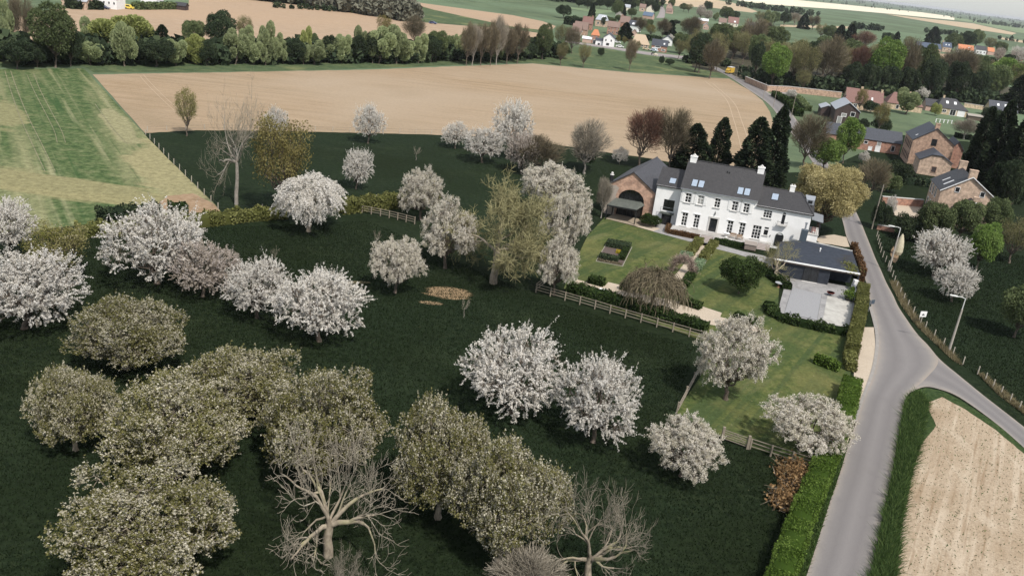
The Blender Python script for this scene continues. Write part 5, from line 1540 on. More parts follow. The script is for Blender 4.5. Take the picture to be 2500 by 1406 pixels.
# pool house and deck
NAVY = surf('roof_felt', [(0.0217, 0.0269, 0.0381), (0.0384, 0.0461, 0.0626)], 1.5, 0.75, big=[(0.22, (0.0341, 0.0307, 0.0286), 0.55, 0.72), (0.3, (0.0744, 0.1024, 0.0340), 0.68, 0.76)])
NAVYW = surf('dark_cladding', [(0.018, 0.022, 0.030), (0.032, 0.038, 0.05)], 2.0, 0.6)
ph = empty('pool_house', HL(16.0, -14.5))
tag(ph, 'low dark pool house with flat blue-grey roof and white edge', 'pool house')
o3 = np.array(ph.location)
def PH(*pts): return [np.array(G(x, y, z)) - o3 for x, y, z in pts]
RZ = 2.65
roof = PH((1886, 631, RZ), (2099.5, 668.6, RZ), (2081, 614, RZ), (1958, 586, RZ), (1905, 590, RZ))
MB().prism([p[:2] for p in roof], RZ - 0.3, RZ).build('flat_roof', NAVY, ph)
a, b = roof[0], roof[1]
d = (b - a) / np.linalg.norm(b - a); nn = np.array([d[1], -d[0], 0])
def bar(p, q, n0, n1, z0, z1, mb=None):
    m = mb or MB()
    dd = (q - p) / np.linalg.norm(q - p); k = np.array([dd[1], -dd[0], 0])
    return m.prism([(p + k * n0)[:2], (q + k * n0)[:2], (q + k * n1)[:2], (p + k * n1)[:2]], z0, z1)
bar(a, b, 0.28, 0.003, RZ - 0.06, RZ + 0.1).build('white_roof_edge', WPAINT, ph)
bar(a, b, 0.22, 0.10, RZ - 0.26, RZ - 0.062).build('fascia', plain('brown_fascia', (0.075, 0.055, 0.045), 0.7), ph)
bar(roof[2], roof[3], 0.2, 0.002, RZ - 0.02, RZ + 0.12).build('rear_roof_edge', SILL, ph)
inner = [p - nn * 0.9 for p in (a, b)]
w0, w1 = a - nn * 0.12, b - nn * 0.12
t = lambda s: w0 + (w1 - w0) * s
back = [p * np.array([1, 1, 0]) for p in roof]
MB().prism([t(0.02)[:2], t(0.68)[:2], (t(0.68) - nn * 4)[:2], (roof[2] * 0.97 + roof[3] * 0.03)[:2], (roof[3] - nn * 0.0)[:2], (roof[4])[:2]], 0, RZ - 0.3).build('wall', NAVYW, ph)
bar(t(0.985), t(1.0), 0, 0.3, 0, RZ - 0.3).build('corner_pier', NAVYW, ph)
gd = bar(t(0.385), t(0.55), 0.05, 0.003, 0.05, 2.25).build('sliding_door', GLASS, ph)
m = MB()
for s in (0.383, 0.462, 0.548): bar(t(s), t(s + 0.006), 0.09, 0.052, 0.03, 2.3, m)
bar(t(0.383), t(0.554), 0.092, 0.053, 2.22, 2.3, m).build('door_frame', BLACK, gd)
bar(t(0.38), t(0.556), 0.4, 0.004, 0.03, 0.12).build('door_step', SILL, ph)
bar(t(0.69), t(0.97), -3.2, -3.4, 0, RZ - 0.3).build('loggia_rear_wall', NAVYW, ph)
pf = MB()
c1 = PH((1960, 588, RZ))[0]
ck = empty('roof_chimney', tuple(c1 + o3 + np.array([0.0, 0.6, 0])), HR)
ck.parent = ph; ck.location = tuple(c1 + np.array([0.0, 0.6, 0]))
bpy.data.objects.remove(ck)
ckm = MB().box(-0.5, 0.5, -0.5, 0.5, 0, 1.9)
ck = ckm.build('chimney_block', plain('blue_grey_cladding', (0.05, 0.07, 0.09), 0.6), ph, tuple(c1 + np.array([0.0, 0.2, -0.1])), HR)
MB().tube((0, 0, 1.9), (0, 0, 3.0), 0.14, n=10).lathe([(0.22, 2.9), (0.22, 3.1)], 10).build('flue', ZINC, ck)
rng = np.random.default_rng(61)
mc = np.concatenate([PH((x, y, RZ))[0] + rng.normal(size=(160, 3)) * np.array([0.5, 0.8, 0.04]) for x, y in ((2074, 645), (2082, 652), (2078, 660))]); mc[:, 2] = RZ + np.abs(mc[:, 2] - RZ)
V, F = cards(mc, 0.16, rng, 1.1, flat=0.6)
tag(obj('moss', fast_mesh('moss', V, F, rng.random(len(mc))), LM['hedge_olive'], ph), kind='stuff')
c2 = PH((2001.5, 614, RZ))[0]
MB().tube((0, 0, 0), (0, 0, 0.45), 0.09, n=8).lathe([(0.16, 0.45), (0.05, 0.6)], 8).build('roof_vent_pipe', WPAINT, ph, tuple(c2))
sheet('pool_deck', [(1868, 668), (1893, 640), (1903, 668), (2084, 704), (2092, 720), (2090, 740), (2082, 770), (2074, 806), (1897, 767), (1915, 700), (1905, 690)], DECK, 0.10, 'grey paved pool deck')
sheet('pale_deck', rough([(2020, 723), (2080, 737), (2073, 805), (2007, 786)], 20, 0.4, 3), DECKL, 0.115, 'pale slab field beside the pool')
pl = empty('pool', G(1960, 745))
tag(pl, None, None, None, 'structure'); tag(pl, 'covered rectangular swimming pool')
pc = [G(*p) - G(1960, 745) for p in ((1933.8, 703), (2006, 720.5), (1994.5, 783.8), (1913.8, 766.3))]
cc = sum(pc) / 4
MB().prism([p[:2] for p in pc][::-1], 0.101, 0.118).build('pool_rim', BLACK, pl)
MB().prism([(cc + (p - cc) * 0.985)[:2] for p in pc][::-1], 0.102, 0.135).build('pool_cover', surf('pool_cover', [(0.2448, 0.2446, 0.2503), (0.2856, 0.2848, 0.2893)], 6, 0.7), pl)
for p, q in (((1928, 762), (1937, 780)), ((1979, 776), (1964, 786))):
    m = MB().tube(G(*p) + (0, 0, 0.16), G(*q) + (0, 0, 0.16), 0.03, n=5)
    tag(m.build('pool_pole', BLACK), 'thin dark pole lying at the left of the pool end' if p[0] < 1940 else 'thin dark pole lying at the right of the pool end', 'pole')
ok_ = empty('outdoor_kitchen', G(2088, 716), HR - 1.35)
tag(ok_, 'white outdoor kitchen units against the hedge on the pool deck', 'kitchen unit')
MB().box(-1.3, 1.3, -0.35, 0.35, 0.1, 0.95).build('cabinet', WPAINT, ok_)
MB().box(-1.35, 1.35, -0.4, 0.4, 0.95, 1.0).build('worktop', ZINC, ok_)
MB().box(-1.25, -0.5, -0.3, 0.3, 1.0, 1.75).build('hood', WPAINT, ok_)
MB().box(0.3, 0.9, -0.25, 0.25, 1.0, 1.2).build('grill', BLACK, ok_)
def pot(px, label, r=0.45, h=0.5, mat=None, leaf=None):
    o = empty('potted_plant', G(*px, 0.1)); o.location.z = 0.1
    tag(o, label, 'plant')
    MB().lathe([(r * 0.7, 0), (r, h), (r * 0.9, h)], 12).build('pot', mat or BLACK, o)
    rng = np.random.default_rng(5)
    C = rng.normal(size=(500, 3)) * np.array([r, r, r * 0.6]) * 0.7 + np.array([0, 0, h + r * 0.7])
    V, F = cards(C, 0.12, rng, 1.6)
    obj('foliage', fast_mesh('pot_foliage', V, F, rng.random(500)), leaf or LM['hedge_bright'], o)
pot((2072, 733), 'round potted plant on the pale slabs of the pool deck', 0.7, 0.4)
pot((2082, 714), 'small dark pot at the foot of the white kitchen units', 0.28, 0.35)
bq = empty('fire_bowl', G(2026, 723)); bq.location.z = 0.12
tag(bq, 'small dark fire bowl with red trim at the pale slab corner', 'fire bowl')
MB().lathe([(0.2, 0.25), (0.5, 0.35), (0.55, 0.5), (0.5, 0.5)], 12).build('bowl', BLACK, bq)
MB().lathe([(0.56, 0.46), (0.57, 0.5), (0.52, 0.5)], 12).build('rim', RED, bq)
for k in range(3):
    q = k * 2.1
    MB().tube((0.3 * math.cos(q), 0.3 * math.sin(q), 0.3), (0.42 * math.cos(q), 0.42 * math.sin(q), 0), 0.03, n=5).build('leg', BLACK, bq)
vs = empty('white_heater', G(1926, 676)); vs.location.z = 0.11
tag(vs, 'small white patio heater standing before the pool house wall', 'heater')
MB().lathe([(0.2, 0), (0.2, 0.5), (0.12, 0.6), (0.12, 0.95)], 12).build('body', WPAINT, vs)
MB().lathe([(0.2, 0.95), (0.22, 1.15), (0.1, 1.22)], 12).build('head', ZINC, vs)
gt_ = empty('garden_table', G(1900, 702))
tag(gt_, 'round grey garden table on the lawn beside the pool shrubs', 'table')
MB().lathe([(0.55, 0.7), (0.58, 0.72), (0.58, 0.76)], 18).build('table_top', plain('grey_stone', (0.34, 0.35, 0.36), 0.6), gt_)
MB().lathe([(0.3, 0.05), (0.12, 0.2), (0.1, 0.7)], 10).build('pedestal', plain('terracotta', (0.30, 0.16, 0.09), 0.9), gt_)
wl = empty('garden_cart', G(1472, 723), -0.2); wl.location.z = 0.09
tag(wl, 'small white garden cart parked on the gravel behind the long hedge', 'cart')
MB().add([(-0.75, -0.4, 0.3), (0.75, -0.4, 0.3), (0.75, 0.4, 0.3), (-0.75, 0.4, 0.3), (-0.6, -0.38, 0.85), (0.35, -0.38, 0.85), (0.35, 0.38, 0.85), (-0.6, 0.38, 0.85), (0.75, -0.38, 0.55), (0.75, 0.38, 0.55)],
         [(3, 2, 1, 0), (0, 1, 8, 5, 4), (2, 3, 7, 6, 9), (4, 5, 6, 7), (5, 8, 9, 6), (1, 2, 9, 8), (3, 0, 4, 7)]).build('body', WPAINT, wl)
for x in (-0.45, 0.45):
    for y in (-0.42, 0.42): MB().tube((x, y - 0.05, 0.22), (x, y + 0.05, 0.22), 0.22, n=12).build('wheel', BLACK, wl)
# square flower bed
fb = empty('flower_bed', HL(-5.8, -19.6), HR)
tag(fb, 'rectangular flower bed edged with dark box and yellow flowers on the lawn', 'flower bed')
MB().box(-1.9, 1.9, -5.1, 4.9, 0.06, 0.14).build('soil', plain('dark_soil', (0.09, 0.065, 0.055), 0.95), fb)
MB().box(-2.0, -1.9, -5.2, 5.0, 0.05, 0.16).box(1.9, 2.0, -5.2, 5.0, 0.05, 0.16).box(-1.9, 1.9, -5.2, -5.1, 0.05, 0.16).build('edging', plain('edging_stone', (0.26, 0.25, 0.19), 0.9), fb)
def bedhedge(x0, x1, y0, y1, h, nm, mat, seed, size=(0.07, 0.14), dens=160):
    rng = np.random.default_rng(seed)
    n = int(dens * ((x1 - x0) * (y1 - y0) + 2 * h * (x1 - x0 + y1 - y0)))
    C = rng.uniform((x0, y0, 0.1), (x1, y1, h), size=(n, 3))
    k = rng.integers(0, 3, n)
    C[k == 0, 2] = h * rng.uniform(0.9, 1.05, (k == 0).sum())
    e = rng.random(n) < 0.5
    C[:, 0] = np.where(k == 1, np.where(e, x0, x1), C[:, 0]); C[:, 1] = np.where(k == 2, np.where(e, y0, y1), C[:, 1])
    V, F = cards(C, rng.uniform(*size, n), rng, 1.2)
    B = MB().box(x0 + 0.05, x1 - 0.05, y0 + 0.05, y1 - 0.05, 0.06, h * 0.94)
    V0 = np.array(B.v); F0 = np.array(B.f)
    return obj(nm, fast_mesh(nm, np.vstack([V0, V]), np.vstack([F0, F + len(V0)]), np.concatenate([np.full(6, 0.03), rng.random(n)])), mat, fb)
bedhedge(-1.8, 1.8, 2.6, 4.8, 0.9, 'box_planting', LM['dark'], 1)
bedhedge(-1.8, 1.0, -3.9, -2.6, 0.75, 'box_planting', LM['dark'], 2)
bedhedge(0.9, 1.8, -2.5, 3.2, 0.8, 'box_planting', LM['box'], 3)
YEL = leafmat('petal_yellow', [(0.0, (0.25, 0.22, 0.03)), (0.4, (0.6, 0.45, 0.03)), (1.0, (0.72, 0.56, 0.05))], 0.3)
bedhedge(0.1, 0.9, 0.3, 1.4, 0.45, 'yellow_flowers', YEL, 4, (0.06, 0.12), 60)
bedhedge(-1.4, -0.2, -2.3, -1.9, 0.3, 'yellow_flowers', YEL, 5, (0.06, 0.12), 40)
bedhedge(-1.8, 1.7, -5.0, -4.2, 0.3, 'dry_stems', LM['brown'], 6, (0.06, 0.14), 80)
# lawn edging strip
e = MB()
e0, e1 = G(1741, 617), G(1661, 717)
dd = unit(e1 - e0); k_ = np.array([-dd[1], dd[0], 0]) * 0.06
e.prism([(e0 + k_)[:2], (e0 - k_)[:2], (e1 - k_)[:2], (e1 + k_)[:2]], 0.05, 0.13)
tag(e.build('lawn_edging', SILL), 'thin pale edging strip along the right lawn', None, None, 'structure')
# clipped leafless arch over the path
rng = np.random.default_rng(77)
ap, aq = G(1640, 662), G(1690, 672)
n = 2600
tt = rng.uniform(0, math.pi, n); rr_ = rng.normal(0, 0.34, (n, 3))
half = (aq - ap) / 2
C = (ap + aq) / 2 + half[None] * np.cos(tt)[:, None] + np.array([0, 0, 1])[None] * (2.3 * np.sin(tt) ** 0.8)[:, None] + rr_
C[:, 2] = np.abs(C[:, 2])
o4 = (ap + aq) / 2
V, F = cards(C - o4, 0.035, rng, 11)
ar = empty('hedge_arch', o4)
tag(ar, 'leafless brown clipped arch over the garden path', 'hedge arch')
obj('twigs', fast_mesh('arch_twigs', V, F, rng.random(n)), leafmat('arch_twig', [(0, (0.12, 0.085, 0.07)), (1, (0.32, 0.25, 0.21))], 0.0), ar)
pts = [half * math.cos(x) + np.array([0, 0, 2.3 * math.sin(x) ** 0.8]) for x in np.linspace(0, math.pi, 9)]
V, F = tubes([(np.array(pts), np.full(9, 0.06))])
obj('stem', fast_mesh('arch_stem', V, F), BARK, ar)
# heap of cut branches by the hedge
hp = empty('brush_heap', G(1925, 1195))
tag(hp, 'brown heap of cut branches and dead leaves beside the roadside hedge', 'heap')
rng = np.random.default_rng(9)
cen = [G(x, y) - G(1925, 1195) + np.array([0, 0, z]) for x, y, z in ((1922, 1162, 0.5), (1946, 1165, 0.6), (1930, 1195, 0.6), (1948, 1188, 0.5), (1905, 1232, 0.4), (1918, 1225, 0.4))]
C = np.concatenate([c + rng.normal(size=(700, 3)) * np.array([0.5, 0.7, 0.42]) for c in cen]); C[:, 2] = np.abs(C[:, 2])
V, F = cards(C, rng.uniform(0.08, 0.2, len(C)), rng, 1.3)
obj('dead_leaves', fast_mesh('dead_leaves', V, F, rng.random(len(C))), leafmat('dead_leaf', [(0, (0.10, 0.06, 0.03)), (0.6, (0.20, 0.125, 0.06)), (1, (0.33, 0.22, 0.115))], 0.2), hp)
Ls = []
for i in range(150):
    c = cen[rng.integers(0, 6)] + rng.normal(size=3) * np.array([0.5, 0.8, 0.1])
    d = unit(rng.normal(size=3) * np.array([1, 1, 0.3])) * rng.uniform(0.5, 1.3)
    c[2] = abs(c[2]) + 0.15
    Ls.append((np.stack([c, c + d]), np.array([0.03, 0.012])))
V, F = tubes(Ls)
obj('branches', fast_mesh('heap_branches', V, F), BARKP, hp)
# ---------------------------------------------------------------- other buildings
BRICKR = brickmat('red_brick', (0.30, 0.135, 0.095), (0.38, 0.19, 0.135), (0.36, 0.28, 0.23))
BRICKO = brickmat('old_brick', (0.33, 0.21, 0.15), (0.43, 0.285, 0.21), (0.44, 0.35, 0.28))
BRICKP = brickmat('pale_brick', (0.42, 0.30, 0.22), (0.52, 0.385, 0.29), (0.50, 0.42, 0.35))
BRICKY = brickmat('yellow_brick', (0.52, 0.41, 0.28), (0.60, 0.485, 0.345), (0.52, 0.44, 0.34))
TIMBER = surf('dark_timber', [(0.045, 0.032, 0.03), (0.085, 0.062, 0.056)], 1.0, 0.8, world=False, stretch=(0.3, 0.3, 6))
RSL = tilemat('blue_slate', (0.034, 0.038, 0.050), (0.058, 0.064, 0.080), 0.3)
RDK = tilemat('charcoal_tiles', (0.030, 0.030, 0.034), (0.050, 0.050, 0.055), 0.3)
RRD = tilemat('red_brown_tiles', (0.15, 0.075, 0.062), (0.22, 0.115, 0.095), 0.3)
ROR = tilemat('orange_tiles', (0.42, 0.15, 0.07), (0.55, 0.22, 0.10), 0.3)
RBR = tilemat('brown_tiles', (0.16, 0.105, 0.085), (0.23, 0.155, 0.125), 0.3)
RTAN = tilemat('tan_tiles', (0.40, 0.30, 0.20), (0.50, 0.385, 0.27), 0.3)
RZN = plain('pale_zinc_roof', (0.40, 0.42, 0.45), 0.5, metal=0.2)
RWH = plain('white_sheet_roof', (0.68, 0.69, 0.70), 0.5)
CREAM = plain('cream_render', (0.66, 0.60, 0.50), 0.85)
STN = surf('rubble_stone', [(0.36, 0.31, 0.25), (0.52, 0.46, 0.38)], 2.0, 0.9, world=False)
PINK = plain('pinkish_brick_wall', (0.48, 0.33, 0.27), 0.9)

def bldg(label, px, ang, w, d, eave, ridge, wall, roof, axis='x', hip=(0, 0), wins=(), chim=(), sky=(), cat='house', name='house', over=0.3, loc=None, group=None, fm=None, gm=None, verge=None):
    o = empty(name, G(*px) if loc is None else loc, math.radians(ang))
    tag(o, label, cat, group)
    m = MB()
    if axis == 'x':
        h0, h1 = hip
        yr = d / 2
        prof = lambda x, hp: [(x, 0, 0), (x, d, 0), (x, d, eave), (x, yr, eave if hp else ridge - 0.04), (x, 0, eave)]
        m.add(prof(0, h0)[::-1], [(0, 1, 2, 3, 4)]).add(prof(w, h1), [(0, 1, 2, 3, 4)])
        m.add([(0, 0, 0), (w, 0, 0), (w, 0, eave), (0, 0, eave)], [(0, 1, 2, 3)])
        m.add([(0, d, 0), (w, d, 0), (w, d, eave), (0, d, eave)], [(3, 2, 1, 0)])
        sl = (ridge - eave) / yr
        ze = eave - over * sl + 0.06
        a, b = -over, w + over
        r0, r1 = (h0 if h0 else -over), (w - h1 if h1 else w + over)
        rf = MB().slab([(a, -over, ze), (b, -over, ze), (r1, yr, ridge + 0.06), (r0, yr, ridge + 0.06)], 0.12).slab([(a, d + over, ze), (b, d + over, ze), (r1, yr, ridge + 0.06), (r0, yr, ridge + 0.06)], 0.12)
        if h0: rf.slab([(a, -over, ze), (a, d + over, ze), (r0, yr, ridge + 0.06)], 0.12)
        if h1: rf.slab([(b, -over, ze), (b, d + over, ze), (r1, yr, ridge + 0.06)], 0.12)
    else:
        xr = w / 2
        hh = hip[0]
        top = [(xr, ridge - 0.04)]
        if hh:
            zc = ridge - (ridge - eave) * hh
            top = [(w - xr * (1 - hh), zc - 0.04), (xr * (1 - hh), zc - 0.04)]
        pf = [(0, 0), (w, 0), (w, eave)] + top + [(0, eave)]
        pb = [(0, 0), (w, 0), (w, eave), (xr, ridge - 0.04), (0, eave)]
        m.add([(p[0], 0, p[1]) for p in pf], [tuple(range(len(pf)))])
        m.add([(p[0], d, p[1]) for p in pb][::-1], [tuple(range(5))])
        m.add([(0, 0, 0), (0, d, 0), (0, d, eave), (0, 0, eave)], [(3, 2, 1, 0)])
        m.add([(w, 0, 0), (w, d, 0), (w, d, eave), (w, 0, eave)], [(0, 1, 2, 3)])
        sl = (ridge - eave) / xr
        ze = eave - over * sl + 0.06
        f0 = -over
        if hh:
            q = 1.6
            zc = ridge - (ridge - eave) * hh
            xl, xrr = xr * (1 - hh), w - xr * (1 - hh)
            rf = MB().slab([(-over, f0, ze), (-over, d + over, ze), (xr, d + over, ridge + 0.06), (xr, q, ridge + 0.06), (xl, f0, zc + 0.06)], 0.12)
            rf.slab([(w + over, f0, ze), (w + over, d + over, ze), (xr, d + over, ridge + 0.06), (xr, q, ridge + 0.06), (xrr, f0, zc + 0.06)], 0.12)
            rf.slab([(xl, f0, zc + 0.06), (xrr, f0, zc + 0.06), (xr, q, ridge + 0.06)], 0.1)
        else:
            rf = MB().slab([(-over, f0, ze), (-over, d + over, ze), (xr, d + over, ridge + 0.06), (xr, f0, ridge + 0.06)], 0.12)
            rf.slab([(w + over, f0, ze), (w + over, d + over, ze), (xr, d + over, ridge + 0.06), (xr, f0, ridge + 0.06)], 0.12)
    m.build('wall', wall, o)
    ro = rf.build('roof', roof, o)
    if verge:
        xr = w / 2
        MB().tube((-over, -over - 0.02, ze + 0.02), (xr, -over - 0.02, ridge + 0.08), 0.1, n=4).tube((w + over, -over - 0.02, ze + 0.02), (xr, -over - 0.02, ridge + 0.08), 0.1, n=4).build('verge_board', verge, o)
    fm, gm = fm or WPAINT, gm or GLASS
    for q in wins:
        face, u, z, ww, wh = q[:5]
        nx = q[5] if len(q) > 5 else 1
        nm = q[6] if len(q) > 6 else 'window'
        f = MB(); t = max(0.07, ww * 0.1)
        f.box(u - t, u, -0.09, -0.004, z - t, z + wh + t).box(u + ww, u + ww + t, -0.09, -0.004, z - t, z + wh + t)
        f.box(u, u + ww, -0.09, -0.004, z + wh, z + wh + t).box(u, u + ww, -0.11, -0.004, z - t, z)
        for i in range(1, nx): f.box(u + ww * i / nx - 0.04, u + ww * i / nx + 0.04, -0.08, -0.004, z, z + wh)
        wo = f.build(nm, fm, o)
        po = MB().box(u, u + ww, -0.045, -0.006, z, z + wh).build('pane', gm if len(q) < 8 else q[7], wo)
        if face == 'l':
            wo.rotation_euler = (0, 0, -math.pi / 2); wo.location = (0, d, 0)
    for x, y, z, sx, sy in chim:
        MB().box(x - sx / 2, x + sx / 2, y - sy / 2, y + sy / 2, eave, z).box(x - sx / 2 - 0.06, x + sx / 2 + 0.06, y - sy / 2 - 0.06, y + sy / 2 + 0.06, z, z + 0.12).build('chimney', wall if wall not in (WHITE,) else WHITE, o)
    for side, u0, u1, t0, t1 in sky:
        if side == 'f':
            p = lambda t: (-over + (d / 2 + over) * t, ze + (ridge + 0.06 - ze) * t + 0.08)
            a, b = p(t0), p(t1)
            MB().slab([(u0, a[0], a[1]), (u1, a[0], a[1]), (u1, b[0], b[1]), (u0, b[0], b[1])], 0.1).build('skylight', RWH, o)
        else:
            p = lambda t: (-over + (w / 2 + over) * t, ze + (ridge + 0.06 - ze) * t + 0.08)
            a, b = p(t0), p(t1)
            MB().slab([(a[0], u0, a[1]), (a[0], u1, a[1]), (b[0], u1, b[1]), (b[0], u0, b[1])], 0.1).build('skylight', RWH, o)
    return o

# brick barn farm (right)
bldg('tall old brick barn with slate roof and one dark gable window', (2213, 403), -13, 10.2, 13, 7.0, 10.6, BRICKO, RSL, 'y', wins=[('f', 4.6, 6.2, 1.1, 1.5, 1, 'loft_window')] + [('l', 2 + i * 2.3, z, 0.35, 1.7, 1, 'slit_window') for i in range(5) for z in (1.2, 4.2)], chim=[(5.1, 1.0, 11.7, 1.1, 0.9)], sky=[('l', 3, 3.5, 0.2, 0.3)], name='brick_barn', cat='barn', fm=BLACK)
bldg('low brick annex with clipped gable before the old brick barn', (2237, 424), -13, 7.6, 7.5, 3.9, 6.1, BRICKP, RSL, 'y', hip=(0.35,), wins=[('f', 3.2, 1.0, 1.1, 1.4, 1, 'dark_hatch')], name='brick_annex', cat='barn', fm=BRICKO, gm=plain('dark_opening', (0.04, 0.03, 0.028), 0.8))
bldg('dark red brick lean-to right of the old brick barn', (2308, 408), -13, 3.2, 9, 5.2, 7.2, BRICKR, RSL, 'y', name='brick_lean_to', cat='barn')
bldg('long low brick range with slate roof left of the old brick barn', (2012, 352), -9, 20.5, 7, 3.3, 5.9, BRICKR, RSL, 'x', wins=[('f', 10.6, 1.9, 0.9, 0.7), ('f', 14.2, 1.6, 0.9, 1.2, 1, 'window', GLASSC), ('f', 12.1, 0.2, 0.9, 1.0, 1, 'white_hatch', WPAINT), ('f', 14.0, 0.1, 1.2, 1.5, 1, 'white_door', WPAINT), ('f', 18.2, 0.8, 0.8, 1.4)], name='brick_range', cat='barn')
# farmhouse with white verges
fh = bldg('brick farmhouse with white roof verges and two small gable windows', (2277, 536), -13, 10.0, 11.2, 6.2, 9.6, BRICKP, RDK, 'y', wins=[('f', 2.5, 6.3, 0.75, 0.95), ('f', 7.2, 6.1, 0.75, 0.95)] + [('l', 1.2 + i * 2.7, z, 1.0, 1.7, 1) for i in range(3) for z in (0.9, 3.9)], chim=[(5.0, 0.6, 10.9, 1.5, 0.9), (5.0, 10.7, 10.9, 1.5, 0.9)], sky=[('l', 3.0, 3.5, 0.2, 0.52), ('l', 6.2, 6.6, 0.25, 0.5)], verge=WPAINT, name='brick_farmhouse')
bldg('small brick wing with white verges before the brick farmhouse', (2325, 556), -13, 5.6, 6.5, 3.4, 5.6, BRICKP, RDK, 'y', chim=[(2.8, 0.5, 6.5, 1.0, 0.7)], verge=WPAINT, name='brick_wing')
# dark timber house
bldg('dark timber-clad house with pale zinc roof by the far road', (2033, 300), -11, 7.8, 16.0, 4.7, 7.3, TIMBER, RZN, 'y', wins=[('f', 5.0, 3.0, 1.3, 1.3), ('f', 2.2, 2.6, 1.4, 0.9, 1, 'window', GLASSC), ('f', 1.2, 0.1, 1.3, 2.2, 1, 'door', GLASSC)], chim=[(3.9, 15.0, 8.0, 0.6, 0.6)], name='timber_house')
bldg('small timber side wing with zinc roof left of the dark timber house', (2001, 283), -11, 4.2, 9.0, 2.9, 3.9, TIMBER, RZN, 'y', name='timber_wing')
# bungalows behind
bldg('bungalow with big red-brown roof behind the golden bare willow', (2062, 264), -9, 13.4, 9.5, 2.7, 7.4, BRICKY, RRD, 'x', wins=[('f', 8.2, 0.7, 1.6, 1.5, 2), ('f', 3.0, 0.8, 1.2, 1.2, 2)], chim=[(5.5, 4.7, 8.2, 0.8, 0.6), (12.9, 4.7, 8.0, 0.7, 0.9)], sky=[('f', 9.2, 9.8, 0.3, 0.5)], name='bungalow')
bldg('bungalow with red-brown hipped roof behind the round willow', (2163, 265), -9, 13.6, 9.0, 2.6, 6.4, BRICKY, RRD, 'x', hip=(2.5, 3.0), wins=[('f', 3.6, 0.6, 1.0, 1.3), ('f', 8.0, 0.7, 1.4, 1.3, 2)], chim=[(8.5, 4.5, 7.2, 0.8, 0.6)], name='bungalow')
bldg('bungalow with charcoal hipped roof, two skylights and white garage door', (2285, 277), -9, 11.8, 9.0, 2.7, 6.2, BRICKY, RDK, 'x', hip=(2.0, 4.5), wins=[('f', 0.6, 1.2, 0.5, 0.6), ('f', 2.2, 0.9, 1.3, 1.0, 2), ('f', 5.2, 0.1, 2.0, 2.1, 2, 'patio_door'), ('f', 8.2, 0.15, 2.4, 2.0, 1, 'garage_door', WPAINT)], chim=[(2.5, 4.5, 7.0, 0.7, 0.6)], sky=[('f', 3.3, 4.3, 0.45, 0.7), ('f', 6.4, 7.4, 0.45, 0.7)], name='bungalow')
bldg('low dark-roofed brick wing left of the charcoal bungalow', (2258, 270), -9, 4.5, 7.0, 2.2, 4.6, PINK, RDK, 'x', name='bungalow_wing')
bldg('yellow brick bungalow with grey skylit roof at the right edge', (2412, 284), -8, 11.0, 8.0, 2.8, 6.4, BRICKY, RSL, 'x', wins=[('f', 5.0, 0.9, 1.2, 0.9), ('f', 8.5, 0.9, 1.2, 0.9)], sky=[('f', 3.0, 3.9, 0.5, 0.72), ('f', 6.0, 6.9, 0.5, 0.72)], name='bungalow')
# brick garden walls
def gwall(pts, h, mat, label, t=0.35):
    P = [G(*p) for p in pts]
    o = empty('garden_wall', P[0]); tag(o, label, 'wall')
    for a, b in zip(P[:-1], P[1:]):
        d = unit(b - a); k = np.array([-d[1], d[0], 0]) * t / 2
        q = [(a + k - P[0])[:2], (a - k - P[0])[:2], (b - k - P[0])[:2], (b + k - P[0])[:2]]
        MB().prism(q, 0, h).build('wall_run', mat, o)
        q = [(a + k * 1.4 - P[0])[:2], (a - k * 1.4 - P[0])[:2], (b - k * 1.4 - P[0])[:2], (b + k * 1.4 - P[0])[:2]]
        MB().prism(q, h, h + 0.12).build('coping', SILL, o)
gwall([(1818, 201), (1848, 214), (1872, 224), (1925, 226), (1990, 233), (2052, 240)], 2.4, BRICKO, 'long old brick garden wall beyond the far road')
gwall([(2140, 560), (2182, 568)], 0.9, BRICKR, 'low red brick wall beside the wooden pole')
gwall([(2218, 578), (2275, 588)], 0.9, BRICKR, 'low red brick wall behind the double blossom tree')
gwall([(2150, 498), (2250, 506)], 1.6, BRICKR, 'red brick wall by the farmhouse yard')
gwall([(2352, 262), (2440, 275)], 1.8, BRICKY, 'yellow brick wall between the two right bungalows')
# white paddock fence posts behind the brick barn
wf = empty('paddock_fence', G(2284, 298)); tag(wf, 'white posts of a paddock fence before the charcoal bungalow', 'fence')
for i in range(5):
    q = G(2284 + i * 9.6, 299 + i * 0.9) - G(2284, 298)
    MB().box(-0.12, 0.12, -0.12, 0.12, 0, 1.3).build('post', WPAINT, wf, tuple(q))
MB().tube((0, 0.0, 1.2), G(2322.5, 302.6) - G(2284, 298) + (0, 0, 1.2), 0.05, n=4).build('rail', WPAINT, wf)
tr = bldg('grey wooden pergola shed right of the charcoal bungalow', (2362, 292), -9, 9.5, 3.0, 1.7, 2.3, WOODD, plain('grey_boards', (0.30, 0.27, 0.235), 0.9), 'x', name='garden_shed', cat='shed')

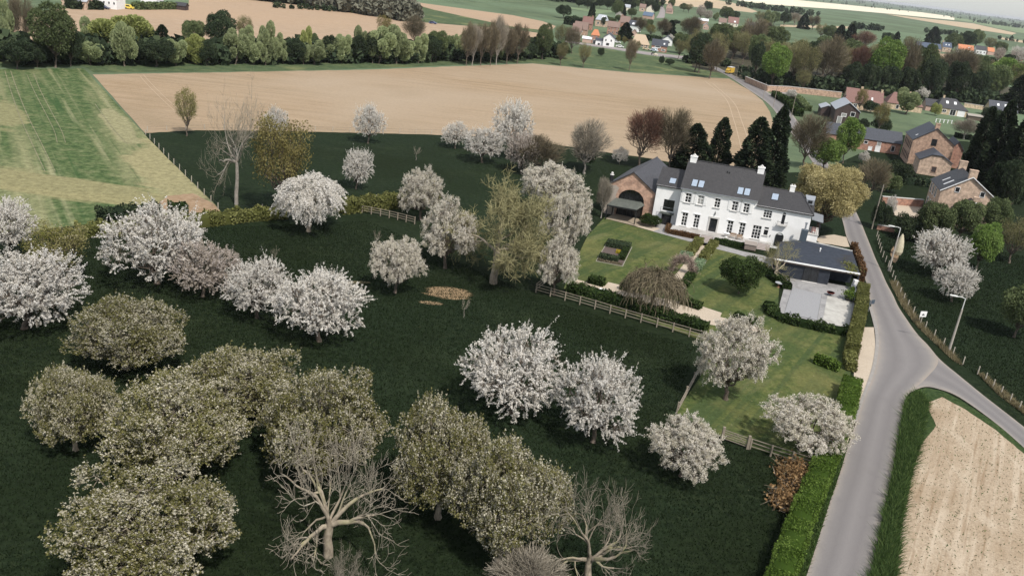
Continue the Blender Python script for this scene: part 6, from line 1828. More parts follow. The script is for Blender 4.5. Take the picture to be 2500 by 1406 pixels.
# the village
VW = lambda w, n, z, ww=0.8, wh=1.2: [('f', w * (i + 0.5) / n - ww / 2, z, ww, wh) for i in range(n)]
bldg('white gabled village house with three dark windows by the road', (1471, 113), -6, 5.9, 9, 4.7, 6.9, WHITE, RSL, 'y', wins=[('f', 1.1, 2.9, 0.5, 0.8), ('f', 4.0, 2.9, 0.5, 0.8), ('f', 1.9, 0.8, 1.3, 0.9)], fm=BLACK, name='village_house')
bldg('low white annex left of the white village gable', (1453, 110), -6, 3.9, 6, 2.6, 3.6, WHITE, RSL, 'x', wins=[('f', 1.4, 0.1, 1.0, 0.9)], fm=BLACK, name='village_annex')
bldg('narrow red brick village house with orange hipped roof', (1441, 106), -5, 4.3, 5, 4.7, 7.4, BRICKR, ROR, 'x', hip=(1.2, 1.2), wins=[('f', 0.5, 3.2, 0.5, 0.6), ('f', 2.4, 3.2, 0.6, 0.7), ('f', 1.4, 0.2, 1.5, 1.9, 2)], name='village_house')
bldg('low village shed with white sheet roof left of the orange-roofed house', (1421, 104), -5, 4.8, 5, 2.2, 3.3, PINK, RWH, 'x', name='village_shed', cat='shed')
bldg('tall rubble stone village barn with brown roof', (1394, 100), -5, 4.7, 9, 5.4, 9.0, STN, RBR, 'x', name='village_barn', cat='barn')
bldg('village house with long brown roof behind the stone barn', (1400, 84), -8, 7.8, 8, 3.5, 7.5, BRICKO, RBR, 'x', wins=[('f', 4.0, 2.0, 1.2, 0.5)], name='village_house')
bldg('red brick village house with red tiled roof near the dark hedge', (1420, 72), -8, 6.4, 7, 4.0, 8.2, BRICKR, RRD, 'x', chim=[(5.9, 3.5, 9.0, 0.8, 0.6)], name='village_house')
bldg('village house of beige brick with pale solar hipped roof', (1452, 64), -8, 8.3, 9, 4.6, 8.0, BRICKP, RZN, 'x', hip=(1.5, 1.5), wins=VW(8.3, 2, 1.6, 1.0, 1.4), sky=[('f', 4.0, 6.2, 0.3, 0.75)], name='village_house')
bldg('red brick village house with six white-framed windows', (1481, 83), -6, 7.4, 8, 4.7, 7.8, BRICKR, RBR, 'x', wins=VW(7.4, 3, 3.1, 0.55, 0.75) + VW(7.4, 3, 0.8, 0.7, 1.1), chim=[(6.8, 4, 8.6, 0.7, 0.6)], name='village_house')
bldg('village house with white walls and dark solar roof beside the big conifer', (1531, 76), -25, 7.0, 8, 4.2, 7.4, WHITE, RSL, 'x', sky=[('f', 2.5, 4.5, 0.2, 0.55)], name='village_house')
bldg('brown-roofed village house behind the six-window brick house', (1512, 66), -8, 6.8, 7, 3.6, 7.8, BRICKR, RBR, 'x', chim=[(1.0, 3.5, 8.6, 0.7, 0.6)], name='village_house')
bldg('small pinkish village gable beside the big conifer', (1541, 88), -6, 3.4, 5, 2.4, 4.2, PINK, RBR, 'y', name='village_shed', cat='shed')
bldg('village house with steep tan roof reaching low to the road', (1541, 112), -7, 9.8, 9, 1.6, 6.4, BRICKP, RTAN, 'x', hip=(1.5, 2.8), wins=VW(9.8, 4, 0.4, 0.8, 0.8), name='village_house')
bldg('white gabled village house right of the clipped hedge', (1614, 110), -8, 6.4, 9, 3.2, 5.6, WHITE, RSL, 'y', wins=[('f', 4.2, 1.6, 0.6, 0.7)], fm=BLACK, name='village_house')
bldg('brick village house with dark roof and blue garage by the road', (1589, 125), -8, 8.4, 8, 3.4, 6.3, BRICKR, RSL, 'x', wins=[('f', 2.0, 2.3, 2.6, 0.6), ('f', 0.6, 0.1, 2.6, 1.6, 1, 'garage_door', plain('blue_door', (0.16, 0.25, 0.30), 0.6)), ('f', 5.6, 0.9, 1.8, 0.7)], sky=[('f', 6.2, 7.0, 0.25, 0.5)], name='village_house')
bldg('cream gabled house high in the village', (1577, 30), -8, 7.6, 10, 4.2, 7.4, CREAM, RBR, 'y', name='village_house')
bldg('tan-walled house with brown roof left of the cream gable', (1560, 28), -8, 6.4, 8, 4.0, 7.6, BRICKP, RBR, 'x', wins=[('f', 2.5, 1.5, 1.4, 1.3)], name='village_house')
bldg('pinkish brick gabled house at the top of the village lane', (1626, 24), -8, 7.2, 12, 4.4, 8.0, PINK, RBR, 'y', wins=[('f', 3.2, 4.5, 0.8, 0.9)], name='village_house')
bldg('low brown-roofed house below the pinkish gable', (1625, 33), -20, 6.5, 7, 2.6, 5.6, PINK, RBR, 'x', name='village_house')
bldg('pale grey house among trees left of the tan-walled house', (1524, 26), -8, 5.5, 7, 3.4, 6.0, CREAM, RZN, 'x', name='village_house')
bldg('house with blue solar roof beside the village lane', (1568, 45), -22, 9.0, 8, 2.8, 5.8, PINK, plain('solar_blue', (0.10, 0.14, 0.20), 0.35), 'x', name='village_house')
bldg('white far house above the solar roof', (1577, 19), -8, 5.0, 7, 3.0, 5.5, WHITE, RWH, 'y', name='village_house')
bldg('long white-roofed house at the left of the right hamlet', (1703, 58), -8, 9.5, 7, 3.2, 5.0, BRICKO, RWH, 'x', name='hamlet_house')
bldg('brick gable with grey roof in the right hamlet', (1716, 72), -8, 4.6, 8, 3.2, 5.4, PINK, RZN, 'y', wins=[('f', 1.0, 0.9, 0.7, 0.9), ('f', 2.9, 0.9, 0.7, 0.9)], name='hamlet_house')
bldg('cream house with brown gable roof in the right hamlet', (1753, 66), -8, 6.8, 9, 4.4, 8.0, CREAM, RBR, 'x', wins=VW(6.8, 2, 1.5), name='hamlet_house')
bldg('house with red tiled roof in the right hamlet', (1776, 64), -8, 9.8, 9, 3.4, 8.6, CREAM, RRD, 'x', wins=VW(9.8, 3, 1.2), sky=[('f', 5.5, 7.2, 0.15, 0.4)], name='hamlet_house')
bldg('low brown-roofed house in front of the red-tiled one', (1760, 76), -12, 11.0, 8, 2.2, 5.4, BRICKO, RBR, 'x', hip=(2, 2), name='hamlet_house')
bldg('dark-roofed house at the right end of the hamlet', (1820, 77), -10, 11.5, 10, 3.2, 8.4, BRICKO, RDK, 'x', wins=VW(11.5, 3, 1.0), chim=[(0.6, 5, 11.0, 0.9, 0.9)], name='hamlet_house')
# terrace rows far right
bldg('long row house with navy roof far right', (2236, 124), -7, 22.0, 10, 4.0, 8.2, BRICKP, plain('navy_roof', (0.05, 0.07, 0.11), 0.5), 'x', wins=VW(22, 6, 1.2, 1.1, 1.4), sky=[('f', 14, 15, 0.3, 0.5), ('f', 18, 19, 0.3, 0.5)], name='row_house')
bldg('brick row house with navy roof and two skylights right of the long row', (2299, 127), -7, 8.2, 10, 5.0, 9.2, BRICKP, plain('navy_roof', (0.05, 0.07, 0.11), 0.5), 'x', wins=VW(8.2, 2, 2.4, 1.0, 1.2), chim=[(0.3, 5, 10.8, 0.9, 0.9)], sky=[('f', 2.5, 3.5, 0.4, 0.6), ('f', 5.3, 6.3, 0.4, 0.6)], name='row_house')
bldg('cream row house with orange roof', (2338, 130), -7, 14.5, 10, 4.2, 8.6, CREAM, ROR, 'x', wins=VW(14.5, 4, 1.5, 1.1, 1.4), sky=[('f', 9.5, 10.5, 0.4, 0.6)], name='row_house')
bldg('white row house with grey roof right of the orange-roofed one', (2381, 132), -7, 10.0, 10, 4.6, 8.4, WHITE, RDK, 'x', wins=VW(10, 3, 1.5, 1.1, 1.4), name='row_house')
bldg('small house with faded orange roof half hidden by trees', (2410, 134), -7, 6.5, 9, 3.6, 7.4, PINK, ROR, 'x', name='row_house')
bldg('house with dull red roof at the right edge beside white blossom', (2468, 146), -20, 10.5, 10, 3.2, 8.0, BRICKR, RRD, 'x', name='row_house')
# top left: white buildings behind the hedge
bldg('white building at the top edge left of the yellow van', (236, 19), 0, 8.4, 8, 4.4, 6.0, WHITE, RDK, 'x', wins=VW(8.4, 4, 2.0, 0.6, 0.9), name='white_building')
bldg('white building at the top edge right of the yellow van', (344, 17), 2, 7.0, 8, 4.4, 6.0, WHITE, RDK, 'x', wins=VW(7, 3, 1.4, 0.6, 0.9), name='white_building')
bldg('grey-roofed house at the far top left behind the dark hedge', (150, 18), 0, 10.0, 8, 3.2, 5.4, BRICKP, RZN, 'x', name='garden_house')
bldg('dark shed at the right end of the garden hedge', (427, 24), 0, 4.6, 4, 2.0, 3.2, TIMBER, RDK, 'x', name='dark_shed', cat='shed')

# ---------------------------------------------------------------- vehicles and animals
def car(px, ang, col, label, L=4.2, van=False, name=None):
    o = empty(name or ('parked_van' if van else 'parked_car'), G(*px), math.radians(ang))
    o.location.z = 0.1
    tag(o, label, 'van' if van else 'car')
    pm = plain('car_paint_%d_%d_%d' % tuple(int(c * 100) for c in col), col, 0.3, spec=0.6)
    h = L / 2
    pr = [(-h, 0.3), (h, 0.3), (h, 0.75), (h * 0.92, 0.95), (h * 0.45, 1.0), (h * 0.15, 1.75), (-h * 0.95, 1.8), (-h, 1.0)] if van else [(-h, 0.3), (h, 0.3), (h, 0.7), (h * 0.5, 0.85), (h * 0.15, 1.4), (-h * 0.55, 1.42), (-h * 0.9, 0.95), (-h, 0.9)]
    MB().extr_y(pr, -0.85, 0.85).build('body', pm, o)
    gl = [(h * 0.4, 1.02), (h * 0.13, 1.6), (-h * 0.6, 1.62), (-h * 0.6, 1.05)] if van else [(h * 0.42, 0.92), (h * 0.12, 1.34), (-h * 0.52, 1.35), (-h * 0.75, 0.98)]
    MB().extr_y(gl, -0.865, 0.865).build('side_glass', GLASS, o)
    for x in (-h * 0.6, h * 0.62):
        for y in (-0.82, 0.82): MB().tube((x, y - 0.1, 0.32), (x, y + 0.1, 0.32), 0.32, n=12).build('wheel', BLACK, o)
    for y in (-0.6, 0.6): MB().box(h - 0.02, h + 0.03, y - 0.15, y + 0.15, 0.55, 0.7).build('headlight', RWH, o)
    return o
car((1057, 59.5), -8, (0.05, 0.07, 0.16), 'small dark blue car on the track above the tree belt')
car((253, 23), 0, (0.06, 0.07, 0.12), 'dark blue car before the white building at the top left', 5.0)
car((316, 23.5), 0, (0.72, 0.55, 0.08), 'yellow van beside the white buildings at the top left', 3.6, True)
car((1597, 126.5), -30, (0.55, 0.62, 0.68), 'pale blue car before the blue garage door')
car((1513, 117), -10, (0.75, 0.75, 0.74), 'white car on the village road right of the white gable')
car((1578, 123), -10, (0.62, 0.50, 0.33), 'beige car left of the blue garage door')
car((1506, 106), -10, (0.72, 0.72, 0.72), 'white car between the pollard trees')
tk = empty('delivery_truck', G(1781, 181), math.radians(-128)); tk.location.z = 0.1
tag(tk, 'yellow box truck with white roof on the far road', 'truck')
YP = plain('truck_yellow', (0.62, 0.40, 0.06), 0.5)
MB().box(-2.2, 1.3, -1.1, 1.1, 0.6, 3.0).build('cargo_box', YP, tk)
MB().box(-2.25, 1.35, -1.15, 1.15, 3.0, 3.12).build('roof', RWH, tk)
MB().extr_y([(1.32, 0.5), (2.7, 0.5), (2.7, 1.3), (2.3, 2.1), (1.32, 2.1)], -1.0, 1.0).build('cab', YP, tk)
MB().extr_y([(2.68, 1.35), (2.34, 2.0), (1.6, 2.0), (1.6, 1.35)], -1.012, 1.012).build('cab_glass', GLASS, tk)
MB().box(-2.21, -2.201, -0.9, 0.9, 1.9, 2.3).build('red_band', RED, tk)
for x in (-1.5, 2.0):
    for y in (-1.0, 1.0): MB().tube((x, y - 0.12, 0.42), (x, y + 0.12, 0.42), 0.42, n=12).build('wheel', BLACK, tk)

def cow(px, ang, mat, label):
    """one continuous body lofted along the spine, legs and head grown from it"""
    bm_v, edges, rad = [], [], []
    sk = [(-0.85, 0, 1.15, .30), (-0.45, 0, 1.12, .36), (0.0, 0, 1.08, .38), (0.45, 0, 1.12, .36), (0.75, 0, 1.22, .25), (1.05, 0, 1.05, .17), (1.22, 0, 0.75, .14), (1.38, 0, 0.5, .09)]
    ed = [(0, 1), (1, 2), (2, 3), (3, 4), (4, 5), (5, 6), (6, 7)]
    V = [(x, y, z) for x, y, z, r in sk]; R = [r for *_, r in sk]
    def chain(root, pts):
        k = root
        for x, y, z, r in pts:
            V.append((x, y, z)); R.append(r); ed.append((k, len(V) - 1)); k = len(V) - 1
    for s in (-1, 1):
        chain(3, [(0.5, .2 * s, .75, .13), (0.52, .2 * s, .42, .075), (0.48, .2 * s, .03, .07)])
        chain(0, [(-0.75, .2 * s, .78, .16), (-0.92, .2 * s, .42, .08), (-0.84, .2 * s, .03, .07)])
        chain(5, [(1.06, .22 * s, 1.08, .05)])
    chain(0, [(-1.1, 0, 1.1, .05), (-1.18, 0, 0.5, .035)])
    me = bpy.data.meshes.new('cow')
    me.from_pydata(V, ed, [])
    o = obj('grazing_cow', me, mat, None, G(*px), math.radians(ang))
    md = o.modifiers.new('skin', 'SKIN')
    for i, r in enumerate(R): me.skin_vertices[0].data[i].radius = (r, r)
    me.skin_vertices[0].data[2].use_root = True
    o.modifiers.new('sub', 'SUBSURF').levels = 1
    return tag(o, label, 'cow')
cow((1600, 138.5), 190, plain('cow_cream', (0.62, 0.54, 0.42), 0.9), 'cream cow grazing in the pasture below the village road')
cow((1594, 135.5), 20, plain('cow_black', (0.03, 0.028, 0.027), 0.9), 'black cow grazing beside the cream cow')
# ---------------------------------------------------------------- trees: (kind, crown box in the picture, label, base y or None, clearance)
OR = 'blossoming orchard trees'
ORP = 'leafing pear trees in the foreground'
T = [
 ('cherry', (-62, 478, 92, 612), 'white blossom tree cut by the left edge, upper of two', None, 0.8, OR),
 ('cherry', (-95, 600, 196, 802), 'big white blossom tree cut by the left edge, lower of two', None, 0.8, OR),
 ('pear_green', (30, 520, 238, 682), 'brownish olive pear tree between the two white trees at the left edge', None, 0.8, ORP),
 ('cherry', (250, 495, 512, 692), 'tall white blossom tree with spiky shoots below the crop field', None, 0.6, OR),
 ('blush', (402, 585, 588, 718), 'thin pinkish blossom tree right of the tall spiky white tree', None, 0.8, OR),
 ('cherry', (535, 628, 722, 770), 'white blossom tree in the middle of the left row', None, 0.8, OR),
 ('cherry', (665, 648, 902, 832), 'broad white blossom tree at the right end of the left row', None, 0.7, OR),
 ('cherry_w', (660, 420, 852, 574), 'drooping white blossom tree beside the farm track', 566, None, OR),
 ('cherry_r', (895, 565, 1045, 702), 'white blossom tree above the patch of bare earth', None, 1.0, OR),
 ('cherry_r', (1012, 480, 1180, 632), 'white blossom tree touching the big bare tree on its left', 656, None, OR),
 ('cherry_r', (968, 405, 1096, 522), 'white blossom tree on the farm track hedge', None, 1.2, OR),
 ('cherry', (832, 362, 912, 452), 'small lopsided white blossom tree in the upper meadow', 463, None, OR),
 ('cherry', (862, 257, 941, 342), 'small neat white blossom tree before the ploughed field', 351, None, OR),
 ('cherry', (1078, 298, 1150, 357), 'small white blossom tree, left of the upper meadow cluster', None, 0.6, OR),
 ('cherry', (1128, 310, 1235, 392), 'white blossom tree in the middle of the upper meadow cluster', None, 0.6, OR),
 ('cherry', (1198, 243, 1312, 350), 'tallest white blossom tree of the upper meadow cluster', 388, None, OR),
 ('blush', (1234, 320, 1325, 412), 'greyish blossom tree right of the upper meadow cluster', None, 1.0, OR),
 ('cherry_r', (1255, 392, 1450, 505), 'large white blossom tree left of the barn', None, 2.0, OR),
 ('cherry_r', (1318, 455, 1456, 615), 'white blossom tree hanging over the lawn beside the barn', None, 2.2, OR),
 ('cherry_r', (1303, 570, 1425, 708), 'white blossom tree at the corner of the post and rail fence', 722, None, OR),
 ('cherry', (1494, 360, 1538, 397), 'tiny white blossom tree behind the barn roof', None, 0.5, OR),
 ('cherry', (1128, 798, 1396, 1012), 'large white blossom tree left of the pair in the middle foreground', None, 0.7, OR),
 ('cherry', (1346, 865, 1586, 1080), 'large white blossom tree right of the pair in the middle foreground', None, 0.7, OR),
 ('cherry_r', (1570, 1000, 1786, 1166), 'low white blossom tree by the field gate', None, 0.7, OR),
 ('cherry_r', (1688, 758, 1908, 958), 'large white blossom tree over the fence at the gravel end', None, 1.4, OR),
 ('cherry_r', (1845, 922, 2094, 1146), 'white blossom tree leaning over the roadside hedge', 1100, None, OR),
 ('cherry', (2222, 556, 2372, 668), 'taller of the two white blossom trees right of the road', None, 0.8, OR),
 ('cherry', (2284, 640, 2392, 728), 'smaller of the two white blossom trees right of the road', None, 0.8, OR),
 ('cherry', (640, 263, 704, 330), 'white blossom tree half hidden behind the golden tree', None, 1.0, OR),
 ('pear', (118, 1118, 592, 1420), 'largest leafing pear tree at the bottom left', 1410, None, ORP),
 ('pear', (248, 912, 612, 1176), 'leafing pear tree behind the largest one at the bottom left', None, 0.9, ORP),
 ('pear', (60, 888, 295, 1092), 'leafing pear tree reaching toward the left edge', None, 0.9, ORP),
 ('pear', (150, 718, 456, 906), 'rounded leafing pear tree topmost in the left foreground', None, 0.9, ORP),
 ('pear', (430, 830, 752, 1032), 'leafing pear tree in the middle of the foreground group', None, 0.9, ORP),
 ('pear', (618, 898, 952, 1176), 'leafing pear tree behind the dead fruit tree', None, 0.9, ORP),
 ('pear', (932, 978, 1236, 1262), 'tall leafing pear tree right of the dead fruit tree', None, 1.0, ORP),
 ('pear', (1078, 1078, 1392, 1372), 'leafing pear tree at the right end of the foreground group', None, 1.0, ORP),
 ('dead', (660, 1056, 962, 1326), 'grey leafless fruit tree with stout trunk in the foreground', 1358, None, 'leafless fruit trees in front'),
 ('dead', (1328, 1165, 1592, 1392), 'leafless fruit tree with yellowish branches at the bottom right of the orchard', 1425, None, 'leafless fruit trees in front'),
 ('dead', (775, 1345, 915, 1500), 'leafless treetop at the bottom edge below the stout dead fruit tree', None, 1.0, 'leafless fruit trees in front'),
 ('bush_grey', (1180, 1322, 1395, 1500), 'pinkish grey leafless shrub at the bottom edge', None, 0.2, None),
 ('lichen', (1108, 436, 1334, 664), 'big leafless tree with greenish twigs and thick trunk in mid meadow', 692, None, None),
 ('deadtall', (492, 203, 664, 452), 'tall dead tree with bare grey branches beside the farm track', 500, None, None),
 ('golden', (588, 262, 780, 474), 'golden-green leafing tree right of the tall dead tree', 528, None, None),
 ('pear_green', (418, 207, 492, 326), 'gnarled small tree at the edge of the ploughed field', 333, None, None),
 ('drape', (1526, 652, 1668, 760), 'brown leafless weeping tree forming an arch on the gravel', 757, None, None),
 ('bare_small', (1846, 583, 1964, 664), 'small leafless tree beside the pool house', 682, None, None),
 ('red', (1518, 250, 1632, 390), 'reddish leafless tree behind the barn', None, 2.0, None),
 ('brown', (1590, 260, 1704, 398), 'brown leafless tree behind the link roof', None, 2.0, None),
 ('grey', (1384, 288, 1492, 402), 'leafless ivy-grown tree left of the barn roof', None, 2.0, None),
 ('dark', (1400, 345, 1465, 410), 'dark evergreen bush under the ivy-grown tree', None, 0.2, None),
 ('brown', (1252, 328, 1385, 425), 'brown twiggy shrub between the upper cluster and the barn', None, 0.5, None),
 ('grey', (1452, 425, 1500, 525), 'thin pale leafless tree at the left wall of the barn', None, 0.6, None),
 ('evergreen', (1754, 618, 1872, 718), 'round dark evergreen tree on the right lawn', None, 0.25, None),
 ('conifer', (1656, 303, 1732, 425), 'dark conifer behind the main roof, left of the pair', None, 0.2, 'tall conifers behind the house'),
 ('conifer', (1732, 288, 1786, 420), 'dark conifer behind the main roof, right of the pair', None, 0.2, 'tall conifers behind the house'),
 ('conifer', (1806, 288, 1884, 450), 'dark conifer behind the right chimney', None, 0.2, 'tall conifers behind the house'),
 ('conifer', (1866, 262, 1926, 450), 'tallest dark conifer beside the far road', None, 0.2, 'tall conifers behind the house'),
 ('khaki', (1912, 378, 2128, 566), 'huge khaki-coloured beech tree right of the white house', None, 0.8, None),
 ('bush_box', (1562, 520, 1618, 554), 'rounded dark bush between the barn and the link door', None, 0.1, None),
 ('brown', (1924, 274, 2028, 402), 'dark brownish tree behind the huge beech', None, 1.0, None),
 ('bright', (2038, 284, 2108, 390), 'bright green tree before the long brick range', None, 1.0, None),
 ('bright', (1976, 330, 2064, 408), 'bright fresh green tree touching the huge beech', None, 1.0, None),
 ('brown', (2085, 385, 2180, 470), 'dark leafless tree in front of the brick barn', None, 1.5, None),
 ('bush_dark', (2162, 392, 2236, 442), 'round dark evergreen bush before the brick annex', None, 0.1, None),
 ('bush', (2150, 420, 2205, 470), 'mixed green shrub below the round evergreen bush', None, 0.1, None),
 ('bush_white', (2094, 368, 2128, 400), 'white blossom shrub behind the huge beech', None, 0.2, None),
 ('bush_white', (2160, 476, 2192, 532), 'white blossom shrub beside the farmhouse yard', None, 0.2, None),
 ('bush_dark', (2128, 490, 2182, 560), 'dark evergreen shrub behind the wooden pole', None, 0.1, None),
 ('bush_dark', (2178, 520, 2262, 585), 'dark rounded shrub below the farmhouse yard', None, 0.1, None),
 ('mid', (2240, 486, 2336, 596), 'dense green tree before the brick farmhouse, left one', None, 0.3, None),
 ('mid', (2312, 478, 2404, 590), 'dense green tree before the brick farmhouse, right one', None, 0.3, None),
 ('bright', (2362, 543, 2444, 656), 'bright green tree right of the double blossom trees', None, 0.5, None),
 ('mid', (2394, 480, 2472, 580), 'green tree right of the brick farmhouse', None, 0.4, None),
 ('olive', (2428, 520, 2540, 640), 'dark olive tree at the right edge beyond the bright green one', None, 0.4, None),
 ('mid', (2440, 688, 2560, 815), 'leafing tree cut by the right edge in the pasture', None, 0.8, None),
 ('conifer', (2374, 262, 2428, 432), 'dark conifer right of the paddock', None, 0.2, 'conifers at the right edge'),
 ('conifer', (2410, 248, 2474, 452), 'tall dark conifer near the right edge', None, 0.2, 'conifers at the right edge'),
 ('conifer', (2456, 276, 2530, 470), 'dark conifer cut by the right edge', None, 0.2, 'conifers at the right edge'),
 ('conifer', (2396, 398, 2446, 520), 'dark conifer behind the brick farmhouse', None, 0.2, 'conifers at the right edge'),
 ('dark', (2434, 380, 2520, 530), 'dark tree at the right edge below the conifers', None, 0.2, None),
 ('sapling', (1005, 358, 1028, 392), 'young sapling alone in the upper meadow', 392, None, None),
 ('sapling', (1122, 728, 1146, 774), 'young sapling beside the patch of bare earth', 776, None, None),
 ('sapling', (660, 600, 682, 648), 'young white-tipped sapling behind the left row', 650, None, None),
 ('sapling', (908, 562, 930, 605), 'young white-tipped sapling above the earth patch tree', 607, None, None),
 ('golden', (2084, 208, 2124, 272), 'golden bare willow before the red-brown bungalow', None, 0.3, None),
 ('willow', (2188, 212, 2252, 278), 'round grey-green willow before the hipped bungalow', None, 0.2, None),
 ('golden', (2128, 243, 2180, 318), 'golden leafless tree in the paddock behind the brick range', None, 1.0, None),
 ('bush_dark', (2128, 288, 2182, 322), 'dark shrub at the foot of the golden leafless tree', None, 0.1, None),
 ('bush_dark', (2106, 246, 2152, 276), 'dark shrub between the timber house and the willow', None, 0.1, None),
 ('bush_white', (2230, 214, 2272, 242), 'white blossom shrub before the wood behind the bungalows', None, 0.3, None),
 ('bush_white', (1918, 216, 1948, 242), 'small white blossom shrub at the brick garden wall', None, 0.2, None),
 ('bush_gold', (2272, 250, 2300, 282), 'yellow shrub at the charcoal bungalow', None, 0.1, None),
 ('bush_dark', (2088, 288, 2122, 318), 'dark evergreen shrub right of the timber house', None, 0.1, None),
 ('bush_dark', (2395, 262, 2450, 298), 'dark garden shrub before the right-edge bungalow', None, 0.1, None),
 ('grey', (2320, 290, 2400, 340), 'thin pale leafless shrub in the paddock', None, 0.1, None),
 ('brown', (1525, 93, 1562, 152), 'lone leafless tree at the far edge of the ploughed field', 174, None, None),
 ('olive', (1352, 98, 1396, 140), 'lone olive tree at the field edge, left of two with pale trunks', 161, None, None),
 ('olive', (1408, 100, 1452, 142), 'lone olive tree at the field edge, right of two with pale trunks', 166, None, None),
 ('bush_dark', (1457, 116, 1478, 138), 'round dark shrub in the pasture below the white gable', None, 0.0, None),
 ('bush_dark', (1608, 136, 1624, 158), 'narrow dark shrub in the pasture right of the cows', None, 0.0, None),
 ('bush_dark', (1622, 144, 1648, 160), 'low dark shrub in the pasture right of the narrow one', None, 0.0, None),
]
for t in T:
    plant(t[0], t[1], t[2], by=t[3], clear=t[4], group=t[5], hs=1.1 if t[0] in ('dead', 'bare_small') else 1.0)

# belts and woods: labels count along the row
_u = ['first', 'second', 'third', 'fourth', 'fifth', 'sixth', 'seventh', 'eighth', 'ninth', 'tenth', 'eleventh', 'twelfth', 'thirteenth', 'fourteenth', 'fifteenth', 'sixteenth', 'seventeenth', 'eighteenth', 'nineteenth']
ORD = _u + ['twentieth'] + ['twenty-' + q for q in _u[:9]] + ['thirtieth'] + ['thirty-' + q for q in _u[:9]] + ['fortieth'] + ['forty-' + q for q in _u[:9]]
def scatter(n, line0, line1, w, h, kinds, seed, top=True):
    '''filler trees of a wood: bases between two picture lines'''
    r = random.Random(seed); out = []
    for i in range(n):
        t = (i + r.random()) / n
        x = line0[0][0] + (line0[1][0] - line0[0][0]) * t
        k = r.random()
        y = (line0[0][1] + (line0[1][1] - line0[0][1]) * t) * (1 - k) + (line1[0][1] + (line1[1][1] - line1[0][1]) * t) * k
        ww, hh = r.uniform(*w), r.uniform(*h)
        lim = 80 if x < 1880 else (98 if x < 2190 else (134 if x < 2430 else 150))
        if top: hh = min(hh, max(24, y - lim))
        if abs(x - 1795) < 48 and y > 140: y = 138
        out.append((r.choice(kinds), x - ww / 2, y - hh, x + ww / 2, y - 4, r.uniform(0.5, 2.5)))
    return out
DESC = {'willow': 'pale green willow', 'willow_yellow': 'yellowish willow', 'mid': 'mid green tree', 'dark': 'dark green tree', 'bright': 'bright green tree', 'olive': 'olive leafing tree', 'brown': 'brown leafless tree', 'grey': 'pale grey leafless tree', 'red': 'reddish leafless tree', 'conifer': 'dark conifer', 'bush_dark': 'dark shrub', 'bush': 'green shrub', 'bush_white': 'white blossom shrub', 'cherry': 'white blossom tree', 'blush': 'pinkish blossom tree', 'golden': 'golden leafing tree', 'bush_gold': 'yellow shrub'}
def belt(L, place, group, clear=0.3, grow=0):
    L = [(q[0], q[1] - grow, q[2] - 2 * grow, q[3] + grow, q[4]) + tuple(q[5:]) for q in L]
    cnt = {}
    for k, *b in sorted(L, key=lambda q: (q[1] + q[3]) / 2):
        i = cnt.get(k, 0); cnt[k] = i + 1
    tot = dict(cnt); cnt = {}
    for k, *b in sorted(L, key=lambda q: (q[1] + q[3]) / 2):
        i = cnt.get(k, 0); cnt[k] = i + 1
        if tot[k] == 1: lab = 'only %s %s' % (DESC[k], place)
        else: lab = '%s %s, %s from the left' % (DESC[k], place, ORD[i])
        plant(k, tuple(b[:4]), lab, clear=b[4] if len(b) > 4 else clear, group=group)

belt([('willow', -14, 0, 30, 118, 1.5), ('brown', 18, -6, 84, 112, 2), ('mid', 76, 12, 184, 160), ('dark', 0, 95, 78, 166), ('dark', 66, 114, 112, 162), ('dark', 140, 70, 200, 158),
      ('willow', 198, 48, 246, 116, 1.5), ('willow', 188, 102, 250, 156), ('willow_yellow', 224, 30, 368, 122, 2), ('willow', 272, 56, 332, 158), ('olive', 322, 72, 370, 132, 1),
      ('conifer', 378, 68, 414, 142), ('dark', 335, 98, 425, 160), ('willow', 402, 94, 456, 158), ('willow_yellow', 448, 88, 504, 154), ('mid', 444, 50, 502, 104, 2), ('dark', 480, 105, 530, 158),
      ('dark', 500, 30, 578, 118, 1.5), ('olive', 572, 38, 622, 92, 2), ('willow', 548, 72, 602, 154), ('willow', 580, 66, 622, 150), ('willow', 598, 96, 640, 156),
      ('willow', 628, 58, 670, 156), ('willow', 656, 80, 688, 156), ('willow', 678, 104, 705, 154), ('dark', 690, 98, 748, 154), ('willow_yellow', 732, 70, 760, 118, 4), ('mid', 750, 80, 776, 120, 3), ('willow', 728, 106, 756, 155), ('willow', 744, 106, 792, 156), ('willow', 764, 98, 818, 150), ('dark', 786, 88, 832, 150),
      ('willow', 816, 80, 858, 153), ('willow', 862, 70, 898, 148), ('dark', 850, 95, 900, 152), ('dark', 888, 84, 935, 152), ('willow', 894, 66, 962, 153), ('willow', 938, 66, 1004, 153), ('willow', 958, 98, 1014, 153), ('willow', 1004, 88, 1044, 152),
      ('golden', 916, 38, 962, 80, 3), ('brown', 984, 44, 1042, 100, 2), ('dark', 1030, 92, 1080, 150), ('mid', 1040, 75, 1092, 147), ('mid', 1084, 88, 1112, 144), ('willow', 1106, 78, 1138, 147),
      ('brown', 1124, 62, 1164, 146, 2), ('grey', 1140, 58, 1176, 146, 2), ('brown', 1158, 60, 1200, 146, 2), ('brown', 1184, 56, 1222, 146, 2), ('grey', 1196, 46, 1240, 144, 2), ('brown', 1222, 62, 1264, 144, 2), ('brown', 1246, 62, 1292, 142, 2),
      ('bush', 1202, 112, 1228, 147), ('dark', 1136, 108, 1180, 147), ('dark', 1176, 112, 1210, 147), ('dark', 1222, 114, 1268, 145), ('dark', 1262, 108, 1312, 142),
      ('mid', 1308, 66, 1350, 136, 1.5), ('olive', 1350, 58, 1398, 114, 2), ('dark', 1300, 108, 1345, 140), ('brown', 1380, 70, 1420, 120, 2), ('dark', 1335, 112, 1395, 140)],
     'in the tree belt above the ploughed field', 'trees of the belt above the ploughed field', grow=3)
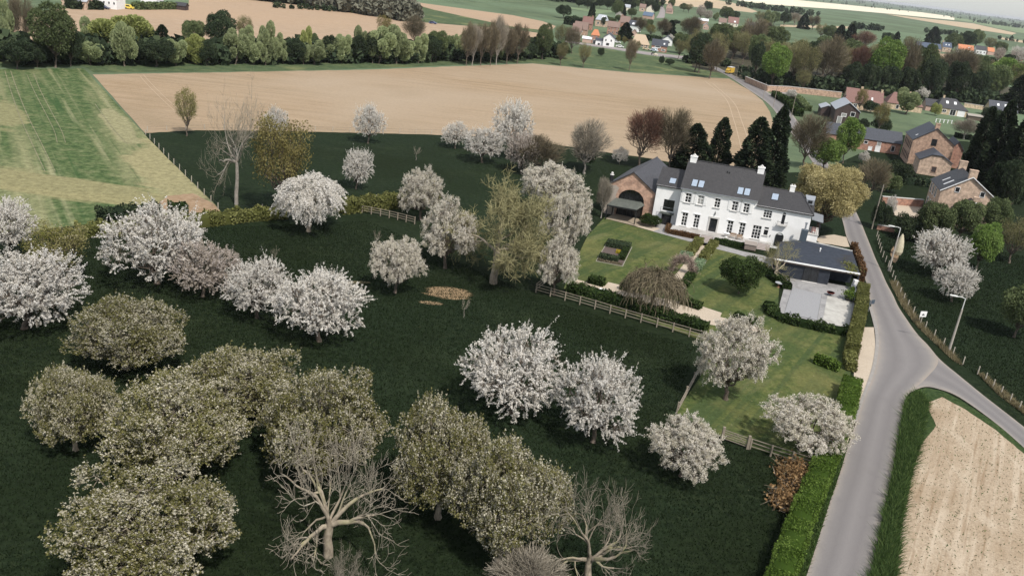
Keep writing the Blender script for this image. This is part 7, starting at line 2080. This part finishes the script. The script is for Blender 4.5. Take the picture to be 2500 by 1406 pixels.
belt([('dark', 1680, 76, 1750, 176), ('olive', 1672, 62, 1742, 170, 1), ('olive', 1716, 66, 1790, 168, 1), ('brown', 1708, 98, 1774, 190), ('brown', 1738, 92, 1776, 172), ('olive', 1790, 70, 1852, 150, 2), ('mid', 1826, 78, 1884, 168, 1), ('dark', 1832, 98, 1870, 186),
      ('bright', 1858, 110, 1932, 208), ('mid', 1860, 58, 1926, 140, 1), ('olive', 1912, 84, 1984, 206, 1), ('olive', 1938, 92, 2010, 214, 1), ('brown', 1984, 88, 2076, 216), ('olive', 2020, 100, 2084, 216), ('olive', 1936, 166, 1988, 222),
      ('red', 2064, 102, 2128, 210), ('bright', 2122, 96, 2208, 212, 2), ('brown', 2186, 92, 2248, 224), ('mid', 2232, 106, 2292, 226), ('dark', 2056, 150, 2112, 224), ('dark', 2098, 150, 2152, 230), ('dark', 2138, 160, 2202, 232), ('dark', 2192, 160, 2250, 236),
      ('dark', 2252, 134, 2312, 240), ('dark', 2306, 142, 2372, 246), ('brown', 2290, 108, 2392, 210, 3), ('dark', 2362, 170, 2422, 246), ('mid', 2396, 150, 2470, 246), ('bright', 2408, 140, 2500, 232), ('olive', 2452, 142, 2540, 240), ('conifer', 2466, 178, 2532, 272)] + scatter(46, ((1690, 128), (2500, 178)), ((1690, 168), (2500, 232)), (52, 84), (74, 112), ['olive', 'olive', 'olive', 'olive', 'brown', 'mid', 'mid', 'dark', 'dark'], 3),
     'in the wood behind the bungalows', 'trees of the wood behind the bungalows')
belt([('conifer', 1512, 56, 1544, 98), ('brown', 1546, 42, 1582, 84), ('golden', 1574, 56, 1606, 90), ('brown', 1598, 46, 1642, 92), ('conifer', 1626, 50, 1650, 86), ('brown', 1656, 34, 1718, 108), ('mid', 1640, 78, 1690, 130), ('dark', 1356, 10, 1398, 44), ('conifer', 1439, 8, 1454, 42), ('mid', 1492, 2, 1524, 44), ('conifer', 1517, 13, 1529, 38),
      ('bush_white', 1500, 30, 1524, 50), ('golden', 1502, 83, 1518, 104, 1), ('golden', 1516, 87, 1534, 108, 1), ('olive', 1538, 92, 1568, 132, 1), ('bush_white', 1626, 84, 1648, 104), ('conifer', 1645, 86, 1660, 106), ('olive', 1640, 92, 1680, 140, 1), ('mid', 1530, 20, 1556, 42), ('dark', 1590, 8, 1612, 34), ('mid', 1470, 40, 1500, 60),
      ('dark', 1718, 2, 1742, 28), ('blush', 1698, 14, 1726, 46), ('blush', 1716, 26, 1742, 50), ('willow', 1740, 30, 1756, 50), ('mid', 1754, 18, 1796, 52), ('dark', 1786, 26, 1808, 50), ('olive', 1836, 24, 1874, 60), ('willow', 1862, 26, 1894, 66), ('golden', 1856, 46, 1882, 70), ('brown', 1856, 56, 1898, 92), ('olive', 1740, 64, 1790, 110), ('mid', 1786, 62, 1830, 104), ('willow', 1804, 58, 1842, 96), ('dark', 1842, 78, 1880, 118)] + scatter(18, ((1700, 100), (1900, 124)), ((1700, 120), (1900, 150)), (36, 60), (46, 72), ['olive', 'brown', 'mid', 'dark'], 5) + scatter(12, ((1395, 12), (1700, 20)), ((1395, 22), (1700, 34)), (18, 30), (20, 32), ['dark', 'mid', 'brown', 'olive'], 6, False) + scatter(16, ((1400, 48), (1690, 66)), ((1400, 60), (1690, 84)), (14, 24), (14, 24), ['dark', 'mid', 'brown', 'olive'], 8, False),
     'among the village houses', 'trees among the village houses')
belt([('conifer', 1952, 34, 1976, 70), ('grey', 1924, 30, 1962, 62), ('brown', 1968, 38, 2006, 72), ('olive', 1986, 54, 2030, 94), ('dark', 1900, 30, 1934, 62), ('mid', 1878, 26, 1906, 62), ('mid', 2008, 60, 2046, 98), ('conifer', 2036, 62, 2066, 112), ('conifer', 2062, 60, 2092, 112), ('red', 2082, 76, 2144, 120), ('dark', 2152, 78, 2184, 108), ('conifer', 2182, 78, 2198, 106), ('conifer', 2264, 66, 2296, 108),
      ('mid', 2306, 82, 2352, 124), ('dark', 2340, 76, 2386, 122), ('mid', 2368, 70, 2404, 118), ('olive', 2396, 88, 2440, 128), ('mid', 2430, 100, 2462, 134), ('blush', 2424, 116, 2456, 152), ('cherry', 2466, 114, 2520, 156), ('dark', 2448, 130, 2480, 160), ('brown', 2330, 128, 2400, 168), ('olive', 2200, 84, 2236, 124), ('dark', 2220, 108, 2262, 140), ('mid', 1990, 88, 2040, 130)],
     'near the far row houses', 'trees near the far row houses')

# far woods that read as one mass
def wood(name, line, n, h, spread, mat, label, seed, cards_per=46, jit=0.35):
    rng = np.random.default_rng(seed)
    P = np.array([G(*p) for p in line])
    seg = np.linalg.norm(np.diff(P, axis=0), axis=1)
    cum = np.concatenate([[0], np.cumsum(seg)])
    C, S, Vv = [], [], []
    for i in range(n):
        s = rng.uniform(0, cum[-1])
        q = np.array([np.interp(s, cum, P[:, k]) for k in range(3)])
        q[:2] += rng.normal(size=2) * spread
        hh = h * rng.uniform(1 - jit, 1 + jit)
        a = hh * rng.uniform(0.32, 0.5)
        d = unit(rng.normal(size=(cards_per, 3))) * rng.uniform(0.6, 1, (cards_per, 1))
        c = q + d * np.array([a, a, hh * 0.5]) + np.array([0, 0, hh * 0.52])
        C.append(c); S.append(np.full(cards_per, hh * 0.26)); Vv.append(np.clip(rng.uniform(0.3, 0.7) + rng.normal(size=cards_per) * 0.15, 0, 1))
    C = np.concatenate(C); S = np.concatenate(S)
    C[:, 2] = np.maximum(C[:, 2], 0.1)
    V, F = cards(C, S * rng.uniform(0.6, 1.1, len(S)), rng, 1.1)
    return tag(obj(name, fast_mesh(name, V, F, np.concatenate(Vv)), mat), label, None, None, 'stuff')
GREYW = leafmat('far_grey_wood', [(0, (0.10, 0.10, 0.075)), (0.5, (0.17, 0.17, 0.13)), (1, (0.26, 0.26, 0.20))], 0.1)
FARW = leafmat('far_wood', [(0, (0.035, 0.05, 0.032)), (0.5, (0.065, 0.085, 0.05)), (1, (0.11, 0.135, 0.08))], 0.1)
wood('grey_wood', [(735, 13), (850, 27), (930, 41), (1000, 50)], 120, 9, 5, GREYW, 'pale grey leafless wood beside the upper field', 1, 120)
wood('grey_wood', [(760, 6), (860, 16), (960, 32)], 120, 9, 8, GREYW, 'pale grey leafless wood behind the upper field edge', 2, 120)
wood('field_hedgerow', [(560, -4), (640, 2), (740, 12)], 50, 7, 3, FARW, 'green hedgerow along the upper field', 3, 90)
wood('undergrowth', [(640, 18), (850, 30), (1000, 53)], 60, 2.5, 2, LM['dark'], 'dark undergrowth below the grey wood', 4, 50)
wood('far_wood', [(1310, -2), (1400, 6), (1500, 14), (1560, 12)], 110, 12, 14, FARW, 'far wood above the village', 5, 60)
wood('far_wood', [(1640, -14), (1720, -8), (1800, 4)], 50, 10, 10, FARW, 'far wood beyond the tan field', 6)
wood('far_wood', [(1800, 16), (1880, 26), (1980, 40)], 60, 9, 14, FARW, 'far wood right of the village field', 7)
wood('far_hedgerow', [(2078, 70), (2145, 76)], 26, 7, 3, LM['dark'], 'dark far hedgerow in the green field', 8)
wood('far_hedgerow', [(2256, 80), (2336, 88)], 30, 7, 4, LM['dark'], 'dark far hedgerow above the row houses', 9)
wood('far_hedgerow', [(2400, 92), (2500, 106), (2560, 112)], 40, 7, 4, LM['dark'], 'dark far hedgerow at the right edge', 10)
wood('far_wood', [(2400, 58), (2450, 64), (2560, 78)], 60, 14, 40, FARW, 'far wood near the right horizon', 11)
for i, (off, n, h, sp) in enumerate([(5.0, 170, 15, 60), (6.5, 140, 14, 60), (8.5, 120, 12, 40), (11.5, 90, 11, 25), (15.5, 60, 9, 15), (20, 40, 8, 10)]):
    y = lambda x: 46 + 0.1246 * (x - 2500) + off
    wood('horizon_wood', [(1950, y(1950)), (2250, y(2250)), (2620, y(2620))], n, h * (1.0 + 0.0 * i), sp, FARW, 'line of far woods toward the horizon', 20 + i, 40, 0.55)
for x, y, h in ((1740, 16, 9), (2118, 30, 14), (2062, 22, 14)):
    pass
# low spring undergrowth through the tree belt and the wood
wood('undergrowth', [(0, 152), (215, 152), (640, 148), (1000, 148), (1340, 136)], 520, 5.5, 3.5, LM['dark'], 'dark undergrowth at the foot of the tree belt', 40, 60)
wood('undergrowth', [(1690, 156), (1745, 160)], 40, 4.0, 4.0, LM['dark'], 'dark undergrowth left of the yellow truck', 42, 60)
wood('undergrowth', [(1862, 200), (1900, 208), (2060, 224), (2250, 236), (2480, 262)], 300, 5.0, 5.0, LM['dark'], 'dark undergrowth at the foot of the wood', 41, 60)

# ---------------------------------------------------------------- the air
hz, nt, out = _new('haze_air')
pv = N(nt, 'ShaderNodeVolumePrincipled')
pv.inputs['Color'].default_value = (0.93, 0.95, 1.0, 1)
pv.inputs['Density'].default_value = 0.000045
pv.inputs['Anisotropy'].default_value = 0.2
nt.links.new(pv.outputs[0], out.inputs['Volume'])
tag(MB().box(-27000, 27000, -27000, 27000, -1.0, 46.0).build('haze', hz), 'thin pale air haze over the land', None, None, 'stuff')
